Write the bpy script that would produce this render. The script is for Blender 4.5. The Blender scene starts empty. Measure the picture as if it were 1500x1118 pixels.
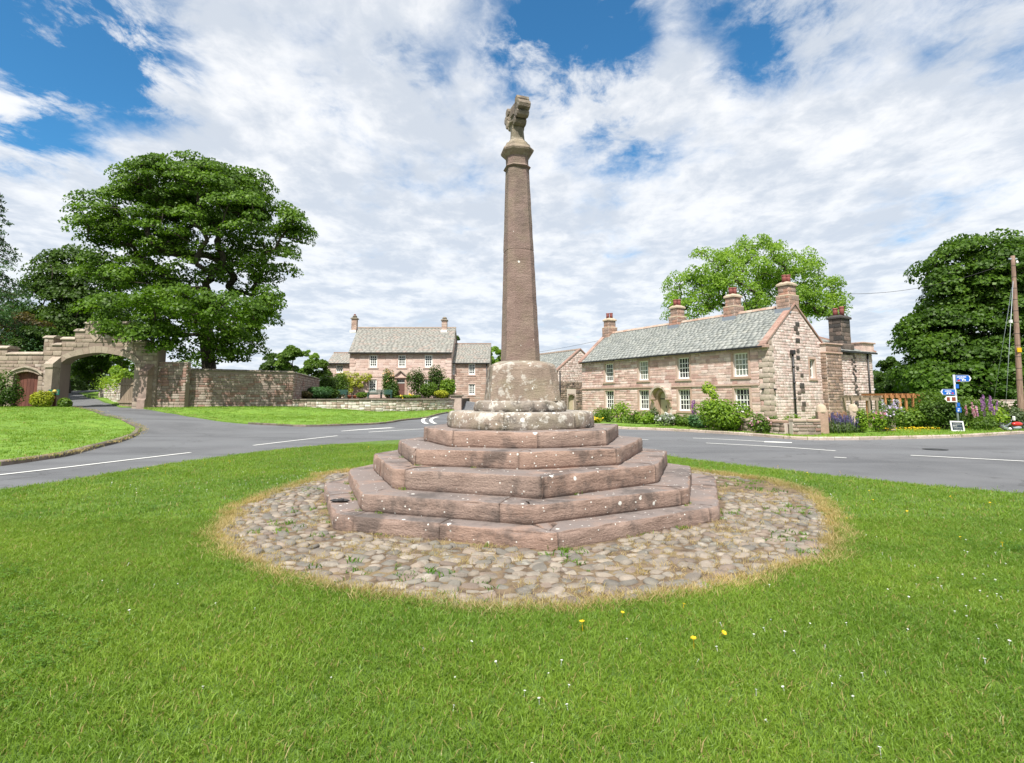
import bpy, bmesh, math, random, numpy as np
from mathutils import Vector, Matrix, noise, geometry
random.seed(7); rng = np.random.default_rng(7)
R = math.radians
SC = bpy.context.scene; COL = SC.collection

# ------------------------------------------------------------ camera, sky, sun
FPX, HORIZON, EYE = 800.0, 583.0, 1.6            # focal length in 1500-px photo pixels, horizon row
PITCH = math.atan((HORIZON - 499.0) / FPX)
cam = bpy.data.cameras.new('camera'); camo = bpy.data.objects.new('camera', cam); COL.objects.link(camo)
cam.sensor_width = 36; cam.lens = 36 * FPX / 1500; cam.shift_y = -60 / 1500; cam.clip_end = 3000; cam.clip_start = .05
camo.location = (0, 0, EYE); camo.rotation_euler = (math.pi / 2 + PITCH, 0, 0)
SC.camera = camo
SUN = Vector((-.25, -.97, 0)).normalized() * math.cos(R(56)) + Vector((0, 0, math.sin(R(56))))
w = bpy.data.worlds.new('World'); SC.world = w; w.use_nodes = True
sun = bpy.data.lights.new('sun', 'SUN'); suno = bpy.data.objects.new('sun', sun); COL.objects.link(suno)
sun.energy = 4.9; sun.angle = R(.55); sun.color = (1, .95, .87)
suno.rotation_euler = SUN.to_track_quat('Z', 'Y').to_euler(); suno.location = (0, -20, 60)
vs = SC.view_settings; vs.view_transform = 'Standard'; vs.look = 'None'; vs.gamma = 1; vs.use_curve_mapping = False
vs.exposure = 0.62
SC.cycles.use_denoising = True
SC.cycles.max_bounces = 6; SC.cycles.transparent_max_bounces = 6

_c, _s = math.cos(PITCH), math.sin(PITCH)
def ray(px, py):
    a = (px - 750) / FPX; b = (499 - py) / FPX
    return Vector((a, _c - b * _s, _s + b * _c))
def at(px, py, Y):                                # the point seen at a photo pixel, at world distance Y
    d = ray(px, py); return Vector((0, 0, EYE)) + d * (Y / d.y)
def atz(px, py, z):
    d = ray(px, py); return Vector((0, 0, EYE)) + d * ((z - EYE) / d.z)

# ---- node helper
class NT:
    def __init__(s, tree): s.t = tree; s.t.nodes.clear()
    def __call__(s, typ, out=0, props=None, **inp):
        n = s.t.nodes.new(typ)
        for k, v in (props or {}).items(): setattr(n, k, v)
        for k, v in inp.items():
            i = n.inputs[int(k[1:])] if k[0] == 'i' and k[1:].isdigit() else n.inputs[k.replace('_', ' ')]
            if isinstance(v, bpy.types.NodeSocket): s.t.links.new(v, i)
            else: i.default_value = (*v, 1) if isinstance(v, tuple) and len(v) == 3 and i.type == 'RGBA' else v
        return n.outputs[out]
    def m(s, op, a, b=0.0, c=0.0, clamp=False):
        return s('ShaderNodeMath', props={'operation': op, 'use_clamp': clamp}, i0=a, i1=b, i2=c)
    def vm(s, op, a, b=(0, 0, 0)):
        return s('ShaderNodeVectorMath', props={'operation': op}, i0=a, i1=b)
    def dot(s, a, b):
        return s('ShaderNodeVectorMath', out=1, props={'operation': 'DOT_PRODUCT'}, i0=a, i1=b)
    def mix(s, f, a, b, mode='MIX'):
        n = s.t.nodes.new('ShaderNodeMix'); n.data_type = 'RGBA'; n.blend_type = mode
        for i, v in ((0, f), (6, a), (7, b)):
            if isinstance(v, bpy.types.NodeSocket): s.t.links.new(v, n.inputs[i])
            else: n.inputs[i].default_value = (*v, 1) if isinstance(v, tuple) else v
        return n.outputs[2]
    def ramp(s, f, stops, const=False):
        n = s.t.nodes.new('ShaderNodeValToRGB'); e = n.color_ramp
        if const: e.interpolation = 'CONSTANT'
        while len(e.elements) < len(stops): e.elements.new(.5)
        for el, (p, c) in zip(e.elements, stops):
            el.position = p; el.color = (*c, 1) if isinstance(c, tuple) else (c, c, c, 1)
        s.t.links.new(f, n.inputs[0]); return n.outputs[0]
    def rng(s, v, a, b, c=0.0, d=1.0):
        return s('ShaderNodeMapRange', props={'interpolation_type': 'SMOOTHSTEP'}, Value=v, i1=a, i2=b, i3=c, i4=d)
    def noise(s, scale, detail=4, rough=.55, vec=None, dist=0.0, out=0):
        kw = dict(Scale=scale, Detail=detail, Roughness=rough, Distortion=dist)
        if vec is not None: kw['Vector'] = vec
        return s('ShaderNodeTexNoise', out=out, **kw)
    def pos(s): return s('ShaderNodeNewGeometry', out=0)
    def scaled(s, v, sc): return s.vm('MULTIPLY', v, sc)
    def rnd(s):                                    # one random value per piece, joined or single
        isl = s('ShaderNodeNewGeometry', out=8); ob = s('ShaderNodeObjectInfo', out=5)
        return s.m('FRACT', s.m('ADD', isl, s.m('MULTIPLY', ob, 7.31)))

# ---- sky: Nishita blue behind a broken layer of cloud
N = NT(w.node_tree)
sky = N('ShaderNodeTexSky', props=dict(sky_type='NISHITA', sun_disc=False, sun_elevation=R(56), sun_rotation=math.atan2(SUN.x, SUN.y),
        air_density=1.0, dust_density=.3, ozone_density=3.0))
gen = N('ShaderNodeTexCoord', out=0)
nrm = N.vm('NORMALIZE', gen)
sep = w.node_tree.nodes.new('ShaderNodeSeparateXYZ'); w.node_tree.links.new(nrm, sep.inputs[0])
zz = N.m('ADD', N.m('MAXIMUM', sep.outputs[2], 0.0), .11)
comb = w.node_tree.nodes.new('ShaderNodeCombineXYZ')
for i in (0, 1): w.node_tree.links.new(N.m('DIVIDE', sep.outputs[i], zz), comb.inputs[i])
uv = comb.outputs[0]
uvs = N.vm('ADD', N.vm('MULTIPLY', uv, (1.0, .8, 1)), (3.3, 8.1, 0))
warp = N.scaled(N.vm('SUBTRACT', N.noise(2.4, 4, .6, uvs, 0, out=1), (.5, .5, .5)), (.13, .13, 0))
uvw = N.vm('ADD', uvs, warp)
n1 = N.noise(1.7, 10, .60, uvw, .15)
n2 = N.noise(7.5, 8, .62, N.vm('ADD', uvw, (5, 2, 0)), .1)
dens = N.m('ADD', N.m('MULTIPLY', n1, .88), N.m('MULTIPLY', n2, .34))
gaps = None
for (px, py, rad, amt) in ((10, 50, 13, .17), (110, 70, 7, .10), (0, 165, 5, .04), (180, 30, 9, .10), (720, 0, 7, .14), (850, 80, 9, .20), (765, 110, 6, .12), (935, 185, 6.5, .14),
                           (1110, 40, 8, .16), (1200, 10, 7, .1), (600, 95, 6, .12), (480, 165, 5, .09), (30, 185, 6, .10), (900, 30, 7, .1), (1480, 30, 7, .10), (225, 110, 6, .1), (880, 230, 5, .06)):
    d = N.dot(nrm, tuple(ray(px, py).normalized()))
    g = N.m('MULTIPLY', N.rng(d, math.cos(R(rad)), 1.0), amt)
    gaps = g if gaps is None else N.m('ADD', gaps, g)
gaps = N.m('MULTIPLY', N.m('MULTIPLY', gaps, .78), N.rng(N.noise(4.2, 9, .66, N.vm('ADD', uvw, (2.2, 6.1, 0)), .2), .33, .64, .1, 1.55))
dens = N.m('SUBTRACT', dens, gaps)
lowz = N.rng(sep.outputs[2], .02, .5, .14, 0.0)
cover = N.rng(N.m('ADD', dens, lowz), .33, .62)
puff = N.m('ADD', N.noise(2.6, 9, .62, N.vm('ADD', uvw, (1.7, 4.2, 0)), .1), N.m('MULTIPLY', n2, .55))
thick = N.rng(puff, .62, .92)
low = N.rng(sep.outputs[2], .0, .5)
white = N.mix(thick, (10.5, 10.6, 10.8), (7.0, 7.6, 8.5))
white = N.mix(low, N.mix(thick, (9.7, 10.1, 10.6), (6.9, 7.7, 8.9)), white)
blue = N.mix(1.0, sky, (.62, 1.45, 1.75), 'MULTIPLY')
skyc = N.mix(N.m('MULTIPLY', cover, .97), blue, white)
up = N.rng(sep.outputs[2], -.02, .02)
skyc = N.mix(up, (1.2, 1.5, .9), skyc)
bg = N('ShaderNodeBackground', Color=skyc, Strength=.064)
_o = w.node_tree.nodes.new('ShaderNodeOutputWorld'); w.node_tree.links.new(bg, _o.inputs[0])

# ------------------------------------------------------------ helpers: objects
def tag(o, label=None, cat=None, group=None, kind=None):
    if label: o['label'] = label
    if cat: o['category'] = cat
    if group: o['group'] = group
    if kind: o['kind'] = kind
    return o
def thing(name, label, cat, loc=(0, 0, 0), rz=0.0, group=None):
    o = bpy.data.objects.new(name, None); COL.objects.link(o); o.location = loc; o.rotation_euler.z = rz
    o.empty_display_size = .3
    return tag(o, label, cat, group)
def link(name, me, parent=None, mat=None):
    o = bpy.data.objects.new(name, me); COL.objects.link(o); o.parent = parent
    if mat is not None: me.materials.clear(); me.materials.append(mat)
    return o
def copy_tree(o, parent=None):
    c = o.copy(); COL.objects.link(c); c.parent = parent
    for ch in list(o.children): copy_tree(ch, c)
    return c
def mesh_np(name, V, Fc, smooth=False):
    """V (n,3), Fc (m,k) all faces with k corners"""
    me = bpy.data.meshes.new(name); V = np.asarray(V, np.float32); Fc = np.asarray(Fc, np.int32); m, k = Fc.shape
    me.vertices.add(len(V)); me.vertices.foreach_set('co', V.ravel())
    me.loops.add(m * k); me.loops.foreach_set('vertex_index', Fc.ravel())
    me.polygons.add(m); me.polygons.foreach_set('loop_start', np.arange(0, m * k, k, dtype=np.int32))
    if smooth: me.polygons.foreach_set('use_smooth', np.ones(m, bool))
    me.update(calc_edges=True); return me

class MB:
    """collects shapes and links them as ONE mesh"""
    def __init__(s): s.v = []; s.f = []; s.sm = []
    def add(s, vs, fs, smooth=False):
        o = len(s.v); s.v += [tuple(v) for v in vs]; s.f += [tuple(i + o for i in f) for f in fs]; s.sm += [smooth] * len(fs); return s
    def box(s, x0, x1, y0, y1, z0, z1, M=None, ch=0.0):
        if ch:
            bm = bmesh.new(); bmesh.ops.create_cube(bm, size=1)
            for v in bm.verts: v.co = Vector(((x0 + x1) / 2 + v.co.x * (x1 - x0), (y0 + y1) / 2 + v.co.y * (y1 - y0), (z0 + z1) / 2 + v.co.z * (z1 - z0)))
            bmesh.ops.bevel(bm, geom=bm.edges[:], offset=ch, segments=1, affect='EDGES')
            bm.verts.index_update(); vs = [M @ v.co if M else v.co.copy() for v in bm.verts]; fs = [[v.index for v in f.verts] for f in bm.faces]; bm.free()
            return s.add(vs, fs)
        vs = [Vector(p) for p in ((x0, y0, z0), (x1, y0, z0), (x1, y1, z0), (x0, y1, z0), (x0, y0, z1), (x1, y0, z1), (x1, y1, z1), (x0, y1, z1))]
        if M: vs = [M @ v for v in vs]
        return s.add(vs, [(0, 3, 2, 1), (4, 5, 6, 7), (0, 1, 5, 4), (1, 2, 6, 5), (2, 3, 7, 6), (3, 0, 4, 7)])
    def prism(s, poly, z0, z1, M=None):
        n = len(poly); vs = [Vector((x, y, z0)) for x, y in poly] + [Vector((x, y, z1)) for x, y in poly]
        if M: vs = [M @ v for v in vs]
        return s.add(vs, [tuple(range(n))[::-1], tuple(range(n, 2 * n))] + [(i, (i + 1) % n, n + (i + 1) % n, n + i) for i in range(n)])
    def prismy(s, poly, y0, y1, M=None):          # outline in x,z pushed along y
        n = len(poly); vs = [Vector((x, y0, z)) for x, z in poly] + [Vector((x, y1, z)) for x, z in poly]
        if M: vs = [M @ v for v in vs]
        tri = geometry.tessellate_polygon([[Vector((x, z, 0)) for x, z in poly]])
        return s.add(vs, [t for t in tri] + [tuple(i + n for i in reversed(t)) for t in tri] + [(i, (i + 1) % n, n + (i + 1) % n, n + i) for i in range(n)])
    def bar(s, p, q, w_, h_=None):
        p, q = Vector(p), Vector(q); d = q - p; L = d.length
        X = d.normalized(); up = Vector((0, 0, 1)) if abs(X.z) < .95 else Vector((0, 1, 0)); Y = up.cross(X).normalized(); Z = X.cross(Y)
        M = Matrix((X, Y, Z)).transposed().to_4x4(); M.translation = p; h_ = h_ or w_
        return s.box(0, L, -w_ / 2, w_ / 2, -h_ / 2, h_ / 2, M)
    def tube(s, pts, rad, n=6, cap=True, smooth=True):
        pts = [Vector(p) for p in pts]; rad = rad if hasattr(rad, '__len__') else [rad] * len(pts); vs = []; fs = []
        for i, p in enumerate(pts):
            t = (pts[min(i + 1, len(pts) - 1)] - pts[max(i - 1, 0)]).normalized()
            a = t.cross(Vector((0, 0, 1)) if abs(t.z) < .9 else Vector((1, 0, 0))).normalized(); b = t.cross(a)
            for k in range(n):
                th = 2 * math.pi * k / n; vs.append(p + (a * math.cos(th) + b * math.sin(th)) * rad[i])
        for i in range(len(pts) - 1):
            for k in range(n): fs.append((i * n + k, i * n + (k + 1) % n, (i + 1) * n + (k + 1) % n, (i + 1) * n + k))
        s.add(vs, fs, smooth)
        if cap: o = len(s.v) - len(vs); s.f += [tuple(o + k for k in range(n))[::-1], tuple(o + (len(pts) - 1) * n + k for k in range(n))]; s.sm += [False, False]
        return s
    def lathe(s, prof, n=12, c=(0, 0, 0), smooth=True):
        c = Vector(c); vs = [c + Vector((r * math.cos(2 * math.pi * k / n), r * math.sin(2 * math.pi * k / n), z)) for r, z in prof for k in range(n)]
        fs = [(i * n + k, i * n + (k + 1) % n, (i + 1) * n + (k + 1) % n, (i + 1) * n + k) for i in range(len(prof) - 1) for k in range(n)]
        s.add(vs, fs, smooth)
        o = len(s.v) - len(vs); s.f += [tuple(o + k for k in range(n))[::-1], tuple(o + (len(prof) - 1) * n + k for k in range(n))]; s.sm += [False, False]
        return s
    def blob(s, c, r, seed=0, sub=2, amp=.15):
        bm = bmesh.new(); bmesh.ops.create_icosphere(bm, subdivisions=sub, radius=1); bm.verts.index_update()
        r = r if hasattr(r, '__len__') else (r, r, r)
        vs = []
        for v in bm.verts:
            k = 1 + amp * noise.noise(v.co * 1.7 + Vector((seed * 3.1, seed, 0)))
            vs.append(Vector(c) + Vector((v.co.x * r[0], v.co.y * r[1], v.co.z * r[2])) * k)
        fs = [[v.index for v in f.verts] for f in bm.faces]; bm.free(); return s.add(vs, fs, True)
    def mesh(s, name):
        me = bpy.data.meshes.new(name); me.from_pydata(s.v, [], s.f)
        me.polygons.foreach_set('use_smooth', s.sm); me.update(); return me
    def build(s, name, mat, parent=None): return link(name, s.mesh(name), parent, mat)
def frame(o, ux, n):                               # panel frame: x along wall, y INTO the wall (-y = outward n), z up
    ux = Vector(ux).normalized(); n = Vector(n).normalized(); uz = ux.cross(-n)
    M = Matrix((ux, -n, Vector((0, 0, 1)))).transposed().to_4x4(); M.translation = Vector(o); return M

# ------------------------------------------------------------ materials
def mat(name, fn):
    m = bpy.data.materials.new(name); m.use_nodes = True; n = NT(m.node_tree); sh = fn(n)
    o = m.node_tree.nodes.new('ShaderNodeOutputMaterial'); m.node_tree.links.new(sh, o.inputs[0]); return m
def pbr(n, col, rough=.85, bump=None, bd=.02, **kw):
    args = dict(Base_Color=col, Roughness=rough, **kw)
    if bump is not None: args['Normal'] = n('ShaderNodeBump', Height=bump, Distance=bd, Strength=1.0)
    return n('ShaderNodeBsdfPrincipled', **args)
def plain(name, col, rough=.6, var=.12, scale=6, **kw):
    return mat(name, lambda n: pbr(n, n.mix(n.noise(scale, 5), tuple(c * (1 - var) for c in col), tuple(min(1, c * (1 + var)) for c in col)), rough, **kw))
def pal(n, cols): return [(i / len(cols), c) for i, c in enumerate(cols)]
def stone(name, cols, sc=4.0, vary=.35, rough=.9, bd=.02, dark=0.0, lich=0.0, objspace=False):
    def fn(n):
        P = n.pos(); r = n.rnd(); base = n.ramp(r, pal(n, cols), True)
        nz = n.noise(sc, 6, .65, P); base = n.mix(1.0, base, n.ramp(nz, [(.25, 1 - vary), (.75, 1 + vary)]), 'MULTIPLY')
        if dark: base = n.mix(n.m('MULTIPLY', n.rng(n.noise(1.3, 5, .6, P), .52, .7), dark), base, (.05, .043, .04))
        if lich: base = n.mix(n.m('MULTIPLY', n.rng(n.noise(5, 6, .7, n.vm('ADD', P, (9, 3, 1))), .58, .68), lich), base, (.55, .53, .46))
        return pbr(n, base, rough, n.noise(sc * 6, 5, .65, P), bd)
    return mat(name, fn)

# the cross: red sandstone with bedding lines, weathered grey tops, white lichen spots, black algae
def sandstone(name, a, b, top, spots=.1, black=.5, green=0.0, bed=1.0, patch=0.0):
    def fn(n):
        P = n.pos(); ob = n.rnd()
        Pw = n.vm('ADD', P, n.scaled(n('ShaderNodeTexNoise', out=1, Vector=P, Scale=2.0, Detail=2.0), (.08, .08, .08)))
        bedding = n.noise(1.0, 6, .7, n.scaled(Pw, (3.2, 3.2, 17)))
        blot = n.noise(3.0, 6, .62, P); fine = n.noise(42, 4, .7, P)
        c = n.mix(n.rng(blot, .3, .7), a, b)
        c = n.mix(1.0, c, n.ramp(ob, [(0, (.86, .9, .93)), (1, (1.1, 1.04, 1.0))]), 'MULTIPLY')
        c = n.mix(n.m('MULTIPLY', n.rng(bedding, .52, .72), .26 * bed), c, tuple(x * .52 for x in a))
        c = n.mix(n.m('MULTIPLY', n.rng(fine, .46, .7), .4), c, tuple(min(1, x * 1.4) for x in b))
        nz = n('ShaderNodeSeparateXYZ', out=2, Vector=n('ShaderNodeNewGeometry', out=1))
        tp = n.m('MULTIPLY', n.rng(nz, .6, .95), n.rng(n.noise(2.1, 5, .65, n.vm('ADD', P, (3, 1, 7))), .30, .55))
        c = n.mix(n.m('MULTIPLY', tp, .85), c, top)
        # paler rubbed arrises and scuffs
        bl = n.rng(n.m('ADD', n.noise(1.5, 6, .66, n.vm('ADD', P, (11, 5, 2))), n.m('MULTIPLY', fine, .12)), .56, .69)
        c = n.mix(n.m('MULTIPLY', bl, black), c, (.045, .04, .038))
        if green: c = n.mix(n.m('MULTIPLY', n.rng(n.noise(2.4, 5, .6, n.vm('ADD', P, (1, 8, 2))), .42, .66), green), c, (.26, .235, .15))
        if patch: c = n.mix(n.m('MULTIPLY', n.rng(n.noise(7, 6, .66, n.vm('ADD', P, (2, 2, 4))), .53, .62), patch), c, (.55, .52, .47))
        v = n('ShaderNodeTexVoronoi', out=0, props={'feature': 'F1'}, Vector=n.vm('ADD', P, n.scaled(n('ShaderNodeTexNoise', out=1, Vector=P, Scale=30.0), (.02, .02, .02))), Scale=6.0)
        vc = n('ShaderNodeSeparateXYZ', out=0, Vector=n('ShaderNodeTexVoronoi', out=1, Vector=P, Scale=6.0))
        sp = n.m('MULTIPLY', n.m('LESS_THAN', v, n.m('MULTIPLY', vc, .20)), n.m('GREATER_THAN', n.m('FRACT', n.m('MULTIPLY', vc, 7.77)), 1 - spots * 3))
        v2 = n('ShaderNodeTexVoronoi', out=0, Vector=P, Scale=19.0)
        vc2 = n('ShaderNodeSeparateXYZ', out=1, Vector=n('ShaderNodeTexVoronoi', out=1, Vector=P, Scale=19.0))
        sp2 = n.m('MULTIPLY', n.m('LESS_THAN', v2, .19), n.m('GREATER_THAN', vc2, 1 - spots))
        c = n.mix(n.m('MAXIMUM', sp, sp2), c, (.66, .65, .61))
        h = n.m('ADD', n.m('ADD', n.m('MULTIPLY', bedding, 1.1 * bed), n.m('MULTIPLY', fine, .5)), n.m('MULTIPLY', blot, .5))
        return pbr(n, c, .92, h, .028)
    return mat(name, fn)
M_step = sandstone('step_sandstone', (.225, .156, .126), (.31, .222, .182), (.185, .16, .152), .13, .62, 0, .8)
M_upper = sandstone('lichened_stone', (.22, .175, .145), (.29, .245, .205), (.31, .28, .25), .5, .85, .35, .4, .8)
M_block = sandstone('mossy_block_stone', (.175, .138, .112), (.255, .205, .168), (.26, .235, .19), .1, .75, .4, .5, .6)
M_shaft = sandstone('shaft_sandstone', (.185, .125, .105), (.245, .174, .149), (.33, .28, .2), .012, .25, .25, .4)
M_head = sandstone('cross_head_stone', (.20, .16, .125), (.28, .22, .175), (.27, .23, .17), .02, .7, .4, .2, .2)
PINK = [(0.52, 0.363, 0.313), (0.578, 0.426, 0.37), (0.466, 0.309, 0.269), (0.618, 0.479, 0.428), (0.508, 0.386, 0.346), (0.427, 0.272, 0.236), (0.559, 0.398, 0.345), (0.647, 0.518, 0.469), (0.495, 0.344, 0.301), (0.547, 0.439, 0.398)]
PALE = [(0.549, 0.436, 0.394), (0.593, 0.488, 0.447), (0.519, 0.397, 0.357), (0.617, 0.526, 0.486), (0.49, 0.364, 0.325), (0.566, 0.465, 0.425), (0.538, 0.45, 0.416)]
M_house = stone('pink_house_stone', PINK, 3, .3)
M_gable = stone('pale_gable_stone', PALE, 3, .3, dark=.12)
M_soot = stone('sooty_stone', [(.12, .095, .08), (.05, .045, .042), (.08, .065, .055), (.16, .12, .10)], 5, .35)
M_mortar = plain('lime_mortar', (.56, .47, .42), .95, .10, 8)
M_mid = stone('smooth_pink_ashlar', [(.54, .405, .35), (.57, .435, .38), (.51, .375, .325), (.56, .43, .385), (.50, .355, .305), (.59, .47, .415)], 2, .12)
M_midm = plain('ashlar_joint', (.50, .385, .335), .95, .1, 5)
M_wing = stone('brown_wing_stone', [(.41, .30, .245), (.37, .255, .205), (.45, .34, .285), (.34, .235, .19), (.41, .325, .28)], 3, .25)
M_wall = stone('boundary_wall_stone', [(.27, .20, .165), (.24, .165, .135), (.30, .24, .20), (.22, .17, .145), (.28, .22, .185), (.25, .15, .12), (.32, .265, .225)], 3, .3, dark=.35)
M_gate = stone('gateway_stone', [(0.292, 0.232, 0.185), (0.258, 0.198, 0.155), (0.318, 0.258, 0.206), (0.275, 0.219, 0.176), (0.241, 0.181, 0.146), (0.344, 0.288, 0.245)], 3, .25, dark=.2)
M_ash = stone('gateway_ashlar', [(0.292, 0.241, 0.189), (0.267, 0.211, 0.168), (0.31, 0.254, 0.202)], 3, .22, dark=.2)
M_wmort = plain('dark_wall_mortar', (.22, .17, .14), .95, .2, 6)
M_terr = stone('pale_terrace_stone', [(.52, .46, .40), (.60, .55, .48), (.44, .36, .30), (.55, .48, .42), (.38, .29, .235), (.62, .58, .53)], 3, .3, dark=.35)
M_cope = stone('mossy_coping', [(.16, .135, .105), (.20, .17, .13), (.13, .115, .085)], 4, .35)
M_gcope = stone('gate_coping', [(.38, .32, .26), (.33, .275, .22)], 4, .3, dark=.45)
M_trim = stone('dressed_pink_trim', [(.44, .31, .25), (.47, .34, .28), (.41, .28, .22)], 4, .15)
M_quoin = stone('grey_buff_quoin', [(.42, .35, .29), (.38, .32, .26), (.46, .38, .32), (.36, .28, .23)], 3, .25)
M_vcope = stone('red_verge_stone', [(.32, .195, .155), (.28, .175, .14), (.36, .24, .195)], 4, .25, lich=.6)
M_ridge = stone('ridge_stone', [(.38, .28, .22), (.42, .33, .27), (.34, .23, .175)], 4, .25)
M_stack = stone('chimney_stone', [(.33, .22, .17), (.36, .20, .145), (.30, .215, .175), (.26, .19, .155), (.37, .24, .18)], 4, .3, dark=.3)
M_cap = stone('chimney_cap', [(.46, .37, .27), (.42, .34, .25)], 5, .25, dark=.2)
M_pot = plain('red_clay_pot', (.24, .07, .06), .6, .25, 8)
def slatefn(cols, lich):
    def fn(n):
        P = n.pos(); c = n.ramp(n.rnd(), pal(n, cols), True)
        c = n.mix(1.0, c, n.ramp(n.noise(9, 5, .6, P), [(.3, .8), (.7, 1.18)]), 'MULTIPLY')
        c = n.mix(n.m('MULTIPLY', n.rng(n.noise(2.2, 6, .65, P), .5, .68), lich), c, (.40, .39, .32))
        return pbr(n, c, .75, n.noise(30, 3, .6, P), .008)
    return fn
M_slate = mat('green_slate', slatefn([(.235, .25, .235), (.26, .275, .26), (.218, .232, .22), (.28, .295, .276), (.245, .26, .248), (.295, .305, .288)], .3))
M_slate2 = mat('grey_stone_slate', slatefn([(.27, .268, .245), (.295, .29, .265), (.25, .245, .225), (.30, .285, .26), (.275, .272, .25), (.315, .27, .24)], .3))
M_lead = plain('lead_flashing', (.22, .25, .29), .5)
M_white = plain('white_window_paint', (.80, .80, .77), .45, .04)
M_iron = plain('black_iron', (.016, .016, .018), .45)
M_cream = plain('cream_door_paint', (.50, .42, .31), .55)
M_brown = plain('brown_door_paint', (.145, .07, .055), .5)
def woodfn(a, b, sc=(14, 14, 1.2)):
    def fn(n):
        g = n.noise(3, 6, .6, n.scaled(n('ShaderNodeTexCoord', out=3), sc))
        c = n.mix(1.0, n.mix(n.rng(g, .3, .7), a, b), n.ramp(n.rnd(), [(0, .8), (1, 1.15)]), 'MULTIPLY')
        return pbr(n, c, .8, g, .006)
    return fn
M_red = mat('red_brown_planks', woodfn((.085, .026, .018), (.15, .05, .035)))
M_orange = mat('orange_timber', woodfn((.36, .15, .055), (.50, .24, .10)))
M_greyw = mat('weathered_timber', woodfn((.20, .15, .105), (.33, .26, .19)))
M_rusty = mat('rusty_pickets', woodfn((.20, .09, .05), (.36, .20, .12)))
M_pole = mat('pole_timber', woodfn((.20, .125, .09), (.36, .24, .18), (9, 9, .7)))
M_glass = mat('window_glass', lambda n: pbr(n, n.ramp(n.rnd(), pal(n, [(.015, .018, .02), (.03, .036, .036), (.05, .062, .056), (.012, .014, .016), (.075, .085, .075)]), True), .06, Specular_IOR_Level=.6))
M_curtain = mat('pale_window_glass', lambda n: pbr(n, n.ramp(n.rnd(), pal(n, [(.22, .24, .19), (.30, .30, .24), (.16, .19, .16), (.26, .26, .21)]), True), .08, Specular_IOR_Level=.6))
M_blue = plain('blue_sign', (.008, .11, .46), .4, .04)
M_swhite = plain('white_sign', (.75, .75, .73), .45, .03)
M_sbrown = plain('brown_sign', (.20, .045, .025), .45, .05)
M_sred = plain('red_mark', (.55, .03, .03), .5, .05)
M_metal = plain('galvanised_post', (.36, .40, .44), .45, .1, Metallic=.3)
M_sgreen = plain('green_sign', (.012, .10, .065), .5, .08)
M_slateb = plain('dark_notice', (.03, .045, .06), .7, .1, Specular_IOR_Level=.2)
M_black = plain('black_rubber', (.02, .02, .022), .7)
M_mred = plain('red_motorbike_paint', (.55, .025, .02), .3, .05)
M_gold = plain('gilt_ornament', (.5, .38, .08), .5)
M_tgreen = plain('green_garden_furniture', (.03, .09, .075), .6)
M_terra = plain('terracotta', (.42, .12, .06), .7)

def leafmat(name, dark, light, young=None, trans=.35, rough=.5):
    def fn(n):
        P = n.pos(); r = n.rnd(); cl = n.noise(.35, 3, .5, P)
        f = n.m('ADD', n.m('MULTIPLY', r, .6), n.m('MULTIPLY', n.rng(cl, .35, .65), .4))
        c = n.ramp(f, [(0, dark), (.75, light), (1, young or light)])
        b = pbr(n, c, rough, Specular_IOR_Level=.3)
        t = n('ShaderNodeBsdfTranslucent', Color=n.mix(1.0, c, (1.25, 1.35, .5), 'MULTIPLY'))
        return n('ShaderNodeMixShader', i0=trans, i1=b, i2=t)
    return mat(name, fn)
L_syc = leafmat('sycamore_leaf', (.040, .085, .008), (.105, .20, .014), (.17, .285, .022), .4)
L_dark = leafmat('dark_leaf', (.030, .064, .010), (.070, .132, .016), (.11, .19, .026), .4)
L_deep = leafmat('deep_sycamore_leaf', (.030, .070, .008), (.080, .160, .014), (.13, .225, .022), .4)
L_ash = leafmat('ash_leaf', (.15, .25, .04), (.27, .41, .06), (.34, .47, .08), .55)
L_con = leafmat('conifer_needle', (.035, .085, .035), (.075, .15, .055))
L_mid = leafmat('hedge_leaf', (.055, .105, .014), (.12, .21, .024), (.20, .29, .036), .4)
L_lime = leafmat('lime_leaf', (.10, .19, .015), (.22, .34, .025), (.34, .40, .03))
L_yel = leafmat('yellow_leaf', (.20, .24, .02), (.40, .42, .03), (.55, .48, .05))
L_grey = leafmat('grey_green_leaf', (.07, .10, .05), (.14, .19, .09), (.2, .24, .13))
L_bronze = leafmat('bronze_leaf', (.06, .05, .02), (.12, .10, .03), (.2, .18, .05))
L_iris = leafmat('strap_leaf', (.03, .09, .03), (.07, .16, .05))
M_bark = mat('bark', lambda n: pbr(n, n.mix(n.noise(5, 6, .65, n.scaled(n.pos(), (3, 3, .8))), (.022, .018, .013), (.085, .068, .05)), .95, n.noise(12, 5, .6, n.scaled(n.pos(), (3, 3, .8))), .03))
def petal(name, cols): return mat(name, lambda n: n('ShaderNodeMixShader', i0=.3, i1=pbr(n, n.ramp(n.rnd(), pal(n, cols), True), .6), i2=n('ShaderNodeBsdfTranslucent', Color=(*cols[0], 1))))
P_white = petal('white_petal', [(.8, .8, .78), (.7, .72, .7)])
P_pink = petal('pink_petal', [(.68, .34, .42), (.74, .5, .56), (.55, .2, .3)])
P_purple = petal('purple_petal', [(.36, .17, .38), (.46, .26, .46), (.28, .11, .32)])
P_lav = petal('lavender_petal', [(.15, .12, .30), (.2, .17, .36), (.11, .09, .24)])
P_lilac = petal('lilac_petal', [(.55, .45, .68), (.65, .58, .75)])
P_yel = petal('yellow_petal', [(.85, .60, .015), (.8, .5, .01)])
P_cream = petal('cream_petal', [(.75, .55, .30), (.8, .65, .45), (.7, .4, .25)])

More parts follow.
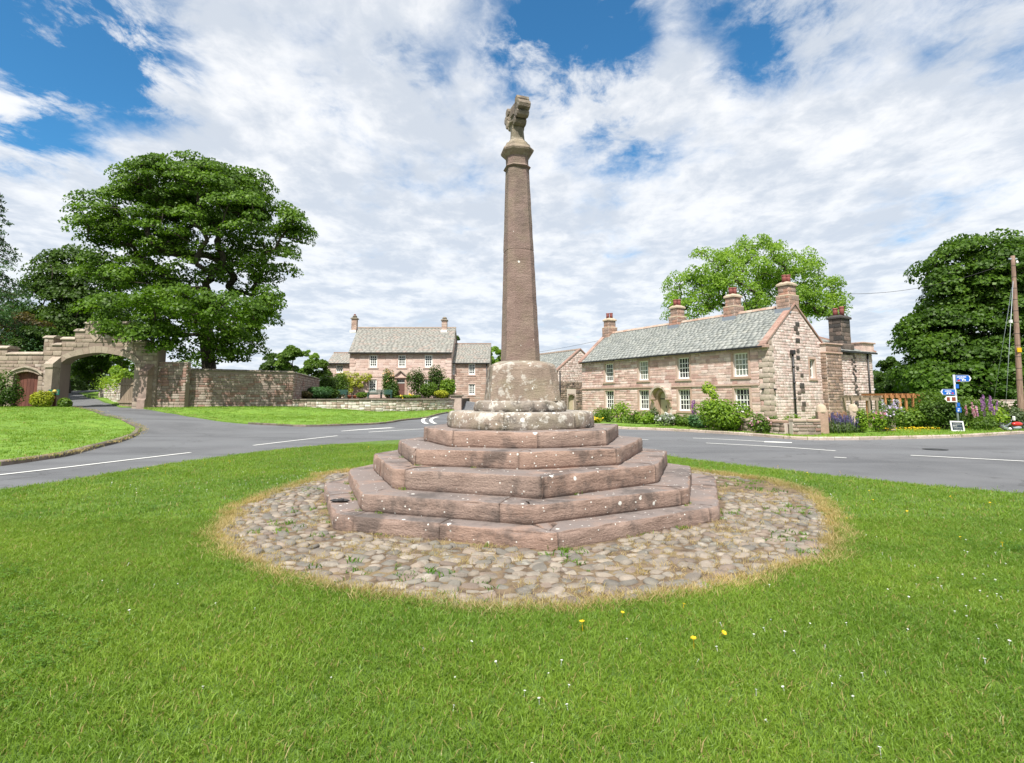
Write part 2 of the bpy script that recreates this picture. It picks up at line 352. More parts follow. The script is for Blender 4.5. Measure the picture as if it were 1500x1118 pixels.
# grass, ground
def grassblade(name, a, b, c, dry=.1):
    def fn(n):
        r = n('ShaderNodeObjectInfo', out=5); P = n('ShaderNodeObjectInfo', out=0)
        cl = n.m('ADD', n.m('MULTIPLY', n.noise(.9, 4, .6, P), .6), n.m('MULTIPLY', n.noise(3.2, 4, .6, P), .4)); isl = n('ShaderNodeNewGeometry', out=8)
        f = n.m('ADD', n.m('MULTIPLY', isl, .5), n.m('ADD', n.m('MULTIPLY', r, .2), n.m('MULTIPLY', n.rng(cl, .32, .68), .3)))
        col = n.ramp(f, [(0, a), (.5, b), (1, c)])
        col = n.mix(1.0, col, n.ramp(n.noise(.45, 5, .65, n.vm('ADD', P, (4, 9, 0))), [(.32, (.74, .82, .85)), (.68, (1.18, 1.08, 1.0))]), 'MULTIPLY')
        col = n.mix(n.m('GREATER_THAN', n.m('FRACT', n.m('ADD', n.m('MULTIPLY', isl, 13.7), r)), 1 - dry), col, (.34, .27, .11))
        t = n('ShaderNodeBsdfTranslucent', Color=n.mix(1.0, col, (1.2, 1.3, .5), 'MULTIPLY'))
        return n('ShaderNodeMixShader', i0=.35, i1=pbr(n, col, .45, Specular_IOR_Level=.35), i2=t)
    return mat(name, fn)
G_lawn = grassblade('lawn_blade', (.072, .152, .015), (.150, .262, .026), (.24, .355, .052), .06)
G_far = grassblade('far_lawn_blade', (.105, .21, .016), (.165, .285, .026), (.235, .355, .042), .04)
G_dry = grassblade('dry_blade', (.34, .26, .10), (.46, .36, .17), (.56, .47, .26), .3)
G_weed = grassblade('weed_leaf', (.04, .12, .012), (.09, .2, .02), (.18, .3, .03), 0)
def groundfn(a, b, d, sc):
    def fn(n):
        P = n.pos(); c = n.mix(n.rng(n.noise(sc, 6, .65, P), .35, .65), a, b)
        c = n.mix(n.m('MULTIPLY', n.rng(n.noise(sc * .25, 4, .6, P), .5, .7), .4), c, d)
        c = n.mix(1.0, c, n.ramp(n.noise(.9, 3, .6, n.scaled(P, (.25, 1.4, 1))), [(.3, .84), (.7, 1.14)]), 'MULTIPLY')
        return pbr(n, c, .95, n.noise(40, 4, .7, P), .02)
    return fn
M_turf = mat('turf', groundfn((.06, .12, .014), (.10, .175, .018), (.14, .18, .03), 6))
M_turf2 = mat('mown_turf', groundfn((.105, .205, .018), (.15, .265, .024), (.18, .26, .034), 3))
M_soil = mat('garden_soil', groundfn((.05, .035, .022), (.08, .055, .035), (.06, .08, .02), 5))
M_field = mat('field_grass', groundfn((.05, .10, .015), (.08, .14, .02), (.10, .12, .03), .4))
def grit(n):
    P = n.pos(); c = n.mix(n.rng(n.noise(9, 6, .7, P), .35, .65), (.085, .058, .036), (.19, .135, .085))
    c = n.mix(n.m('MULTIPLY', n.rng(n.noise(2.2, 5, .6, P), .48, .66), .55), c, (.30, .23, .11))
    return pbr(n, c, .95, n.noise(60, 4, .7, P), .015)
M_grit = mat('earth_between_cobbles', grit)
COBC = [(0.224, 0.19, 0.152), (0.172, 0.148, 0.123), (0.258, 0.218, 0.176), (0.168, 0.154, 0.129), (0.198, 0.154, 0.122), (0.145, 0.132, 0.113), (0.275, 0.236, 0.19), (0.196, 0.166, 0.133), (0.156, 0.123, 0.099), (0.235, 0.206, 0.17), (0.161, 0.148, 0.125), (0.232, 0.187, 0.148)]
M_cob = stone('cobble_stone', COBC, 7, .3, .85, .012, lich=.35)
def asphalt(n):
    P = n.pos(); c = n.mix(n.rng(n.noise(.5, 6, .6, P), .3, .7), (.082, .085, .092), (.122, .125, .132))
    c = n.mix(n.rng(n.noise(.12, 4, .6, n.scaled(P, (.6, 2.2, 1))), .42, .6), c, (.125, .13, .138))
    c = n.mix(n.m('MULTIPLY', n.rng(n.noise(.28, 5, .65, n.scaled(P, (.35, 3.0, 1)), .6), .55, .66), .55), c, (.064, .067, .073))
    sp = n.noise(160, 3, .7, P); c = n.mix(n.m('MULTIPLY', n.rng(sp, .5, .75), .5), c, (.26, .26, .26))
    v = n('ShaderNodeTexVoronoi', props={'feature': 'DISTANCE_TO_EDGE'}, Vector=n.vm('ADD', P, n.scaled(n('ShaderNodeTexNoise', out=1, Vector=P, Scale=1.2, Detail=4.0), (1.6, 1.6, 0))), Scale=.16)
    c = n.mix(n.m('MULTIPLY', n.m('LESS_THAN', v, .003), .55), c, (.05, .05, .05))
    return pbr(n, c, .8, sp, .006)
M_road = mat('asphalt', asphalt)
M_paint = mat('road_paint', lambda n: pbr(n, n.mix(n.rng(n.noise(26, 5, .75, n.pos()), .52, .74), (.70, .70, .67), (.28, .28, .28)), .7))
M_kerbd = stone('dark_kerb', [(.15, .12, .10), (.20, .16, .13), (.12, .10, .085)], 6, .3, dark=.4)
M_kerbl = stone('pale_kerb', [(.42, .345, .29), (.46, .385, .33), (.38, .31, .255)], 6, .2)

# ------------------------------------------------------------ terrain
CTRL = np.array([(0, 0, 0), (0, 5, 0), (0, 9, 0), (0, 14, 0), (-6, 8, 0), (6, 8, 0), (-12, 13, 0), (-8, 18, 0), (-5, 22, 0), (0, 20, 0), (8, 20, 0), (20, 17, 0), (12, 26, 0), (25, 25, 0), (14, 32, 0), (6, 45, 0), (4, 36, 0), (0, 30, .02), (1, 42, .15),
    (-17, 24, .04), (-12, 26, .03), (-6, 31, .05), (-5, 38, .12), (-13, 33, .36), (-20, 31, .48), (-25, 26, .48), (-22, 20, .2), (-30, 24, .5), (-24, 34, .80), (-24, 37, .90), (-30, 37, .91), (-36, 37, .95), (-16, 40, .93), (-20, 38, .92), (-10.2, 42, .45), (-13, 41, .7),
    (-5, 49, .5), (-28, 43, 1.25), (-31, 50, 1.7), (-38, 62, 2.35), (-45, 75, 2.8), (-20, 50, 1.45), (-10, 60, 1.5), (0, 65, .8), (-26, 60, 1.7), (30, 40, 0), (45, 30, 0), (40, 60, 0), (15, 65, .3), (-50, 30, 1.0), (-60, 12, .6), (-30, 8, .1), (-14, -5, 0), (14, -5, 0), (40, 10, 0), (0, 110, 1.6), (-90, 110, 4), (90, 110, 1), (100, 0, 0), (-100, 0, 1), (0, -60, 0)], float)
def tz_np(xy):
    xy = np.asarray(xy, float).reshape(-1, 2); d2 = ((xy[:, None, :] - CTRL[None, :, :2]) ** 2).sum(2)
    w_ = 1 / (d2 + 5) ** 2; return (w_ * CTRL[:, 2]).sum(1) / w_.sum(1)
def tz(x, y): return float(tz_np([(x, y)])[0])
def gp(px, py, far=75):                            # ground point under a photo pixel
    d = ray(px, py); t = 2.0; p = None
    while t < far:
        p = Vector((0, 0, EYE)) + d * t
        if p.z <= tz(p.x, p.y): break
        t += .25 if t > 12 else .04
    for _ in range(12):
        t += (.0 if abs(d.z) < 1e-6 else (tz(p.x, p.y) - p.z) / d.z * .35); p = Vector((0, 0, EYE)) + d * t
    return Vector((p.x, p.y, tz(p.x, p.y)))
def G2(*pts): return [tuple(gp(*p)[:2]) for p in pts]
def smooth_line(pts, n=6):
    out = []; P = [Vector((*p, 0)) for p in pts]
    for i in range(len(P) - 1):
        a, b, c, d = P[max(i - 1, 0)], P[i], P[i + 1], P[min(i + 2, len(P) - 1)]
        for k in range(n):
            t = k / n; q = .5 * ((2 * b) + (c - a) * t + (2 * a - 5 * b + 4 * c - d) * t * t + (3 * b - a - 3 * c + d) * t ** 3); out.append((q.x, q.y))
    out.append(tuple(pts[-1])); return out
def inpoly(xy, poly):
    x, y = xy[:, 0], xy[:, 1]; r = np.zeros(len(xy), bool); n = len(poly)
    for i in range(n):
        (x0, y0), (x1, y1) = poly[i], poly[(i + 1) % n]
        if y0 == y1: continue
        c = ((y0 > y) != (y1 > y)) & (x < (x1 - x0) * (y - y0) / (y1 - y0) + x0); r ^= c
    return r
def sheet(name, poly, mat_, lift, step=1.0, skirt=.2, parent=None, holes=(), zf=None):
    """a ground sheet that follows the terrain inside an outline, with an edge going down"""
    zf = zf or (lambda q: tz_np(q)); V = [Vector(p) for p in poly]; E_ = [(i, (i + 1) % len(poly)) for i in range(len(poly))]
    for h in holes:
        o = len(V); V += [Vector(p) for p in h]; E_ += [(o + i, o + (i + 1) % len(h)) for i in range(len(h))]
    A = np.array(poly); g = np.stack(np.meshgrid(np.arange(A[:, 0].min(), A[:, 0].max(), step), np.arange(A[:, 1].min(), A[:, 1].max(), step)), -1).reshape(-1, 2) + step * .37
    g = g + rng.uniform(-.2, .2, g.shape) * step
    g = g[inpoly(g, poly)]
    for h in holes: g = g[~inpoly(g, h)]
    V += [Vector(p) for p in g]
    v, e, f, *_ = geometry.delaunay_2d_cdt(V, E_, [], 1, 1e-4)
    xy = np.array([tuple(p) for p in v]); fs = np.array(f); cen = xy[fs].mean(1); keep = inpoly(cen, poly)
    for h in holes: keep &= ~inpoly(cen, h)
    fs = fs[keep]; z = zf(xy) + lift
    # face up
    a, b, c = xy[fs[:, 0]], xy[fs[:, 1]], xy[fs[:, 2]]; cr = (b - a)[:, 0] * (c - a)[:, 1] - (b - a)[:, 1] * (c - a)[:, 0]
    fs[cr < 0] = fs[cr < 0][:, ::-1]
    mb = MB(); mb.add([(x, y, q) for (x, y), q in zip(xy, z)], [tuple(int(i) for i in t) for t in fs], True)
    for L in [poly, *holes]:
        L = np.array(L); zz_ = zf(L) + lift; n = len(L)
        mb.add([(x, y, q) for (x, y), q in zip(L, zz_)] + [(x, y, q - skirt) for (x, y), q in zip(L, zz_)], [(i, (i + 1) % n, n + (i + 1) % n, n + i) for i in range(n)])
    o = mb.build(name, mat_, parent); return tag(o, kind='structure')

BIG = [(-260, -60), (260, -60), (260, 420), (-260, 420)]
road_poly = [(-60, -12), (60, -12), (60, 36), (12, 46), (0, 62), (-12, 62), (-30, 52), (-48, 74), (-58, 70), (-60, 30)]
sheet('road', road_poly, M_road, 0.0, 1.1, .3)
_rc = np.mean(road_poly, 0)
sheet('ground', BIG, M_field, -.10, 7.0, 1.0, holes=[[tuple(_rc + (np.array(p) - _rc) * .985) for p in road_poly]])

# greens (each a raised sheet)
cg = G2((0, 722), (100, 707), (200, 690), (300, 675), (400, 662), (500, 652), (580, 646.5), (680, 644), (800, 648), (900, 659), (980, 671), (1060, 681.5), (1150, 692), (1250, 703), (1350, 714), (1500, 727))
cg = [(-13, 4.0), (-10.5, 6.3)] + smooth_line(cg) + [(10.5, 6.3), (13, 4.0), (13, -6), (-13, -6)]
lgl = smooth_line(G2((0, 683), (70, 673), (100, 668), (140, 657), (175, 648), (196, 640), (203, 634), (203, 629), (190, 622), (170, 614.5), (145, 607), (120, 601.5), (103, 598.5)))
lg = lgl + [(-29.9, 36.0), (-29.9, 36.9), (-58, 36.9), (-58, 12.6)]
bgl = smooth_line(G2((196, 597.5), (230, 602.5), (262, 608), (300, 614), (340, 619.5), (400, 623.5), (470, 625), (550, 622), (600, 615.5), (640, 608.5), (662, 604)))
TW = [(-16.1, 40.3), (-14.6, 41.0), (-12.4, 41.6), (-10.0, 42.6), (-7.4, 45.3), (-5.2, 49.4)]        # terrace wall line
bg_ = bgl + [(-5.2, 49.4), (-7.4, 45.3), (-10.0, 42.6), (-12.4, 41.6), (-14.6, 41.0), (-16.1, 40.3), (-24.3, 37.3)]
rvl = smooth_line(G2((860, 625.5), (905, 628.5), (960, 630.5), (1010, 633), (1060, 636), (1110, 639.5), (1150, 643), (1180, 644.6), (1215, 645), (1260, 644.7), (1310, 643.7), (1360, 642.6), (1420, 640.5), (1500, 635.5)))
rv = rvl + [(38, 24.5), (55, 26), (60, 60), (20, 66), (3, 62), (2.2, 48), (3.2, 38)]
HOLE_C = None
def ring(cx, cy, rx, ry, n=56, wob=.12):
    return [(cx + rx * (1 + wob * noise.noise((math.cos(t) * 1.6, math.sin(t) * 1.6, 3.3))) * math.cos(t), cy + ry * (1 + wob * noise.noise((math.cos(t) * 1.6, math.sin(t) * 1.6, 3.3))) * math.sin(t)) for t in [2 * math.pi * i / n for i in range(n)]]
# outline of the cobbled apron
ap = smooth_line(G2((352, 765), (345, 785), (372, 812), (430, 834), (520, 857), (610, 872), (700, 882), (790, 884), (880, 876), (960, 866), (1040, 852), (1120, 833), (1180, 812), (1196, 790), (1196, 770), (1185, 745), (1160, 722), (1110, 707), (1040, 697)) +
                 [(4.2, 11.3), (3.0, 12.7), (.6, 13.6), (-2.0, 12.9), (-3.6, 11.6)] + G2((470, 707), (410, 727), (370, 748), (352, 765)))[:-1]
ap = [(CC_[0] + (x - CC_[0]) * 1.055, CC_[1] + (y - CC_[1]) * 1.05) for CC_ in [(0.117, 9.289)] for x, y in ap]
sheet('village_green', cg, M_turf, .045, .5, .1, holes=[ap])
sheet('cobble_bed', ap, M_grit, .03, .35, .1)
sheet('left_green', lg, M_turf2, .10, .8, .2)
sheet('back_green', bg_, M_turf2, .07, .8, .2)
sheet('right_verge', rv, M_turf2, .09, .9, .2)
# grass beside the drive beyond the gateway
vg = G2((130, 582), (150, 586), (180, 593)) ; vg = [(-44.2, 56), (-34.6, 46), (-27.2, 38.2), (-22, 38.2), (-20, 60), (-40, 66)]
sheet('drive_verge', vg, M_turf2, .06, .8, .2)
sheet('drive_bank', [(-31.2, 38.2), (-37.6, 46), (-46.2, 56), (-62, 62), (-62, 38.2)], M_turf, .06, .9, .2)
# terrace garden behind its wall
tg = [(x - .1, y + .25) for x, y in smooth_line(TW, 3)] + [(-4.7, 50.5), (-5.0, 64.9), (-26, 64.9), (-26, 53), (-18.6, 53)]
sheet('terrace_garden', tg, M_soil, 0.0, 1.2, .9, zf=lambda q: np.full(len(q), 1.42) + .012 * np.clip(q[:, 1] - 45, 0, 20) * .7)

# kerbs: each stone a piece
def kerb(name, line, a, b, L, h, w_, mat_, inward=1, drop=.06, joint=.02):
    root = tag(thing(name, None, None), kind='structure'); del_ = root
    P = [Vector(p) for p in line]; cum = [0]
    for p, q in zip(P, P[1:]): cum.append(cum[-1] + (q - p).length)
    def pt(s):
        s = min(max(s, 0), cum[-1]); i = max(0, min(len(P) - 2, next((k for k in range(len(cum) - 1) if cum[k + 1] >= s), len(P) - 2)))
        t = (s - cum[i]) / max(1e-6, cum[i + 1] - cum[i]); return P[i].lerp(P[i + 1], t), (P[i + 1] - P[i]).normalized()
    s = cum[-1] * a
    while s < cum[-1] * b:
        l = L * random.uniform(.8, 1.15); mb = MB(); n = 4; vs = []; ins = []
        for k in range(n + 1):
            q, d = pt(s + joint / 2 + (l - joint) * k / n); nn = Vector((-d.y, d.x)) * inward; z = tz(q.x, q.y); j = random.uniform(-.006, .006)
            o0 = q - nn * .015; o1 = q + nn * w_
            vs += [(o0.x, o0.y, z - drop), (o0.x, o0.y, z + h - .025 + j), (o0.x + nn.x * .025, o0.y + nn.y * .025, z + h + j), (o1.x, o1.y, z + h + j), (o1.x, o1.y, z - drop)]
        fs = [(i * 5 + k, i * 5 + k + 1, (i + 1) * 5 + k + 1, (i + 1) * 5 + k) for i in range(n) for k in range(4)] + [(0, 1, 2, 3, 4)[::-1], tuple(n * 5 + k for k in range(5))]
        mb.add(vs, fs); mb.build('kerb_stone', mat_, root); s += l
    return root
kerb('left_green_kerb', lgl, 0, .80, .95, .125, .16, M_kerbd, -1 if False else 1)
kerb('back_green_kerb', bgl, .42, .97, .9, .10, .14, M_kerbd)
kerb('right_verge_kerb', rvl, .04, 1, .92, .12, .15, M_kerbl)

# painted lines: thin sheets just above the asphalt
def stripe(name, pts, width=.11):
    pts = smooth_line(pts, 5); P = [Vector(p) for p in pts]; vs = []; wl = width if hasattr(width, '__len__') else (width, width)
    for i, p in enumerate(P):
        d = (P[min(i + 1, len(P) - 1)] - P[max(i - 1, 0)]).normalized(); nn = Vector((-d.y, d.x)); hw = (wl[0] + (wl[1] - wl[0]) * i / (len(P) - 1)) / 2
        for s in (-1, 1): q = p + nn * hw * s; vs.append((q.x, q.y, tz(q.x, q.y) + .012))
    mb = MB(); mb.add(vs, [(2 * i, 2 * i + 2, 2 * i + 3, 2 * i + 1) for i in range(len(P) - 1)])
    o = mb.build(name, M_paint); tag(o, kind='structure'); return o
for pts, wd in ((((-60, 703), (60, 689.5), (170, 676.5), (279, 663.5)), .12), (((371, 653), (430, 646), (494, 638.8)), .12), (((500, 632), (540, 629), (575, 627)), (.12, .45)), (((540, 633.5), (580, 631), (622, 628.7)), .12),
                (((1015, 642.2), (1070, 644.5), (1130, 648)), .12), (((1120, 647.6), (1160, 649)), (.5, .35)), (((1034, 649.5), (1130, 654.5), (1224, 661)), .12), (((925, 643.3), (950, 644.7)), .1), (((1334, 667.6), (1410, 671.5), (1500, 676.2)), .12), (((1222, 670.4), (1240, 671.5)), .1),
                (((629, 611.3), (622.5, 612.8), (619.5, 615.5), (620.5, 618.6), (626, 621.3)), .22), (((642, 611), (635, 612.5), (631.5, 615), (632.5, 618.2), (638, 620.8)), .22)):
    stripe('road_marking', G2(*pts), wd)
for px, py, r in ((1370, 658.8, .33),):
    q = gp(px, py); mb = MB(); mb.lathe([(r, 0), (r, .008), (0.01, .009)], 16, (q.x, q.y, q.z + .004)); tag(mb.build('drain_cover', M_iron), 'round black iron drain cover set in the asphalt', 'drain cover')

# ------------------------------------------------------------ the market cross
CC = (0.117, 9.289)
T = {1: [(474.5, 707.6), (488.7, 753.5), (808, 781), (1054, 741.6), (1048, 697)], 2: [(510, 686.7), (529, 723.7), (777, 740), (1009, 715), (1013, 683)],
     3: [(547, 665), (575, 686.7), (794, 698), (964, 680), (977, 660)], 4: [(583, 644), (605, 657.7), (778, 662), (907.5, 657), (941.6, 641)], 5: [(619, 625), (657, 631), (788, 633), (889.5, 630), (906, 621)]}
ZS = [0, .212, .425, .683, .905, 1.131]
def octa(i):
    f = [atz(*p, ZS[i]) for p in T[i]]; f = [(p.x, p.y) for p in f]
    f[0] = (f[0][0], min(f[0][1], CC[1] + 1.3)); f[4] = (f[4][0], min(f[4][1], CC[1] + 1.3))
    return f + [(2 * CC[0] - f[k][0], 2 * CC[1] - f[k][1] + .1) for k in (3, 2, 1)][::-1][0:0] + [(2 * CC[0] - f[1][0] + 0, 2 * CC[1] - f[1][1]), (2 * CC[0] - f[2][0], 2 * CC[1] - f[2][1]), (2 * CC[0] - f[3][0], 2 * CC[1] - f[3][1])]
cross = thing('market_cross', 'tall red sandstone market cross on octagonal steps in the middle of the green', 'market cross', (0, 0, 0))
def sweep_stone(poly, u0, u1, z0, z1, depth, seed, mat_, parent, name='step_stone', rough=1.0, arris=.011):
    n = len(poly); P = [Vector(p) for p in poly]
    def pos(u): i = int(math.floor(u)) % n; return P[i].lerp(P[(i + 1) % n], u - math.floor(u))
    def enorm(i): d = P[(i + 1) % n] - P[i % n]; return Vector((d.y, -d.x)).normalized()
    us = []; u = u0
    cuts = [u0] + [k for k in range(math.ceil(u0 + 1e-6), math.ceil(u1 - 1e-6))] + [u1]
    samples = []
    for a, b in zip(cuts, cuts[1:]):
        L = (pos(a + 1e-6) - pos(b - 1e-6)).length; m = max(2, int(L / .055))
        for k in range(m): samples.append((a + (b - a) * k / m, L))
    samples.append((u1, 1))
    prof = [(depth, 0, z1 - .006), (depth * .5, 0, z1 - .002), (.10, 0, z1), (arris * 2.2, .2, z1 - .001), (arris, .7, z1 - arris * .25), (arris * .3, 1, z1 - arris * .8), (0, .7, z1 - arris * 1.9)]
    hN = max(2, int((z1 - z0 - arris * 2) / .045))
    prof += [(0, 0, z1 - arris * 1.9 - (z1 - z0 - arris * 1.9 - .03) * k / hN) for k in range(1, hN + 1)] + [(.008, 0, z0 + .012), (.02, 0, z0 - .01)]
    vs = []; m = len(prof); ns = len(samples)
    for k, (u, L) in enumerate(samples):
        i = int(math.floor(u)); fr = u - i; nn = enorm(i % n)
        if abs(u - round(u)) < 1e-5 and 0 < k < ns - 1:
            c = round(u); nn = (enorm((c - 1) % n) + enorm(c % n)); nn = nn / max(.2, nn.dot(enorm(c % n)))
        q = pos(u); endk = min(k, ns - 1 - k); e_in = (.010, .002)[endk] if endk < 2 else 0
        dirv = (pos(u + .01) - pos(u - .01)).normalized(); shift = dirv * (.002 if k == 0 else -.002 if k == ns - 1 else 0)
        corner = 0.0
        for c in range(math.ceil(u0), math.floor(u1) + 1):
            dd = (q - pos(c)).length
            if dd < .05: corner = .018 * (1 - dd / .05)
        for (ins, wgt, z) in prof:
            p3 = Vector((q.x * 1.0, q.y, z + seed * .37))
            d1 = noise.noise(p3 * 2.3) * .010 * rough + noise.noise(p3 * 7) * .007 * rough + noise.noise(Vector((q.x * 3, q.y * 3, z * 32 + seed))) * .004 * rough
            wr = max(0, noise.noise(p3 * 3.1 + Vector((5, 2, 1))) + .15) * .03 * rough * wgt + max(0, noise.noise(p3 * 9) - .1) * .035 * wgt
            o = ins + e_in + corner - d1 * (1 if ins < .09 else 0) + wr
            zz_ = z - wr * .6 - (e_in * .5 if ins < .2 else 0) + (noise.noise(p3 * 1.7) * .006 + noise.noise(p3 * 6) * .003) * rough * (1 if z > z1 - .02 else 0)
            x = q - nn * o + shift; vs.append((x.x, x.y, zz_))
    fs = [(a * m + b, (a + 1) * m + b, (a + 1) * m + b + 1, a * m + b + 1) for a in range(ns - 1) for b in range(m - 1)]
    fs = [f[::-1] for f in fs]
    mb = MB(); mb.add(vs, fs, True); mb.f += [tuple(range(m)), tuple((ns - 1) * m + b for b in range(m))[::-1]]; mb.sm += [False, False]
    return mb.build(name, mat_, parent)
JOINTS = {1: [.45, 1.10, 1.52, 2.03, 2.93, 3.6, 4.5, 5.0, 5.9, 6.6, 7.4], 2: [.02, .97, 1.83, 2.94, 3.5, 4.4, 5.1, 6.0, 7.0], 3: [.4, 1.09, 2.005, 2.97, 3.9, 4.9, 6, 7], 4: [.3, 1.02, 1.90, 2.96, 3.8, 4.8, 5.9, 7.1], 5: [.2, 1.05, 2.0, 2.985, 3.9, 5.1, 6, 7]}
POLY = {i: octa(i) for i in range(1, 6)}
def circ(r, n, cx, cy, rot=0): return [(cx + r * math.cos(2 * math.pi * k / n + rot), cy + r * math.sin(2 * math.pi * k / n + rot)) for k in range(n)]
ZT6, ZT7 = 1.385, 1.557
for i in range(1, 6):
    st = tag(bpy.data.objects.new('step', None)); COL.objects.link(st); st.parent = cross
    J = JOINTS[i]; poly = POLY[i]
    c = Vector(CC); core = [tuple(c + (Vector(p) - c) * (1 - .10 / (Vector(p) - c).length)) for p in poly]
    mb = MB(); mb.prism(core, ZS[i - 1] - .02, ZS[i] - .03); mb.build('core', M_step, st)
    for k, u0 in enumerate(J):
        u1 = J[k + 1] if k + 1 < len(J) else J[0] + len(poly)
        o = sweep_stone(poly, u0, u1, ZS[i - 1], ZS[i] + random.uniform(-.004, .004), .62, i * 13 + k, M_step, st)
for nm, r, z0, z1, n, J, rot in (('step', 1.235, ZS[5], ZT6, 20, [.5, 4, 7.5, 11, 14, 17], .1), ('step', .795, ZT6, ZT7, 16, [.3, 4.2, 8, 12], .25)):
    st = bpy.data.objects.new(nm, None); COL.objects.link(st); st.parent = cross; tag(st, 'round lichen spotted step')
    poly = circ(r, n, .14, CC[1], rot)[::1]
    mb = MB(); mb.prism(circ(r - .08, n, .14, CC[1], rot), z0 - .02, z1 - .03); mb.build('core', M_upper, st)
    for k, u0 in enumerate(J):
        sweep_stone(poly, u0, J[k + 1] if k + 1 < len(J) else J[0] + n, z0, z1, .55, 90 + k + n, M_upper, st, arris=.035, rough=1.3)
def ringsolid(rings, mat_, name, parent, amp=.008, fr=5, seed=0):
    """rings: list of (list of (x,y), z) with equal counts"""
    vs = []; m = len(rings[0][0])
    for pts, z in rings:
        for (x, y) in pts:
            p = Vector((x, y, z + seed)); d = amp * (noise.noise(p * fr) + .5 * noise.noise(p * fr * 3)); vs.append((x + d * (1 if x > .1 else -1), y - d, z))
    fs = [(a * m + b, a * m + (b + 1) % m, (a + 1) * m + (b + 1) % m, (a + 1) * m + b) for a in range(len(rings) - 1) for b in range(m)]
    mb = MB(); mb.add(vs, fs, False); mb.f += [tuple(range(m))[::-1], tuple((len(rings) - 1) * m + b for b in range(m))]; mb.sm += [False, False]
    return mb.build(name, mat_, parent)
def chsq(hw, ch, cx, cy, rot, sub=4):               # square with cut corners
    c8 = [(hw, -hw + ch), (hw, hw - ch), (hw - ch, hw), (-hw + ch, hw), (-hw, hw - ch), (-hw, -hw + ch), (-hw + ch, -hw), (hw - ch, -hw)]; out = []
    for i in range(8):
        a, b = Vector(c8[i]), Vector(c8[(i + 1) % 8])
        for k in range(sub): q = a.lerp(b, k / sub); q.rotate(Matrix.Rotation(rot, 2)); out.append((cx + q.x, cy + q.y))
    return out
BX, BY = .152, CC[1]
rot = R(9)
rg = []
for z, hw, ch in [(ZT7 - .01 + .04 * k, .585 - .0045 * k, .13 + .003 * k) for k in range(14)] + [(2.125, .515, .185), (2.155, .495, .20), (2.18, .45, .205), (2.20, .38, .18), (2.21, .33, .16)]:
    rg.append((chsq(hw, ch * .92, BX, BY, rot, 5), z))
ringsolid(rg, M_block, 'socket_block', cross, .013, 3.5)
# shaft: two stones with a joint, octagonal with narrow chamfers, leaning a hair to the left
def zrow(py, Y=CC[1]): return at(757, py + 2 + 5 * max(0, min(1, (250 - py) / 90)), Y).z
Z0, ZJ, Z1 = 2.19, zrow(368), zrow(247)
def ctr(z): return (BX - .010 - (z - Z0) / (Z1 - Z0) * .052, BY)
def shaftrings(za, zb, n):
    out = []
    for k in range(n + 1):
        z = za + (zb - za) * k / n; f = (z - Z0) / (Z1 - Z0); hw = .302 + (.188 - .302) * f; x, y = ctr(z); out.append((chsq(hw * .98, hw * .40, x, y, R(16), 3), z))
    return out
def endchamfer(r, bottom=False):
    (p0, z0), = [r[-1]] if not bottom else [r[0]]
    cx = sum(p[0] for p in p0) / len(p0); cy = sum(p[1] for p in p0) / len(p0)
    ins = ([(cx + (x - cx) * .985, cy + (y - cy) * .985) for x, y in p0], z0 + (.010 if not bottom else -.010))
    return r + [ins] if not bottom else [ins] + r
ringsolid(endchamfer(shaftrings(Z0, ZJ - .012, 40)), M_shaft, 'shaft', cross, .006, 4)
ringsolid(endchamfer(shaftrings(ZJ + .011, Z1 - .02, 26), True), M_shaft, 'shaft', cross, .006, 4, 5)
cx, cy = ctr(Z1)
def oct_r(r, z, rot=R(13)): return (chsq(r * .98, r * .45, cx, cy, rot, 2), z)
zc = lambda py: zrow(py)
ringsolid([oct_r(.19, Z1 - .02), oct_r(.215, Z1), oct_r(.226, Z1 + .015), oct_r(.212, Z1 + .035), oct_r(.19, Z1 + .05), oct_r(.184, Z1 + .10), oct_r(.190, zc(229.5))], M_shaft, 'necking', cross, .006, 6)
ringsolid([oct_r(.188, zc(230)), oct_r(.225, zc(226.5)), oct_r(.262, zc(223)), oct_r(.274, zc(220.5)), oct_r(.268, zc(218.5)), oct_r(.235, zc(216)), oct_r(.222, zc(214.5)), oct_r(.212, zc(211)), oct_r(.172, zc(208.5)), oct_r(.165, zc(206.5)), oct_r(.125, zc(203))], M_head, 'capital', cross, .007, 6)
hc = at(757.5, 162, CC[1]); cx = hc.x
ringsolid([oct_r(.125, zc(204)), oct_r(.115, zc(200)), oct_r(.108, zc(190)), oct_r(.106, zc(182)), oct_r(.118, zc(180)), oct_r(.15, zc(178)), oct_r(.155, zc(176)), oct_r(.125, zc(174.5)), oct_r(.10, zc(172))], M_head, 'neck', cross, .006, 6)
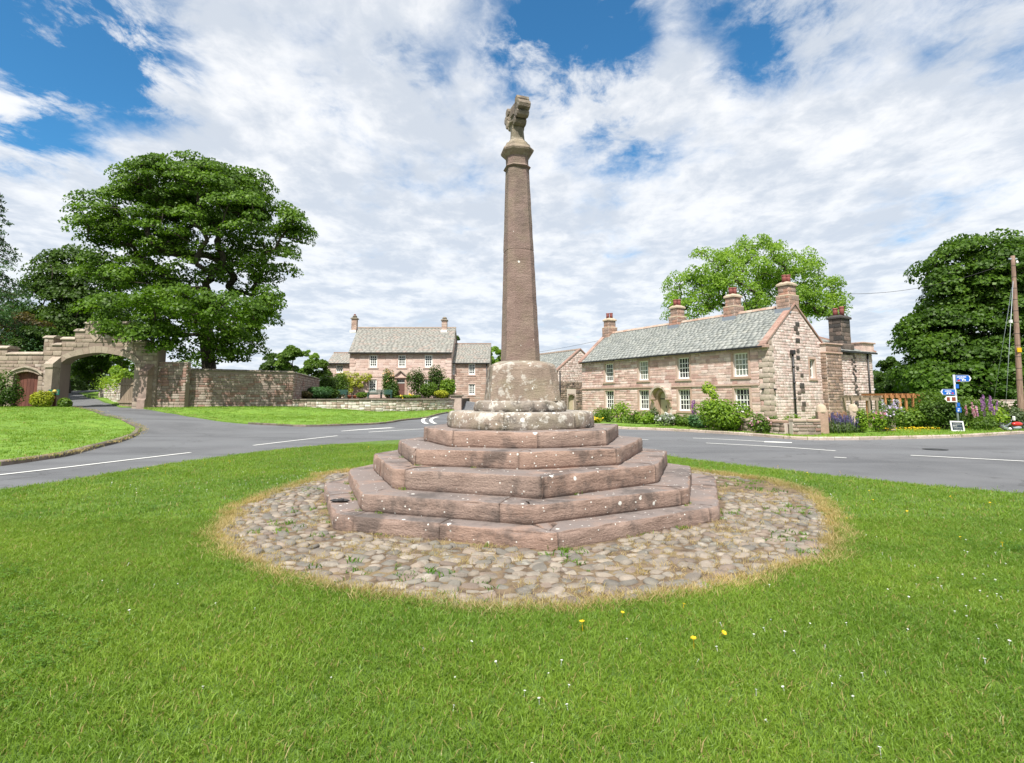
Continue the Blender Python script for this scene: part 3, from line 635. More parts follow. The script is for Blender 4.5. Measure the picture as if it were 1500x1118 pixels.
# cross head: foliated arms in a plane that points almost at the viewer
hd = bpy.data.objects.new('cross_head', None); COL.objects.link(hd); hd.parent = cross; hd.location = (cx, cy, hc.z - .055); hd.scale = (.93, .93, .93); hd.rotation_euler.z = R(-70)
mb = MB(); mb.box(-.16, .16, -.09, .09, -.17, .17, None, .025); mb.box(-.10, .10, -.115, .115, -.10, .10, None, .03); mb.build('boss', M_head, hd)
for ang, L in ((0, .31), (90, .28), (180, .31), (270, .2)):
    Ma = Matrix.Rotation(R(ang), 4, 'Y'); mb = MB(); mb.box(.10, L - .06, -.085, .085, -.085, .085, Ma, .02)
    if ang != 270:
        for dx, dz, r in ((L - .05, .125, .085), (L - .05, -.125, .085), (L + .02, 0, .095)):
            pts = [Ma @ Vector((dx, y, dz)) for y in (-.12, -.115, -.105, .105, .115, .12)]; mb.tube(pts, [r * .8, r * .93, r, r, r * .93, r * .8], 9, True, False)
        mb.box(L - .10, L + .03, -.10, .10, -.055, .055, Ma, .015)
    mb.build('arm', M_head, hd)
# scrap of dark cloth left on the lowest step
q = atz(497, 735, .222); mb = MB(); mb.blob((q.x, q.y, q.z + .012), (.12, .04, .022), 3, 3, .5); mb.blob((q.x + .03, q.y - .01, q.z + .02), (.05, .04, .025), 5, 2, .5)
tag(mb.build('crumpled_cloth', M_black), 'crumpled black scrap lying on the lowest step of the cross', 'cloth')

# cobbles round the cross
def pebble(seed):
    bm = bmesh.new(); bmesh.ops.create_cube(bm, size=2); bmesh.ops.subdivide_edges(bm, edges=bm.edges[:], cuts=1, use_grid_fill=True)
    bm.verts.index_update(); vs = []
    for v in bm.verts:
        c = v.co; l = c.length; q = c / l * (.55 + .45 / max(abs(c.x), abs(c.y), abs(c.z)) * l * .62)
        k = 1 + .22 * noise.noise(q * 1.3 + Vector((seed * 7.7, seed * 2.1, 0))); vs.append(np.array(q * k * .62))
    fs = [[v.index for v in f.verts] for f in bm.faces]; bm.free(); return np.array(vs), np.array(fs)
PEB = [pebble(i) for i in range(9)]; PEBM = [mesh_np('cobble', v, f, True) for v, f in PEB]
for m_ in PEBM: m_.materials.append(M_cob)
cob = []
base_oct = np.array(POLY[1]); cc = np.array(CC)
def outside_oct(p, mrg): 
    q = cc + (p - cc) * (1 - mrg / np.linalg.norm(p - cc)); return not inpoly(np.array([q]), POLY[1])[0]
r = 2.55
while r < 5.6:
    a = random.random(); row = random.uniform(.10, .135)
    while a < 2 * math.pi + .0:
        L = random.uniform(.10, .20); p = cc + np.array([math.cos(a) * r, math.sin(a) * r * .97])
        if outside_oct(p, .06) and inpoly(np.array([p]), ap)[0] and random.random() > .03:
            cob.append((p[0] + random.uniform(-.02, .02), p[1] + random.uniform(-.02, .02), L, row, a + math.pi / 2 + random.gauss(0, .22) + (.35 if p[0] > 0 else -.1)))
        a += L * 1.0 / r
    r += row * .93
cob.sort(key=lambda t: t[0] ** 2 + t[1] ** 2)
apr = tag(thing('cobbled_apron', None, None), kind='structure')
JV, JF = [], []; nv = 0
for i, (x, y, L, wd, a) in enumerate(cob):
    k = random.randrange(9); h = random.uniform(.045, .07); z = .018 + random.uniform(-.016, .012)
    sx, sy = L * random.uniform(.98, 1.12), wd * random.uniform(.92, 1.12); tx, ty = random.gauss(0, .13), random.gauss(0, .13)
    if i < 300:
        o = bpy.data.objects.new('cobble', PEBM[k]); COL.objects.link(o); o.parent = apr; o.location = (x, y, z); o.rotation_euler = (tx, ty, a); o.scale = (sx, sy, h)
    else:
        v, f = PEB[k]; M = np.array(Matrix.Rotation(a, 3, 'Z') @ Matrix.Rotation(ty, 3, 'Y') @ Matrix.Rotation(tx, 3, 'X')); JV.append((v * (sx, sy, h)) @ M.T + (x, y, z)); JF.append(f + nv); nv += len(v)
tag(link('cobbles', mesh_np('cobbles', np.concatenate(JV), np.concatenate(JF), True), apr, M_cob), kind='stuff')
print('cobbles', len(cob))

# ------------------------------------------------------------ masonry
def unit_stone(seed):
    r = random.Random(seed); j = lambda a: r.uniform(-a, a)
    v = [(sx * .5, y, sz * .5) for y in (0, -.7) for sx, sz in ((-1, -1), (1, -1), (1, 1), (-1, 1))]
    v = [(x + (j(.012) if y else 0), y, z + (j(.03) if y else 0)) for x, y, z in v]
    v += [(sx * .47 + j(.012), -1 + j(.12), sz * .43 + j(.03)) for sx, sz in ((-1, -1), (1, -1), (1, 1), (-1, 1))]
    f = [(0, 1, 5, 4), (1, 2, 6, 5), (2, 3, 7, 6), (3, 0, 4, 7), (4, 5, 9, 8), (5, 6, 10, 9), (6, 7, 11, 10), (7, 4, 8, 11), (8, 9, 10, 11)]
    return np.array(v), np.array(f)
US = [unit_stone(i) for i in range(8)]
class Stones:
    """blocks of masonry: (frame, x, z, w, h, depth) each; some single pieces, the rest joined"""
    def __init__(s): s.l = []
    def course(s, M, inside, x0, x1, z0, z1, hr=(.16, .26), wr=(.3, .7), dep=(.025, .05), gap=.018, holes=()):
        """courses of stones between x0..x1 where inside(x,z); holes are (x0,x1,z0,z1) rectangles: stones are cut to butt against them"""
        z = z0
        while z < z1 - .05:
            h = min(random.uniform(*hr), z1 - z)
            if z1 - z - h < .07: h = z1 - z
            spans = [(x0, x1)]
            for (a, b, c, d) in holes:
                if z + h > c + .01 and z < d - .01:
                    ns = []
                    for (p, q) in spans:
                        if b <= p or a >= q: ns.append((p, q)); continue
                        if a > p: ns.append((p, a))
                        if b < q: ns.append((b, q))
                    spans = ns
            for p, q in spans:
                x = p - random.uniform(0, .3) * (p == x0)
                while x < q - .04:
                    w_ = random.uniform(*wr); xe = x + w_
                    if q - xe < wr[0] * .6: xe = q
                    a, b = max(x, p), min(xe, q); ha = h
                    if b - a > .05 and inside((a + b) / 2, z + h / 2):
                        # trim ends that run out of the outline
                        while b - a > .05 and not (inside(a, z + h * .9) and inside(a, z + .03)): a += .04
                        while b - a > .05 and not (inside(b, z + h * .9) and inside(b, z + .03)): b -= .04
                        if b - a > .08: s.l.append((M, (a + b) / 2, z + h / 2, b - a - gap, h - gap, random.uniform(*dep)))
                    x = xe
            z += h
        return s
    def one(s, M, x, z, w_, h, d): s.l.append((M, x, z, w_, h, d)); return s
    def build(s, parent, mat_, single=0, name='stone', joined='stonework', key=None):
        L = s.l
        if single:
            mes = [mesh_np(name, v, f) for v, f in US]
            for m_ in mes: m_.materials.append(mat_)
            if key: L = sorted(L, key=key)
            for (M, x, z, w_, h, d) in L[:single]:
                o = bpy.data.objects.new(name, mes[random.randrange(8)]); COL.objects.link(o); o.parent = parent
                o.matrix_local = M @ Matrix.Translation((x, 0, z)) @ Matrix.Diagonal((w_, d, h, 1))
            L = L[single:]
        if not L: return
        V, Fc, nv = [], [], 0
        for (M, x, z, w_, h, d) in L:
            v, f = US[random.randrange(8)]; m3 = np.array(M.to_3x3()); p = v * (w_, d, h) + (x, 0, z); V.append(p @ m3.T + np.array(M.translation)); Fc.append(f + nv); nv += len(v)
        return tag(link(joined, mesh_np(joined, np.concatenate(V), np.concatenate(Fc)), parent, mat_), kind='stuff')
def panel(mb, M, outline, holes, t):
    """solid wall slab with an outline (x,z) and rectangular holes, thickness t into +y of the frame"""
    V = [Vector(p) for p in outline]; n = len(V); E_ = [(i, (i + 1) % n) for i in range(n)]; loops = [list(outline)]
    for (a, b, c, d) in holes:
        o = len(V); h = [(a, c), (b, c), (b, d), (a, d)]; V += [Vector(p) for p in h]; E_ += [(o + i, o + (i + 1) % 4) for i in range(4)]; loops.append(h)
    v, e, f, *_ = geometry.delaunay_2d_cdt(V, E_, [], 1, 1e-5)
    xy = np.array([tuple(p) for p in v]); fs = [t_ for t_ in f]; cen = np.array([xy[list(t_)].mean(0) for t_ in fs]); keep = inpoly(cen, list(outline))
    for (a, b, c, d) in holes: keep &= ~((cen[:, 0] > a) & (cen[:, 0] < b) & (cen[:, 1] > c) & (cen[:, 1] < d))
    fs = [t_ for t_, k in zip(fs, keep) if k]
    mb.add([M @ Vector((x, 0, z)) for x, z in xy], fs); mb.add([M @ Vector((x, t, z)) for x, z in xy], [t_[::-1] for t_ in fs])
    for L in loops:
        k = len(L); mb.add([M @ Vector((x, 0, z)) for x, z in L] + [M @ Vector((x, t, z)) for x, z in L], [(i, (i + 1) % k, k + (i + 1) % k, k + i) for i in range(k)])
def window(parent, M, x, z, w_, h, nx=4, ny=4, rec=.13, trim=.14, tmat=None, glass=None, sill=True, meet=True, bar=.036, proud=.035):
    """sash window centred at x with its bottom at z, set into the wall frame M"""
    fr = MB(); a, b = x - w_ / 2, x + w_ / 2; t = z + h; fw = .062 + max(0, bar - .036) * 3
    for bx in ((a, a + fw, z, t), (b - fw, b, z, t), (a + fw, b - fw, t - fw, t), (a + fw, b - fw, z, z + fw * 1.5)): fr.box(bx[0], bx[1], rec, rec + .08, bx[2], bx[3], M)
    ix0, ix1, iz0, iz1 = a + fw, b - fw, z + fw * 1.5, t - fw
    if meet: fr.box(ix0, ix1, rec + .015, rec + .07, (iz0 + iz1) / 2 - .028, (iz0 + iz1) / 2 + .028, M)
    for k in range(1, nx): q = ix0 + (ix1 - ix0) * k / nx; fr.box(q - bar / 2, q + bar / 2, rec + .018, rec + .06, iz0, iz1, M)
    for k in range(1, ny):
        if meet and k * 2 == ny: continue
        q = iz0 + (iz1 - iz0) * k / ny; fr.box(ix0, ix1, rec + .021, rec + .057, q - bar / 2, q + bar / 2, M)
    wn = fr.build('window', M_white, parent)
    gl = MB()
    for i in range(nx):
        for k in range(ny):
            p0, p1 = ix0 + (ix1 - ix0) * i / nx, ix0 + (ix1 - ix0) * (i + 1) / nx; q0, q1 = iz0 + (iz1 - iz0) * k / ny, iz0 + (iz1 - iz0) * (k + 1) / ny; dy = random.uniform(-.004, .004)
            gl.add([M @ Vector(p) for p in ((p0, rec + .04 + dy, q0), (p1, rec + .04 - dy, q0), (p1, rec + .043 - dy, q1), (p0, rec + .043 + dy, q1), (p0, rec + .05, q0), (p1, rec + .05, q0), (p1, rec + .05, q1), (p0, rec + .05, q1))], [(0, 1, 2, 3), (7, 6, 5, 4)])
    gl.build('pane', glass or M_glass, wn)
    if trim:
        sr = MB(); T_ = trim
        for bx in ((a - T_, a - .003, z, t), (b + .003, b + T_, z, t), (a - T_, b + T_, t + .003, t + T_ * 1.25)): sr.box(bx[0], bx[1], -proud, .05, bx[2], bx[3], M, .008)
        sr.build('surround', tmat or M_trim, wn)
        if sill: s2 = MB(); s2.box(a - T_ - .04, b + T_ + .04, -proud - .05, .12, z - .15, z - .004, M, .012); s2.build('sill', tmat or M_trim, wn)
    return wn
def unit_slate(seed):
    r = random.Random(seed + 50); j = lambda a: r.uniform(-a, a)
    v = [(-.49, 0, -.02), (.49, 0, -.02), (.49, 1, 0), (-.49, 1, 0), (-.49 + j(.02), j(.03), 1 + j(.3)), (.49 + j(.02), j(.03), 1 + j(.3)), (.49, 1, .25), (-.49, 1, .25)]
    return np.array(v), np.array([(4, 5, 6, 7), (0, 1, 5, 4), (1, 2, 6, 5), (3, 0, 4, 7)])
USL = [unit_slate(i) for i in range(8)]
def slates(parent, O, ux, us, W, H, mat_, sw=(.28, .46), ex=(.30, .17), clip=None, th=.022):
    """slate courses on a roof slope: O eave corner, ux along the eave, us up the slope; exposures shrink towards the ridge"""
    ux, us = Vector(ux).normalized(), Vector(us).normalized(); nn = ux.cross(us).normalized()
    if nn.z < 0: nn = -nn
    A = np.array((ux, us, nn)).T; V, Fc, nv = [], [], 0; s_ = -.02
    while s_ < H - .06:
        e_ = ex[0] + (ex[1] - ex[0]) * max(0, s_) / H; x = -random.uniform(0, .3)
        if s_ + e_ > H: e_ = H - s_
        while x < W:
            w_ = random.uniform(*sw) * (.7 + .3 * e_ / ex[0]); a, b = max(0, x), min(W, x + w_)
            if b - a > .06 and (clip is None or clip((a + b) / 2, s_ + e_ / 2)):
                v, f = USL[random.randrange(8)]; p = v * (b - a, e_ * 1.02, th * random.uniform(.75, 1.35)) + ((a + b) / 2, s_ + random.uniform(-.012, .008), .004); V.append(p @ A.T + np.array(O)); Fc.append(f + nv); nv += 8
            x += w_
        s_ += e_
    return tag(link('slates', mesh_np('slates', np.concatenate(V), np.concatenate(Fc)), parent, mat_), kind='stuff')
def chimney(parent, x, y, z0, sx, sy, zsh, ztop, mat_=None, pots=2, rz=0.0, potr=.115, poth=.36, base=True, capm=None, jut=.09, axis='y', hr=(.19, .26), wr=(.28, .5), soot=None, potn=10):
    """stack: wider base up to zsh, shaft up to ztop, projecting cap, pots; its blocks are pieces"""
    mat_ = mat_ or M_stack; M0 = Matrix.Translation((x, y, 0)) @ Matrix.Rotation(rz, 4, 'Z')
    mb = MB(); mb.box(-sx / 2, sx / 2, -sy / 2, sy / 2, z0, ztop, M0)
    if base: mb.box(-sx / 2 - .1, sx / 2 + .1, -sy / 2 - .1, sy / 2 + .1, z0, zsh, M0)
    ch = mb.build('chimney', M_mortar if not soot else M_soot, parent)
    st = Stones()
    def four(hx, hy, a, b, S_):
        for (ox, oy, ux, nn, W) in ((-hx, -hy, (1, 0, 0), (0, -1, 0), 2 * hx), (hx, -hy, (0, 1, 0), (1, 0, 0), 2 * hy), (hx, hy, (-1, 0, 0), (0, 1, 0), 2 * hx), (-hx, hy, (0, -1, 0), (-1, 0, 0), 2 * hy)):
            S_.course(M0 @ frame((ox, oy, 0), ux, nn), lambda u, v: True, 0, W, a, b, hr, wr, (.02, .035), .02)
    if base: four(sx / 2 + .1, sy / 2 + .1, z0, zsh, st)
    four(sx / 2, sy / 2, zsh, ztop, st); st.build(ch, mat_, min(60, len(st.l)))
    mb = MB()
    if base: mb.box(-sx / 2 - .13, sx / 2 + .13, -sy / 2 - .13, sy / 2 + .13, zsh - .05, zsh + .06, M0, .03)
    mb.box(-sx / 2 - jut, sx / 2 + jut, -sy / 2 - jut, sy / 2 + jut, ztop, ztop + .13, M0, .02)
    k = len(mb.v); mb.add([M0 @ Vector(p) for p in ((-sx / 2 - jut + .02, -sy / 2 - jut + .02, ztop + .13), (sx / 2 + jut - .02, -sy / 2 - jut + .02, ztop + .13), (sx / 2 + jut - .02, sy / 2 + jut - .02, ztop + .13), (-sx / 2 - jut + .02, sy / 2 + jut - .02, ztop + .13),
            (-sx / 2 + .1, -sy / 2 + .1, ztop + .26), (sx / 2 - .1, -sy / 2 + .1, ztop + .26), (sx / 2 - .1, sy / 2 - .1, ztop + .26), (-sx / 2 + .1, sy / 2 - .1, ztop + .26))], [(0, 1, 5, 4), (1, 2, 6, 5), (2, 3, 7, 6), (3, 0, 4, 7), (4, 5, 6, 7)])
    mb.build('cap', capm or M_cap, ch)
    for i in range(pots):
        o = (i - (pots - 1) / 2) * potr * 2.9; p = M0 @ Vector((o if axis == 'x' else 0, o if axis == 'y' else 0, ztop + .25)); mb = MB(); hh = poth * (1 if i % 2 == 0 else 1.12)
        mb.lathe([(potr * 1.02, 0), (potr, hh * .7), (potr * .9, hh * .78), (potr * 1.12, hh * .84), (potr * 1.15, hh * .97), (potr, hh), (potr * .7, hh), (potr * .65, hh * .8)], potn, p); mb.build('pot', M_pot, ch)
    return ch
def rect(a, b, c, d): return lambda x, z: a - .001 <= x <= b + .001 and c - .001 <= z <= d + .001

# ------------------------------------------------------------ the long house on the right
HO = (5.7, 44.55, 0); HL, HD, HE, HR = 16.8, 5.3, 4.72, 7.0
RZ = math.atan2(-.866, .5)
house = thing('long_house', 'long two storey pink sandstone house with green slate roof and four ridge chimneys', 'house', HO, RZ)
FRT = frame((0, 0, 0), (1, 0, 0), (0, -1, 0)); GBL = frame((HL, 0, 0), (0, 1, 0), (1, 0, 0))
# facade x of the openings from the photograph: the facade line seen at each pixel column
def fx(px):
    a = (px - 750) / FPX; return (a * HO[1] - HO[0]) / (.5 + .866 * a)
def gx(px):
    ox, oy = HO[0] + .5 * HL, HO[1] - .866 * HL; a = (px - 750) / FPX; return (a * oy - ox) / (.866 - .5 * a)
WX = [fx(892.3), fx(942.5), fx(1001), fx(1085)]
print('win x', WX, 'door', fx(969.5), 'pier', gx(1203), gx(1225), gx(1278), 'gable end', gx(1205))
UZ, UH, LZ, LH, WW = 2.83, 1.36, .78, 1.36, 1.0
winU = [(x - WW / 2, x + WW / 2, UZ, UZ + UH) for x in WX]; winL = [(x - WW / 2, x + WW / 2, LZ, LZ + LH) for x in WX]
DX = fx(969.5); door = (DX - .5, DX + .5, 0, 2.12)
mb = MB(); panel(mb, FRT, [(0, -.3), (HL, -.3), (HL, HE), (0, HE)], winU + winL + [(door[0], door[1], -.28, 2.1)], .45)
mid = HD / 2
gw = (gx(1190) - .26, gx(1190) + .26, 2.75, 3.85)
panel(mb, GBL, [(.45, -.3), (HD - .45, -.3), (HD, HE), (mid, HR - .12), (0, HE), (.45, HE)][:2] + [(HD - .45, HE), (HD, HE), (mid, HR - .12), (0, HE), (.45, HE)], [gw], .45)
panel(mb, frame((HL, HD, 0), (-1, 0, 0), (0, 1, 0)), [(0, -.3), (HL, -.3), (HL, HE), (0, HE)], [], .45)
panel(mb, frame((0, HD, 0), (0, -1, 0), (-1, 0, 0)), [(.45, -.3), (HD - .45, -.3), (HD - .45, HE), (HD, HE), (mid, HR - .12), (0, HE), (.45, HE)], [], .45)
mb.box(.5, HL - .5, .6, HD - .6, 2.45, 2.5)
wall = mb.build('wall', M_mortar, house)
def tr(h, t=.15, s=.17): return (h[0] - t, h[1] + t, h[2] - s, h[3] + t * 1.25)
st = Stones(); hs = [tr(h) for h in winU + winL] + [(door[0] - .32, door[1] + .32, -.3, 2.5)]
QW = .42
st.course(FRT, rect(0, HL, -.3, HE), 0, HL - .62, -.1, 2.28, (.13, .23), (.3, .85), (.012, .03), .013, hs)
st.course(FRT, rect(0, HL, -.3, HE), 0, HL - .62, 2.40, HE - .02, (.13, .23), (.3, .85), (.012, .03), .013, hs)
st.build(wall, M_house, 300, key=lambda s: -s[1])
# string course between the storeys, quoins at the near corner
sc = MB(); prev = 0
for (a, b) in sorted([(h[0], h[1]) for h in hs if h[2] < 2.4 and h[3] > 2.35]) + [(HL - .62, HL)]:
    sc.box(prev + .004, a - .004, -.085, .05, 2.285, 2.395, None, .01); prev = b
sc.build('string_course', M_trim, house)
def ing(y, z): return z < HE + (HR - .15 - HE) * (1 - abs(y - mid) / mid) if z > HE else 0 <= y <= HD
sg = Stones(); ghs = [tr(gw, .12, .14), (HD / 2 - .28, HD / 2 + .2, 4.9, 6.6)]
sg.course(GBL, ing, .5, HD, -.1, HR, (.12, .2), (.18, .45), (.01, .028), .013, [tr(gw, .12, .14)])
sg.build(wall, M_gable, 0)
qs = Stones(); z = -.05; k = 0
while z < HE - .1:
    h = random.uniform(.27, .33); long_ = k % 2
    wf, wg = (.60, .34) if long_ else (.38, .5)
    qs.one(FRT, HL - wf / 2 + .028, z + h / 2, wf, h - .02, .06); qs.one(GBL, wg / 2 - .03, z + h / 2, wg, h - .02, .055); z += h; k += 1
qs.build(wall, M_quoin, 40, 'quoin')
sf = Stones(); sf.course(FRT, rect(0, HL, -.3, HE), HL - .62, HL - .4, -.05, HE - .1, (.27, .33), (.2, .25), (.02, .03), .02); sf.build(wall, M_house, 0)
# a chain of sooty stones down the gable
so = Stones()
for zz_ in (1.0, 1.25, 1.6, 1.9, 2.0, 2.3, 2.9, 3.3, 3.9, 4.3, 4.9, 5.35, 5.6, 5.85): so.one(GBL, mid + .15 + random.uniform(-.22, .22), zz_, random.uniform(.2, .4), random.uniform(.16, .3), .05)
so.build(wall, M_soot, 14, 'sooty_stone')
for i, (x, up) in enumerate([(x, u) for u in (1, 0) for x in WX]):
    window(house, FRT, x, UZ if up else LZ, WW, UH if up else LH, 4, 4, .14, .14, glass=M_curtain if (up and i in (1, 3)) else M_glass)
window(house, GBL, (gw[0] + gw[1]) / 2, gw[2], gw[1] - gw[0], gw[3] - gw[2], 2, 2, .16, .11)
# doorway: planked arched door, moulded arch and a shell hood on brackets
dr = tag(bpy.data.objects.new('door', None)); COL.objects.link(dr); dr.parent = house; dr.location = (DX, 0, 0)
mb = MB(); aw = .42
for k in range(5):
    xa, xb = -aw + 2 * aw * k / 5 + .006, -aw + 2 * aw * (k + 1) / 5 - .006
    top = lambda x: 1.62 + math.sqrt(max(0, aw * aw - x * x)) * .95
    mb.prismy([(xa, 0), (xb, 0), (xb, top(xb)), ((xa + xb) / 2, top((xa + xb) / 2)), (xa, top(xa))], .22, .27)
mb.build('plank', M_cream, dr); mb = MB(); mb.box(-aw, aw, .21, .225, 1.50, 1.57); mb.bar((.1, .21, 1.0), (.1, .19, 1.0), .05, .16); mb.build('ironwork', M_iron, dr)
def arch(r0, r1, zc_, y0, y1, mbx, z0=0, n=14, sq=.95):
    o = [(-r1, z0)] + [(r1 * math.cos(math.pi - math.pi * k / n), zc_ + r1 * sq * math.sin(math.pi * k / n)) for k in range(n + 1)] + [(r1, z0)]
    i = [(r0, z0)] + [(r0 * math.cos(math.pi * k / n), zc_ + r0 * sq * math.sin(math.pi * k / n)) for k in range(n + 1)] + [(-r0, z0)]
    for k in range(len(o) - 1):
        a, b = o[k], o[k + 1]; c, d = i[len(i) - 2 - k], i[len(i) - 1 - k]; mbx.prismy([a, b, c, d], y0, y1)
mb = MB(); arch(.43, .62, 1.62, -.04, .24, mb); mb.build('surround', M_trim, dr)
mb = MB(); arch(.66, .80, 1.66, -.42, .03, mb, 1.62); mb.build('hood', M_quoin, dr)
mb = MB(); arch(.62, .658, 1.66, -.36, -.02, mb, 1.62); mb.build('hood_lining', M_trim, dr)
for s in (-1, 1):
    mb = MB(); mb.prismy([(0, 0), (.26, 0), (.26, .12), (0, .12)], -.40, .02, Matrix.Translation((s * .73 - .13, 0, 1.49)))
    mb.add([(s * .73 + dx, y, z) for dx in (-.09, .09) for y, z in ((-.36, 1.49), (.02, 1.49), (.02, .98), (-.08, 1.0), (-.13, 1.25))], [(0, 1, 2, 3, 4), (9, 8, 7, 6, 5)] + [(i, 5 + i, 5 + (i + 1) % 5, (i + 1) % 5) for i in range(5)]); mb.build('bracket', M_trim, dr)
# roof
sl = math.hypot(mid + .28, HR - HE + .24)
roof = MB(); ov = .28; zr = HR + .02; ze = HE - .02; slope = (HR - HE) / mid
for sgn in (0, 1):
    y0 = -ov if not sgn else HD + ov; ze_ = HE - slope * ov
    P = [(.02, y0, ze_), (HL - .02, y0, ze_), (HL - .02, mid, HR), (.02, mid, HR)]; Q = [(x, y, z - .1) for x, y, z in P]
    roof.add(P + Q, [(0, 1, 2, 3), (7, 6, 5, 4), (0, 4, 5, 1), (1, 5, 6, 2), (2, 6, 7, 3), (3, 7, 4, 0)])
rf = roof.build('roof', M_slate, house)
up_ = (0, mid + ov, HR - (HE - slope * ov)); H_ = math.hypot(up_[1], up_[2])
slates(rf, (.02, -ov, HE - slope * ov), (1, 0, 0), up_, HL - .04, H_, M_slate)
slates(rf, (HL - .02, HD + ov, HE - slope * ov), (-1, 0, 0), (0, -up_[1], up_[2]), HL - .04, H_, M_slate, (.5, .8), (.45, .3))
gt = MB(); gt.box(.1, HL - .1, -ov - .07, -ov + .005, HE - slope * ov - .10, HE - slope * ov - .015); gt.build('gutter', M_iron, rf)
for xe, s in ((0, -1), (HL, 1)):                       # verge copings each side
    for sg_ in (0, 1):
        n = 6
        for k in range(n):
            f0, f1 = k / n, (k + 1) / n; ya = -ov - .02 + (mid + ov + .02) * f0; yb = -ov - .02 + (mid + ov + .02) * f1 - .01
            if sg_: ya, yb = HD - ya, HD - yb
            za, zb = [HE + slope * (min(y, HD - y)) for y in (ya, yb)]; xa, xb = sorted((xe - s * .34, xe + s * .07)); mb = MB()
            mb.add([(x, y, z + dz) for dz in (.0, .11) for x in (xa, xb) for y, z in ((ya, za), (yb, zb))], [(0, 1, 3, 2), (4, 6, 7, 5), (0, 2, 6, 4), (1, 5, 7, 3), (0, 4, 5, 1), (2, 3, 7, 6)]); mb.build('coping', M_vcope, rf)
    for yy, s2 in ((-ov, 1), (HD + ov, -1)):
        mb = MB(); xa, xb = sorted((xe - s * .42, xe + s * .1)); ya, yb = sorted((yy - s2 * .06, yy + s2 * .34)); mb.box(xa, xb, ya, yb, HE - slope * ov - .14, HE - slope * ov + .05, None, .03); mb.build('kneeler', M_vcope, rf)
n = 34
for k in range(n):
    a, b = .3 + (HL - .6) * k / n, .3 + (HL - .6) * (k + 1) / n - .015; mb = MB()
    mb.add([(x, y, z) for x in (a, b) for y, z in ((mid - .18, HR - .09), (mid - .05, HR + .07), (mid + .05, HR + .07), (mid + .18, HR - .09))], [(0, 1, 5, 4), (1, 2, 6, 5), (2, 3, 7, 6), (0, 3, 2, 1), (4, 5, 6, 7)]); mb.build('ridge_stone', M_ridge, rf)
cxs = [.42, HL - 8.9, HL - 4.15, HL - .42]
for i, x in enumerate(cxs):
    chimney(house, x, mid, HR - .75, .62, .72, HR + (.42, .36, .42, .52)[i], HR + (1.0, .98, 1.02, 1.12)[i], poth=.42, potr=.13)
    if i in (1, 2, 3):
        mb = MB(); mb.box(x - .47, x + .47, mid - .56, mid - .40, HR - .56, HR - .22); mb.build('flashing', M_lead, rf)
# cast iron downpipe on the gable, lamp stubs
pipx = gx(1158.5); mb = MB(); mb.tube([HP for HP in ((HL + .16, pipx, -.1), (HL + .16, pipx, 4.25))], .055, 8); mb.box(HL + .06, HL + .28, pipx - .13, pipx + .13, 4.05, 4.3, None, .03)
for z in (.6, 1.5, 2.4, 3.3): mb.tube([(HL + .16, pipx, z), (HL + .16, pipx, z + .12)], .075, 8)
mb.build('downpipe', M_iron, house)
MB().box(HL, HL + .16, .28, .38, 2.02, 2.12).build('stub_bracket', M_iron, house); MB().box(HL - .4, HL - .3, -.16, 0, 2.02, 2.12).build('stub_bracket', M_iron, house)

# rear wing that continues the gable side: pier, wing wall, sooty stack
wy0, wy1 = gx(1225) - 0, gx(1278)
wing = thing('rear_wing', 'pale stone rear wing with dark streaked wall and tall black chimney stack', 'house wing', HO, RZ)
WE = 4.55; PW0 = gx(1203)
mb = MB(); panel(mb, GBL, [(HD + .02, -.3), (wy1, -.3), (wy1, WE), (HD + .02, WE)], [], .4)
mb.box(HL - 5, HL - .41, wy1 - .4, wy1, -.3, WE); ww = mb.build('wall', M_mortar, wing)
st = Stones(); st.course(GBL, rect(HD, wy1, -.3, WE), wy0 + .02, wy1, -.1, WE, (.11, .19), (.16, .42), (.015, .04), .016, []); st.build(ww, M_gable, 0)
mb = MB(); pr0, pr1 = PW0, wy0; mb.box(HL + .002, HL + .34, pr0, pr1, -.3, 4.75); pier = mb.build('pier', M_mortar, wing)
PF = frame((HL + .34, pr0, 0), (0, 1, 0), (1, 0, 0)); PS = frame((HL, pr0, 0), (1, 0, 0), (0, -1, 0))
st = Stones(); st.course(PF, rect(0, 9, -1, 9), 0, pr1 - pr0, -.1, 4.2, (.14, .24), (.2, .5), (.02, .04), .018); st.course(PS, rect(0, 9, -1, 9), 0, .34, -.1, 4.2, (.14, .24), (.2, .4), (.02, .04), .018)
st.course(PF, rect(0, 9, -1, 9), 0, pr1 - pr0, 4.34, 4.72, (.3, .35), (.5, .8), (.02, .04), .018); st.build(pier, stone('pier_stone', [(.34, .24, .185), (.28, .19, .145), (.24, .17, .135), (.38, .28, .225), (.20, .15, .125)], 4, .3, dark=.4), 40)
mb = MB(); mb.box(HL + .0, HL + .42, pr0 - .05, pr1 + .06, 4.22, 4.33, None, .02); mb.box(HL - .3, HL + .44, pr0 - .08, pr1 + .08, 4.76, 4.85, None, .02); mb.build('pier_cap', M_trim, pier)
so = Stones(); scx = gx(1251)
for k in range(46): z_ = 4.35 * (1 - (k / 46) ** .8) + .1; so.one(GBL, scx + random.gauss(0, .16 + .05 * (4.5 - z_) / 4), z_, random.uniform(.14, .3), random.uniform(.1, .17), .05)
so.build(ww, M_soot, 46, 'sooty_stone')
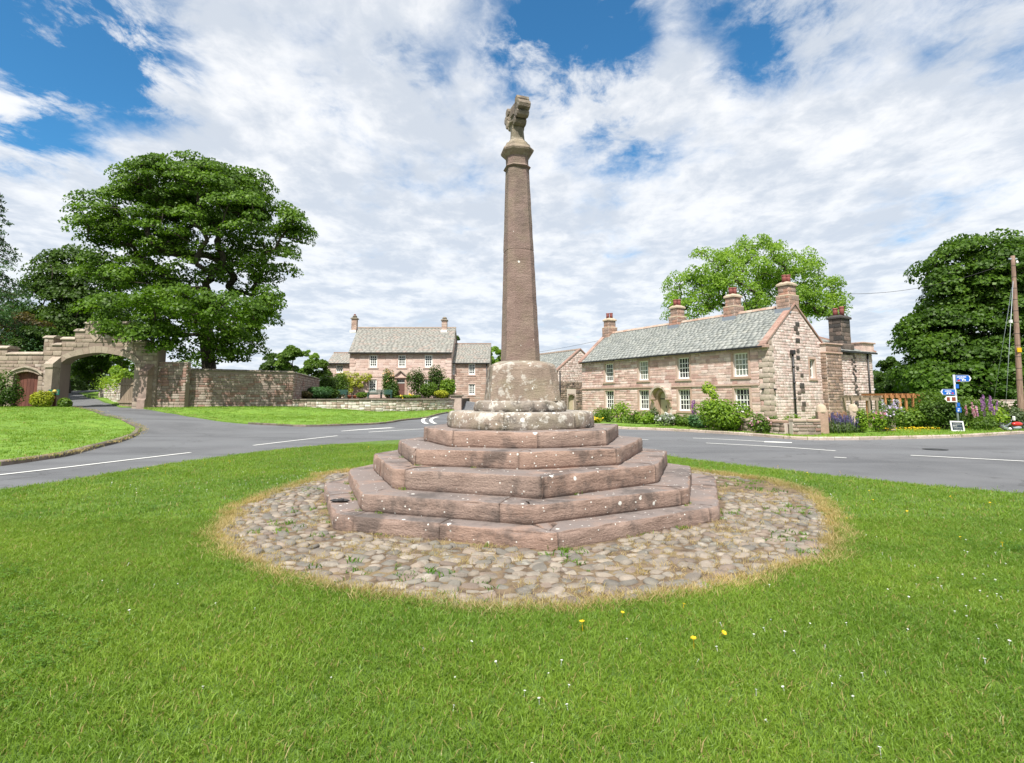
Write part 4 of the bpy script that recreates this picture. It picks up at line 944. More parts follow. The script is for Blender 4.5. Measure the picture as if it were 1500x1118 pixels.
# low hipped slate roof
WR = 5.75; xb = HL - 2.8
P = [(HL + .22, HD - .1, WE - .06), (HL + .22, wy1 + .15, WE - .06), (xb, wy1 - 1.6, WR), (xb, HD - .1, WR), (xb - 2.6, wy1 + .15, WE - .06), (xb - 2.6, HD - .1, WE - .06)]
mb = MB(); mb.add(P, [(0, 1, 2, 3), (1, 4, 2), (4, 5, 3, 2), (0, 3, 5), (0, 5, 4, 1)]); rf2 = mb.build('roof', M_slate, wing)
sv = Vector(P[3]) - Vector(P[0]); Wd = wy1 + .15 - (HD - .1)
slates(rf2, (HL + .22, HD - .1, WE - .05), (0, 1, 0), (sv.x, 0, sv.z), Wd, math.hypot(sv.x, sv.z), M_slate, (.3, .5), (.3, .2), clip=lambda u, v: u < Wd - v / math.hypot(sv.x, sv.z) * 1.75)
mb = MB(); mb.bar(Vector(P[2]) + Vector((0, 0, .05)), Vector(P[1]) + Vector((0, 0, .06)), .2, .12); mb.bar(Vector(P[3]) + Vector((0, 0, .05)), Vector(P[2]) + Vector((0, 0, .05)), .2, .12); mb.build('hip_tile', M_vcope, rf2)
mb = MB(); mb.box(HL + .2, HL + .28, HD + .5, wy1 + .2, WE - .16, WE - .06); mb.tube([(HL + .1, gx(1270), -.1), (HL + .1, gx(1270), WE - .1)], .05, 8); mb.build('gutter_pipe', M_iron, wing)
mb = MB(); mb.box(HL - 1.4, HL + .12, gx(1263), wy1 + .1, WE, WE + .5); mb.build('parapet', M_house, wing); mb = MB(); mb.box(HL - 1.5, HL + .2, gx(1262), wy1 + .22, WE + .503, WE + .6, None, .02); mb.build('parapet_cap', M_trim, wing)
stx = gx(1243.5); chimney(wing, HL - .42, stx, WE - .3, .74, 1.02, WE + .34, WE + 1.98, M_soot, 2, 0, .14, .5, True, M_soot, .1, 'x', (.24, .32), (.3, .5), soot=True)

# ------------------------------------------------------------ outbuilding beyond the long house
BO = Vector((4.05, 48.0, 0)); BW, BL, BE, BR = 4.9, 10.0, 4.05, 5.95
barn = thing('stone_barn', 'stone barn with red verge and pigeon holes above a small arched doorway', 'barn', BO, RZ)
# local x from far to near ends at x=0; gable at x=0 faces the camera side
BG = frame((0, 0, 0), (0, 1, 0), (1, 0, 0)); BF = frame((-BL, 0, 0), (1, 0, 0), (0, -1, 0)); bm_ = BW / 2
dorr = (1.05, 1.75, 0, 2.0); bwin = (3.2, 3.7, .6, 1.35)
mb = MB(); panel(mb, BG, [(0, -.3), (BW, -.3), (BW, BE), (bm_, BR - .1), (0, BE)], [(1.05, 1.75, -.28, 1.95), bwin], .4); panel(mb, BF, [(0, -.3), (BL - .01, -.3), (BL - .01, BE), (0, BE)], [], .4); mb.box(-BL, -.4, BW - .4, BW, -.3, BE); mb.box(-BL, -BL + .4, .4, BW - .4, -.3, BE)
bw_ = mb.build('wall', M_mortar, barn)
def inb(y, z): return z < BE + (BR - .12 - BE) * (1 - abs(y - bm_) / bm_) if z > BE else 0 <= y <= BW
st = Stones(); st.course(BG, inb, 0, BW, 3.0, BR, (.12, .2), (.18, .5), (.02, .04), .018); st.course(BF, rect(0, BL, -1, BE), 0, BL, -.1, BE, (.12, .2), (.25, .6), (.02, .04), .018); st.build(bw_, M_gable, 0)
st = Stones(); st.course(BG, inb, 0, BW, -.1, 2.98, (.12, .2), (.18, .5), (.02, .05), .018, [(.9, 1.9, -.3, 2.4), (3.1, 3.8, .5, 1.45)]); st.build(bw_, stone('stained_barn_stone', [(.22, .165, .135), (.28, .20, .16), (.16, .125, .105), (.34, .26, .21), (.19, .14, .12)], 4, .3, dark=.5), 0)
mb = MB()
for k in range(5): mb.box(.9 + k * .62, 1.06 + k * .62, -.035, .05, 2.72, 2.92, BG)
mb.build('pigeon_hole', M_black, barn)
mb = MB(); Ma = BG @ Matrix.Translation((1.4, 0, 0))
def archM(mbx, r0, r1, zc_, y0, y1, z0, M):
    t_ = MB(); arch(r0, r1, zc_, y0, y1, t_, z0); mbx.add([M @ Vector(v) for v in t_.v], t_.f)
archM(mb, .34, .46, 1.55, -.03, .1, 0, Ma); mb.build('doorway_surround', M_wall, barn)
mb = MB(); mb.box(1.06, 1.74, .2, .25, 0, 1.95, BG); mb.build('door', M_cream, barn)
window(barn, BG, 3.45, .6, .5, .75, 2, 2, .12, .1)
roof = MB(); ov2 = .15; bs = (BR - BE) / bm_
for sgn in (0, 1):
    y0 = -ov2 if not sgn else BW + ov2; P = [(-BL, y0, BE - bs * ov2), (-.02, y0, BE - bs * ov2), (-.02, bm_, BR), (-BL, bm_, BR)]
    roof.add(P + [(x, y, z - .1) for x, y, z in P], [(0, 1, 2, 3), (7, 6, 5, 4), (0, 4, 5, 1), (1, 5, 6, 2), (2, 6, 7, 3), (3, 7, 4, 0)])
rf3 = roof.build('roof', M_slate, barn); slates(rf3, (-BL, -ov2, BE - bs * ov2), (1, 0, 0), (0, bm_ + ov2, BR - BE + bs * ov2), BL - .02, math.hypot(bm_ + ov2, BR - BE + bs * ov2), M_slate, (.3, .5), (.34, .22))
mb = MB()
for ya, yb in ((-.2, bm_), (BW + .2, bm_)):
    za, zb = [BE + bs * min(y, BW - y) for y in (ya, yb)]; mb.add([(x, y, z + dz) for dz in (0, .12) for x in (-.3, .06) for y, z in ((ya, za), (yb, zb))], [(0, 1, 3, 2), (4, 6, 7, 5), (0, 2, 6, 4), (1, 5, 7, 3), (0, 4, 5, 1), (2, 3, 7, 6)])
mb.build('verge', M_vcope, rf3); mb = MB(); mb.box(-BL, -.02, bm_ - .12, bm_ + .12, BR - .03, BR + .1); mb.build('ridge', M_ridge, rf3)
mb = MB(); mb.tube([(.1, .12, -.1), (.1, .12, BE - .1)], .055, 8); mb.box(-BL, .1, -ov2 - .1, -ov2 - .005, BE - bs * ov2 - .1, BE - bs * ov2); mb.build('gutter_pipe', M_iron, barn)

# ------------------------------------------------------------ the symmetrical house straight ahead, with its two wings
YH = 65.0; p0, p1 = at(511.5, 560, YH), at(661, 560, YH); GZ = 1.6; ML = p1.x - p0.x; MZ0 = GZ - .35
def zat(py, Y=YH): return at(586, py, Y).z
ME, MR_, MD = zat(514.5), zat(480.5, YH + 3.6), 7.2
mh = thing('georgian_house', 'symmetrical pink stone house with pedimented brown door and two end chimneys', 'house', (p0.x, YH, 0))
def mx(px): return (px - 750) / FPX * YH - p0.x
MF = frame((0, 0, 0), (1, 0, 0), (0, -1, 0))
UXS = [mx(546.5), mx(588.5), mx(627.5)]; ww_ = .92 + .0; uz, ut = zat(538.3), zat(520.2); lz, lt = zat(575), zat(556)
wins = [(x - ww_ / 2, x + ww_ / 2, uz, ut) for x in UXS] + [(x - ww_ / 2, x + ww_ / 2, lz, lt) for x in (UXS[0], UXS[2])]
dxm = mx(587.5); dz1 = zat(555.8); dho = (dxm - .47, dxm + .47, MZ0 + .02, dz1)
mb = MB(); panel(mb, MF, [(0, MZ0), (ML, MZ0), (ML, ME), (0, ME)], wins + [dho], .45)
GR = frame((ML, 0, 0), (0, 1, 0), (1, 0, 0)); GLf = frame((0, MD, 0), (0, -1, 0), (-1, 0, 0))
for fr_ in (GR, GLf): panel(mb, fr_, [(.45, MZ0), (MD - .45, MZ0), (MD - .45, ME), (MD, ME), (MD / 2, MR_ - .1), (0, ME), (.45, ME)], [], .45)
mb.box(0, ML, MD - .45, MD, MZ0, ME - .001); mb.box(.5, ML - .5, .6, MD - .5, 4.4, 4.45)
mw = mb.build('wall', M_midm, mh); st = Stones(); mhs = [tr(h, .17, .2) for h in wins] + [(dxm - .95, dxm + .95, MZ0, dz1 + 1.2)]
st.course(MF, rect(0, ML, MZ0, ME), .75, ML - .75, MZ0, zat(553.2), (.28, .36), (.5, 1.0), (.008, .012), .008, mhs); st.course(MF, rect(0, ML, MZ0, ME), .75, ML - .75, zat(551.6), ME - .15, (.28, .36), (.5, 1.0), (.008, .012), .008, mhs)
st.course(GR, lambda y, z: z < ME + (MR_ - .3 - ME) * (1 - abs(y - MD / 2) / (MD / 2)), .0, MD, MZ0, MR_, (.25, .33), (.4, .8), (.012, .02), .012)
st.build(mw, M_mid, 0)
qs = Stones()
for x0_, s in ((0, 1), (ML, -1)):
    z = MZ0; k = 0
    while z < ME - .3: qs.one(MF, x0_ + s * (.36 if k % 2 else .28), z + .2, .72 if k % 2 else .56, .37, .055); z += .4; k += 1
qs.build(mw, M_mid, 60, 'quoin')
mb = MB(); mb.box(.0, ML, -.05, .02, zat(553.0), zat(551.8)); mb.box(-.05, ML + .05, -.16, .02, ME - .15, ME - .02); mb.build('string_course', M_trim, mh)
for x in UXS: window(mh, MF, x, uz, ww_, ut - uz, 3, 4, .06, .15, M_mid, bar=.062, proud=.03)
for x in (UXS[0], UXS[2]): window(mh, MF, x, lz, ww_, lt - lz, 3, 4, .06, .15, M_mid, bar=.062, proud=.03)
dr = bpy.data.objects.new('door', None); COL.objects.link(dr); dr.parent = mh; dr.location = (dxm, 0, 0)
mb = MB(); mb.box(-.44, .44, .16, .21, GZ - .1, dz1 - .45)
for a, b in ((-.36, -.04), (.04, .36)):
    for c, d in ((.15, .75), (.9, 1.6)): mb.box(a, b, .145, .165, GZ + c, GZ + d)
mb.build('leaf', M_brown, dr)
mb = MB(); mb.box(-.46, .46, .12, .2, dz1 - .45, dz1 - .38); mb.box(-.46, .46, .12, .2, dz1 - .07, dz1)
for k in range(5): q = -.46 + .92 * k / 4; mb.box(max(-.46, q - .03), min(.46, q + .03), .12, .2, dz1 - .38, dz1 - .07)
fl = mb.build('fanlight', M_white, dr); mb = MB(); mb.box(-.44, .44, .17, .19, dz1 - .39, dz1 - .06); mb.build('pane', M_glass, fl)
mb = MB(); mb.box(-.8, -.49, -.09, .05, GZ - .2, dz1 + .12); mb.box(.49, .8, -.09, .05, GZ - .2, dz1 + .12); mb.box(-.488, .488, -.07, .05, dz1 + .003, dz1 + .12); mb.box(-.95, .95, -.22, .05, dz1 + .123, dz1 + .27, None, .02); mb.build('surround', M_trim, dr)
ph = zat(541.5); pb_ = dz1 + .273
mb = MB(); mb.prismy([(-.9, pb_), (.9, pb_), (0, ph - .16)], -.08, .02); mb.build('pediment', M_mid, dr)
mb = MB()
for s in (-1, 1): mb.prismy([(s * 1.0, pb_), (s * .84, pb_), (0, ph - .16), (0, ph)] if s < 0 else [(0, ph), (0, ph - .16), (.84, pb_), (1.0, pb_)], -.3, .03)
mb.build('pediment_moulding', M_quoin, dr)
ms = (MR_ - ME) / (MD / 2); mo = .3
roof = MB()
for sgn in (0, 1):
    y0 = -mo if not sgn else MD + mo; P = [(-.12, y0, ME - ms * mo + .1), (ML + .12, y0, ME - ms * mo + .1), (ML + .12, MD / 2, MR_), (-.12, MD / 2, MR_)]
    roof.add(P + [(x, y, z - .12) for x, y, z in P], [(0, 1, 2, 3), (7, 6, 5, 4), (0, 4, 5, 1), (1, 5, 6, 2), (2, 6, 7, 3), (3, 7, 4, 0)])
rf4 = roof.build('roof', M_slate2, mh); slates(rf4, (-.12, -mo, ME - ms * mo + .1), (1, 0, 0), (0, MD / 2 + mo, MR_ - ME + ms * mo - .1), ML + .24, math.hypot(MD / 2 + mo, MR_ - ME + ms * mo - .1), M_slate2, (.35, .75), (.34, .17), th=.028)
mb = MB(); mb.box(-.14, ML + .14, MD / 2 - .14, MD / 2 + .14, MR_ - .02, MR_ + .1); mb.build('ridge', M_ridge, rf4)
mb = MB(); mb.box(-.1, ML + .1, -mo - .12, -mo - .005, ME - ms * mo - .05, ME - ms * mo + .08); mb.build('gutter', M_iron, rf4)
for i, px in enumerate((519.7, 651.3)):
    q = at(px, 470, YH + MD / 2); ch = chimney(mh, q.x - p0.x, MD / 2, MR_ - .5, .62, .62, MR_ - .3, at(px, (468, 470.5)[i], YH + MD / 2).z, M_wing, 1 if i == 0 else 0, base=False, capm=M_cope, jut=.12, poth=.42, potr=.12)
    mb = MB(); mb.lathe([(.3, 0), (.26, .2), (.1, .28)], 8, (q.x - p0.x, MD / 2, at(px, (468, 470.5)[i], YH + MD / 2).z + .25)); mb.build('cowl', M_cope, ch)
    mb = MB(); mb.box(q.x - p0.x - .38, q.x - p0.x + .38, MD / 2 - .75, MD / 2 - .4, MR_ - .68, MR_ - .34); mb.build('flashing', M_swhite, rf4)
def wing_house(name, label, px0, px1, Y, zb, pe, pr, winlist, D, mat_, pipe=None, half=False):
    a, b = at(px0, 560, Y), at(px1, 560, Y); L = b.x - a.x; e = at(700, pe, Y).z; r_ = at(700, pr, Y + D / 2).z
    t_ = thing(name, label, 'house wing', (a.x, Y, 0)); Mf = frame((0, 0, 0), (1, 0, 0), (0, -1, 0)); hl = []
    for (wp, wq, ty, by, nx, ny) in winlist: x0, x1 = (wp - 750) / FPX * Y - a.x, (wq - 750) / FPX * Y - a.x; hl.append((x0, x1, at(700, by, Y).z, at(700, ty, Y).z, nx, ny))
    m_ = MB(); panel(m_, Mf, [(0, zb), (L, zb), (L, e), (0, e)], [h[:4] for h in hl], .4)
    for fr_ in (frame((L, 0, 0), (0, 1, 0), (1, 0, 0)), frame((0, D, 0), (0, -1, 0), (-1, 0, 0))): panel(m_, fr_, [(.4, zb), (D - .4, zb), (D - .4, e), (D, e), (D / 2, r_ - .08), (0, e), (.4, e)], [], .4)
    m_.box(0, L, D - .4, D, zb, e - .001); wl = m_.build('wall', M_midm, t_); s_ = Stones(); s_.course(Mf, rect(0, L, zb, e), 0, L, zb, e - .05, (.2, .3), (.35, .8), (.012, .025), .014, [tr(h[:4], .08, .1) for h in hl]); s_.build(wl, mat_, 0)
    for h in hl: window(t_, Mf, (h[0] + h[1]) / 2, h[2], h[1] - h[0], h[3] - h[2], h[4], h[5], .08, .08, M_mid, bar=.05, proud=.03)
    k_ = (r_ - e) / (D / 2); rm = MB()
    for sgn in (0, 1):
        y0 = -.25 if not sgn else D + .25; P = [(-.02, y0, e - k_ * .25 + .1), (L + .12, y0, e - k_ * .25 + .1), (L + .12, D / 2, r_), (-.02, D / 2, r_)]; rm.add(P + [(x, y, z - .1) for x, y, z in P], [(0, 1, 2, 3), (7, 6, 5, 4), (0, 4, 5, 1), (1, 5, 6, 2), (2, 6, 7, 3), (3, 7, 4, 0)])
    rr = rm.build('roof', M_slate2, t_); sv_ = (0, D / 2 + .25, r_ - e + k_ * .25 - .1); slates(rr, (-.02, -.25, e - k_ * .25 + .1), (1, 0, 0), sv_, L + .14, math.hypot(sv_[1], sv_[2]), M_slate2, (.3, .5), (.27, .16), th=.022)
    m_ = MB(); m_.box(-.02, L + .1, -.36, -.255, e - k_ * .25, e - k_ * .25 + .1); m_.build('gutter', M_iron, rr)
    m_ = MB(); m_.box(-.02, L + .12, D / 2 - .12, D / 2 + .12, r_ - .02, r_ + .08); m_.build('ridge', M_ridge, rr)
    if pipe: x = (pipe - 750) / FPX * Y - a.x; m_ = MB(); m_.tube([(x, -.1, zb), (x, -.1, e - .1)], .06, 8); m_.build('downpipe', M_iron, t_)
    return t_
wing_house('west_wing', 'lower pink stone wing with one small window left of the symmetrical house', 479, 511.2, YH + .8, 1.2, 531.5, 517, [(492.3, 502.6, 534.5, 546.2, 3, 3)], 4.5, M_mid)
wing_house('east_wing', 'brownish stone two storey wing right of the symmetrical house beside the cross', 661.6, 716.5, YH + 1.2, .4, 530.3, 503.8, [(660.9 + 1.2, 666.6, 532.8, 549, 2, 4), (686.3, 695.8, 533, 549, 3, 4), (661.5 + .6, 668.2, 564, 575, 2, 2), (686.6, 696, 562.8, 578.2, 3, 4)], 5.5, M_wing, 713)

# ------------------------------------------------------------ gateway and estate wall on the left
YG = 37.0
def g2(px, py, Y=YG): p = at(px, py, Y); return (p.x, p.z)
gate = thing('stone_gateway', 'battlemented stone gateway with a wide arch over the drive and a small red door', 'gateway', (0, YG, 0))
GF = frame((0, 0, 0), (1, 0, 0), (0, -1, 0)); gb = .45; TG = .85
ax0, ax1 = g2(87, 560)[0], g2(196, 560)[0]; axm = (ax0 + ax1) / 2; ahw = (ax1 - ax0) / 2; asp = g2(90, 533)[1]; aap = g2(150, 516.5)[1]
def archz(x, grow=0.0):                            # four-centred head
    u = min(1, abs(x - axm) / (ahw + grow)); return asp + (aap + grow - asp) * (.72 * (1 - u) + .28 * 0 + (math.sqrt(max(0, 1 - u * u)) - (1 - u)) * .75 + (1 - u) * .28)
dx0, dx1 = g2(18, 570)[0], g2(55, 570)[0]; dm = (dx0 + dx1) / 2; dhw = (dx1 - dx0) / 2; dsp = g2(30, 549.5)[1]; dap = g2(36, 544)[1]
def doorz(x, grow=0.0): u = min(1, abs(x - dm) / (dhw + grow)); return dsp + (dap + grow - dsp) * (.6 * (1 - u) + (math.sqrt(max(0, 1 - u * u)) - (1 - u)) * .6 + (1 - u) * .4)
top = [(-24, 512), (-8, 512), (-8, 510.5), (11, 510.5), (11, 519.5), (63, 520.5), (63, 495.5), (79, 495.5), (79, 506), (90, 506), (90, 497.5), (109.5, 498), (109.5, 485.5), (124, 486), (124, 474.5), (184, 476), (184, 489), (197, 490), (197, 502.5), (213, 504), (213, 512.5), (232, 514), (232, 527)]
prof = [g2(*p) for p in top]
for i in range(1, len(prof)):                      # vertical steps plumb, merlons level
    if abs(top[i][0] - top[i - 1][0]) < .1: prof[i] = (prof[i - 1][0], prof[i][1])
    elif abs(top[i][1] - top[i - 1][1]) < 2: prof[i] = (prof[i][0], prof[i - 1][1])
gl_, gr_ = prof[0][0], prof[-1][0]
na = 16
archpts = [(ax1 - 2 * ahw * k / na, archz(ax1 - 2 * ahw * k / na)) for k in range(na + 1)]
doorpts = [(dx1 - 2 * dhw * k / 8, doorz(dx1 - 2 * dhw * k / 8)) for k in range(9)]
outline = [(gl_, gb)] + prof + [(gr_, gb), (ax1, gb)] + archpts + [(ax0, gb), (dx1, gb)] + doorpts + [(dx0, gb)]
mb = MB(); mb.prismy(outline, 0, TG, GF); gw_ = mb.build('wall', M_wmort, gate)
OUT = outline
def ing_(x, z): return bool(inpoly(np.array([(x, z)]), OUT)[0]) and not (abs(x - axm) < ahw + .42 and z < archz(x, .5) and (z > asp - .2 or abs(x - axm) < ahw + .40)) and not (abs(x - dm) < dhw + .3 and z < doorz(x, .32))
st = Stones(); st.course(GF, ing_, gl_, gr_, gb + .2, g2(150, 474)[1], (.2, .34), (.3, .8), (.015, .04), .02, [(ax0 - .42, ax1 + .42, -1, asp), (dx0 - .3, dx1 + .3, -1, dsp)])
st.build(gw_, M_gate, 0)
# dressed jambs and arch stones, one by one
js = Stones()
for s, xe in ((-1, ax0), (1, ax1)):
    z = gb + .2; k = 0
    while z < asp - .1: h = min(random.uniform(.32, .42), asp - z); js.one(GF, xe + s * .21, z + h / 2, .42, h - .015, .05); z += h; k += 1
z = gb + .2
for s, xe in ((-1, dx0), (1, dx1)):
    z = gb + .2
    while z < dsp - .1: h = min(random.uniform(.3, .42), dsp - z); js.one(GF, xe + s * .15, z + h / 2, .3, h - .015, .045); z += h
js.build(gw_, M_ash, 80, 'jamb_stone')
def voussoirs(zf, xm, hw, grow, n, out, parent, nm='arch_stone', d=.055):
    for k in range(n):
        a, b = xm - hw + 2 * hw * k / n + .006, xm - hw + 2 * hw * (k + 1) / n - .006; ga = (a - xm) * (1 + grow / hw) + xm; gb2 = (b - xm) * (1 + grow / hw) + xm; m = MB()
        m.prismy([(a, zf(a)), (b, zf(b)), (gb2, zf(gb2, grow)), (ga, zf(ga, grow))], -d, .1, GF); m.build(nm, M_ash, parent)
voussoirs(archz, axm, ahw, .46, 13, 0, gw_); voussoirs(doorz, dm, dhw, .3, 5, 0, gw_)
# hood mould over the small door, hood over reveal
mb = MB()
hp = [(dm - dhw - .3 + 2 * (dhw + .3) * k / 8) for k in range(9)]
for a, b in zip(hp, hp[1:]): mb.prismy([(a, doorz(a, .26)), (b, doorz(b, .26)), (b, doorz(b, .38)), (a, doorz(a, .38))], -.16, .0, GF)
mb.build('hood_mould', M_gcope, gate)
# small planked door
dd = bpy.data.objects.new('door', None); COL.objects.link(dd); dd.parent = gate
for k in range(7):
    a, b = dx0 + 2 * dhw * k / 7 + .008, dx0 + 2 * dhw * (k + 1) / 7 - .008; m = MB(); m.prismy([(a, gb + .5), (b, gb + .5), (b, doorz(b)), (a, doorz(a))], .25, .31, GF); m.build('plank', M_red, dd)
# stepped copings
cp = 0
for (x0_, z0_), (x1_, z1_) in zip(prof, prof[1:]):
    if x1_ - x0_ > .2:
        n = max(1, round((x1_ - x0_) / .8))
        for k in range(n):
            a, b = x0_ + (x1_ - x0_) * k / n - (.06 if k == 0 else -.006), x0_ + (x1_ - x0_) * (k + 1) / n + (.06 if k == n - 1 else -.006); m = MB(); m.prismy([(-.09, 0), (-.09, .06), (.16, .2), (TG - .16, .2), (TG + .09, .06), (TG + .09, 0)], 0, b - a, Matrix.Translation((a, 0, z0_)) @ Matrix(((0, 1, 0, 0), (1, 0, 0, 0), (0, 0, 1, 0), (0, 0, 0, 1)))); m.build('coping_stone', M_gcope, gw_)
# buttresses each side of the arch
for pa, pb, py0, mat_, nm in ((75.5, 86.5, 523, M_ash, 'l'), (213, 224, 534, M_wall, 'r')):
    xa, xb = g2(pa, 560)[0], g2(pb, 560)[0]; zt_ = g2(pa, py0)[1]; m = MB()
    M3 = Matrix(((0, 1, 0, 0), (1, 0, 0, 0), (0, 0, 1, 0), (0, 0, 0, 1)))
    m.prismy([(.0, gb), (-.72, gb), (-.72, gb + 1.0), (-.6, gb + 1.12), (-.6, zt_ - .75), (0, zt_ - .75)], xa, xb, M3); b_ = m.build('buttress', mat_, gate)
    m = MB(); m.prismy([(-.02, zt_ - .74), (-.68, zt_ - .74), (-.68, zt_ - .5), (-.05, zt_), (0, zt_)], xa - .05, xb + .05, M3); m.build('weathering', M_gcope if nm == 'l' else M_wall, b_)
# hanging shield over the arch
m = MB(); cxs_, czs = g2(141, 490); m.prismy([(cxs_ - .35, czs + .4), (cxs_ - .35, czs - .1), (cxs_, czs - .5), (cxs_ + .35, czs - .1), (cxs_ + .35, czs + .4)], -.09, .02, GF); m.build('shield', M_gate, gate)
# timber gate leaf folded back against the drive wall
lx = g2(192, 560)[0]; gtl = thing('timber_gate', 'weathered tall timber gate leaf folded back inside the stone archway', 'gate', (lx - .25, YG + 1.0, .9), R(150))
for k in range(9): MB().box(.06 + k * .24, .27 + k * .24, -.03, .03, .1, 2.0 + .12 * (k % 2)).build('plank', M_greyw, gtl)
for z in (.35, 1.6): MB().box(.0, 2.3, .032, .10, z, z + .16).build('rail', M_greyw, gtl)
MB().box(-.14, .03, -.09, .09, 0, 2.3, None, .02).build('post', M_greyw, gtl)
# long estate wall, bending back at its end
def estate_wall(a, b, za0, zb0, zt0, zt1, t=.5):
    a, b = Vector((*a, 0)), Vector((*b, 0)); d = b - a; L = d.length; ux = d.normalized(); nn = Vector((ux.y, -ux.x, 0)); M = frame(a, ux, nn)
    topf = lambda x: zt0 + (zt1 - zt0) * x / L
    m = MB(); m.prismy([(0, za0), (L, zb0), (L, zt1), (0, zt0)], 0, t, M)
    s_ = Stones(); s_.course(M, lambda x, z: z < topf(x) and z > za0 + (zb0 - za0) * x / L, 0, L, min(za0, zb0) + .1, max(zt0, zt1), (.12, .22), (.22, .6), (.015, .045), .018); return m, M, L, topf, s_
e0, e1, e2 = (gr_ - .05, YG + .15), (-16.1, 40.25), (-18.75, 53.2)
zt_a, zt_b, zt_c = at(272, 542.0, 37.8).z, at(428, 546.5, 40.2).z, at(469, 556, 53.2).z
ew = thing('estate_wall', 'high red sandstone estate wall below the big tree bending back at its right end', 'wall', (0, 0, 0))
for args, nm in (((e0, e1, .4, .4, zt_a, zt_b), 'front'), ((e1, e2, .4, .8, zt_b, zt_c), 'return')):
    m, M, L, topf, s_ = estate_wall(*args); o = m.build('wall', M_wmort, ew); s_.build(o, M_wall, 0)
    n = round(L / .75)
    for k in range(n):
        a, b = L * k / n, L * (k + 1) / n - .012; z = topf((a + b) / 2); mm = MB(); mm.add([M @ Vector(p) for x in (a, b) for p in ((x, -.08, z), (x, -.08, z + .05), (x, .12, z + .15), (x, .38, z + .15), (x, .58, z + .05), (x, .58, z))], [(0, 1, 2, 3, 4, 5)[::-1], (6, 7, 8, 9, 10, 11)] + [(i, (i + 1) % 6, 6 + (i + 1) % 6, 6 + i) for i in range(6)]); mm.build('coping_stone', M_cope, o)
# low raised part of the wall next to the gateway
m = MB(); m.box(gr_ - .04, gr_ + 1.9, YG + .17, YG + .62, .5, g2(240, 530)[1]); o = m.build('wall', M_wmort, ew); s_ = Stones(); s_.course(frame((gr_ - .04, YG + .17, 0), (1, 0, 0), (0, -1, 0)), lambda x, z: True, 0, 1.94, .7, g2(240, 530)[1], (.14, .24), (.25, .6)); s_.course(frame((gr_ + 1.9, YG + .17, 0), (0, 1, 0), (1, 0, 0)), lambda x, z: True, 0, .45, 2.6, g2(240, 530)[1], (.14, .24), (.25, .45)); s_.build(o, M_wall, 0)
# rubble wall beyond the gateway along the drive
dw = thing('drive_wall', 'sunlit rubble stone wall seen through the gateway along the drive', 'wall', (0, 0, 0))
da, db = (-28.2, 40.0), (-38.4, 51.0); m, M, L, topf, s_ = estate_wall(db, da, .6, .6, 2.9, 2.75); o = m.build('wall', M_wmort, dw); s_.build(o, M_terr, 0)

# terrace wall in front of the symmetrical house
tw = thing('terrace_wall', 'low pale stone terrace wall with dark mossy coping below the symmetrical house', 'wall', (0, 0, 0)); pts = smooth_line(TW, 3)
for (a, b) in zip(pts, pts[1:]):
    a_, b_ = Vector((*a, 0)), Vector((*b, 0)); ux = (b_ - a_).normalized(); nn = Vector((ux.y, -ux.x, 0)); M = frame(a_, ux, nn); L = (b_ - a_).length
    m = MB(); m.box(0, L + .02, 0, .42, -.2, 1.40, M); o = m.build('wall', M_wmort, tw); s_ = Stones(); s_.course(M, lambda x, z: True, 0, L, tz(*a) - .1, 1.39, (.14, .26), (.25, .65), (.02, .05), .018); s_.build(o, M_terr, 0)
    n = max(1, round(L / .6))
    for k in range(n): mm = MB(); mm.box(L * k / n, L * (k + 1) / n - .01, -.1, .5, 1.40, 1.52, M, .03); mm.build('coping_stone', M_cope, o)
pr = thing('terrace_pier', 'square stone pier with flat cap at the right end of the terrace wall', 'pier', (-5.0, 49.7, 0)); MB().box(-.45, .45, -.4, .4, 0, 1.72).build('shaft', M_wing, pr); MB().box(-.58, .58, -.52, .52, 1.723, 1.86, None, .03).build('cap', M_cope, pr)
MB().box(-.3, .3, -.3, .3, 1.862, 1.98, None, .05).build('block', M_cope, pr) if False else None

# garden wall, gateposts and picket gate in front of the long house
def low_wall(name, label, pts, h, t, mat_, cope):
    r_ = thing(name, label, 'wall', (0, 0, 0))
    for (a, b) in zip(pts, pts[1:]):
        a_, b_ = Vector((*a, 0)), Vector((*b, 0)); ux = (b_ - a_).normalized(); nn = Vector((ux.y, -ux.x, 0)); M = frame(a_, ux, nn); L = (b_ - a_).length
        m = MB(); m.box(0, L, 0, t, -.2, h, M); o = m.build('wall', M_mortar, r_); s_ = Stones(); s_.course(M, lambda x, z: True, 0, L, .03, h - .02, (.12, .2), (.2, .5), (.02, .05), .018); s_.build(o, mat_, 0)
        n = max(1, round(L / .55))
        for k in range(n): mm = MB(); mm.box(L * k / n, L * (k + 1) / n - .012, -.07, t + .07, h, h + .10 + random.uniform(0, .03), M, .02); mm.build('coping_stone', cope, o)
    return r_
gwl = G2((978, 624), (1040, 630), (1100, 636), (1150, 639.5)); gwl2 = G2((1162, 640.5), (1203, 640.5))
low_wall('garden_wall', 'low garden wall in front of the long house below the round lime green bush', gwl, .55, .3, M_wall, M_ridge)
low_wall('garden_wall', 'short low garden wall ending at the left domed gatepost', gwl2, .62, .3, M_wall, M_ridge)
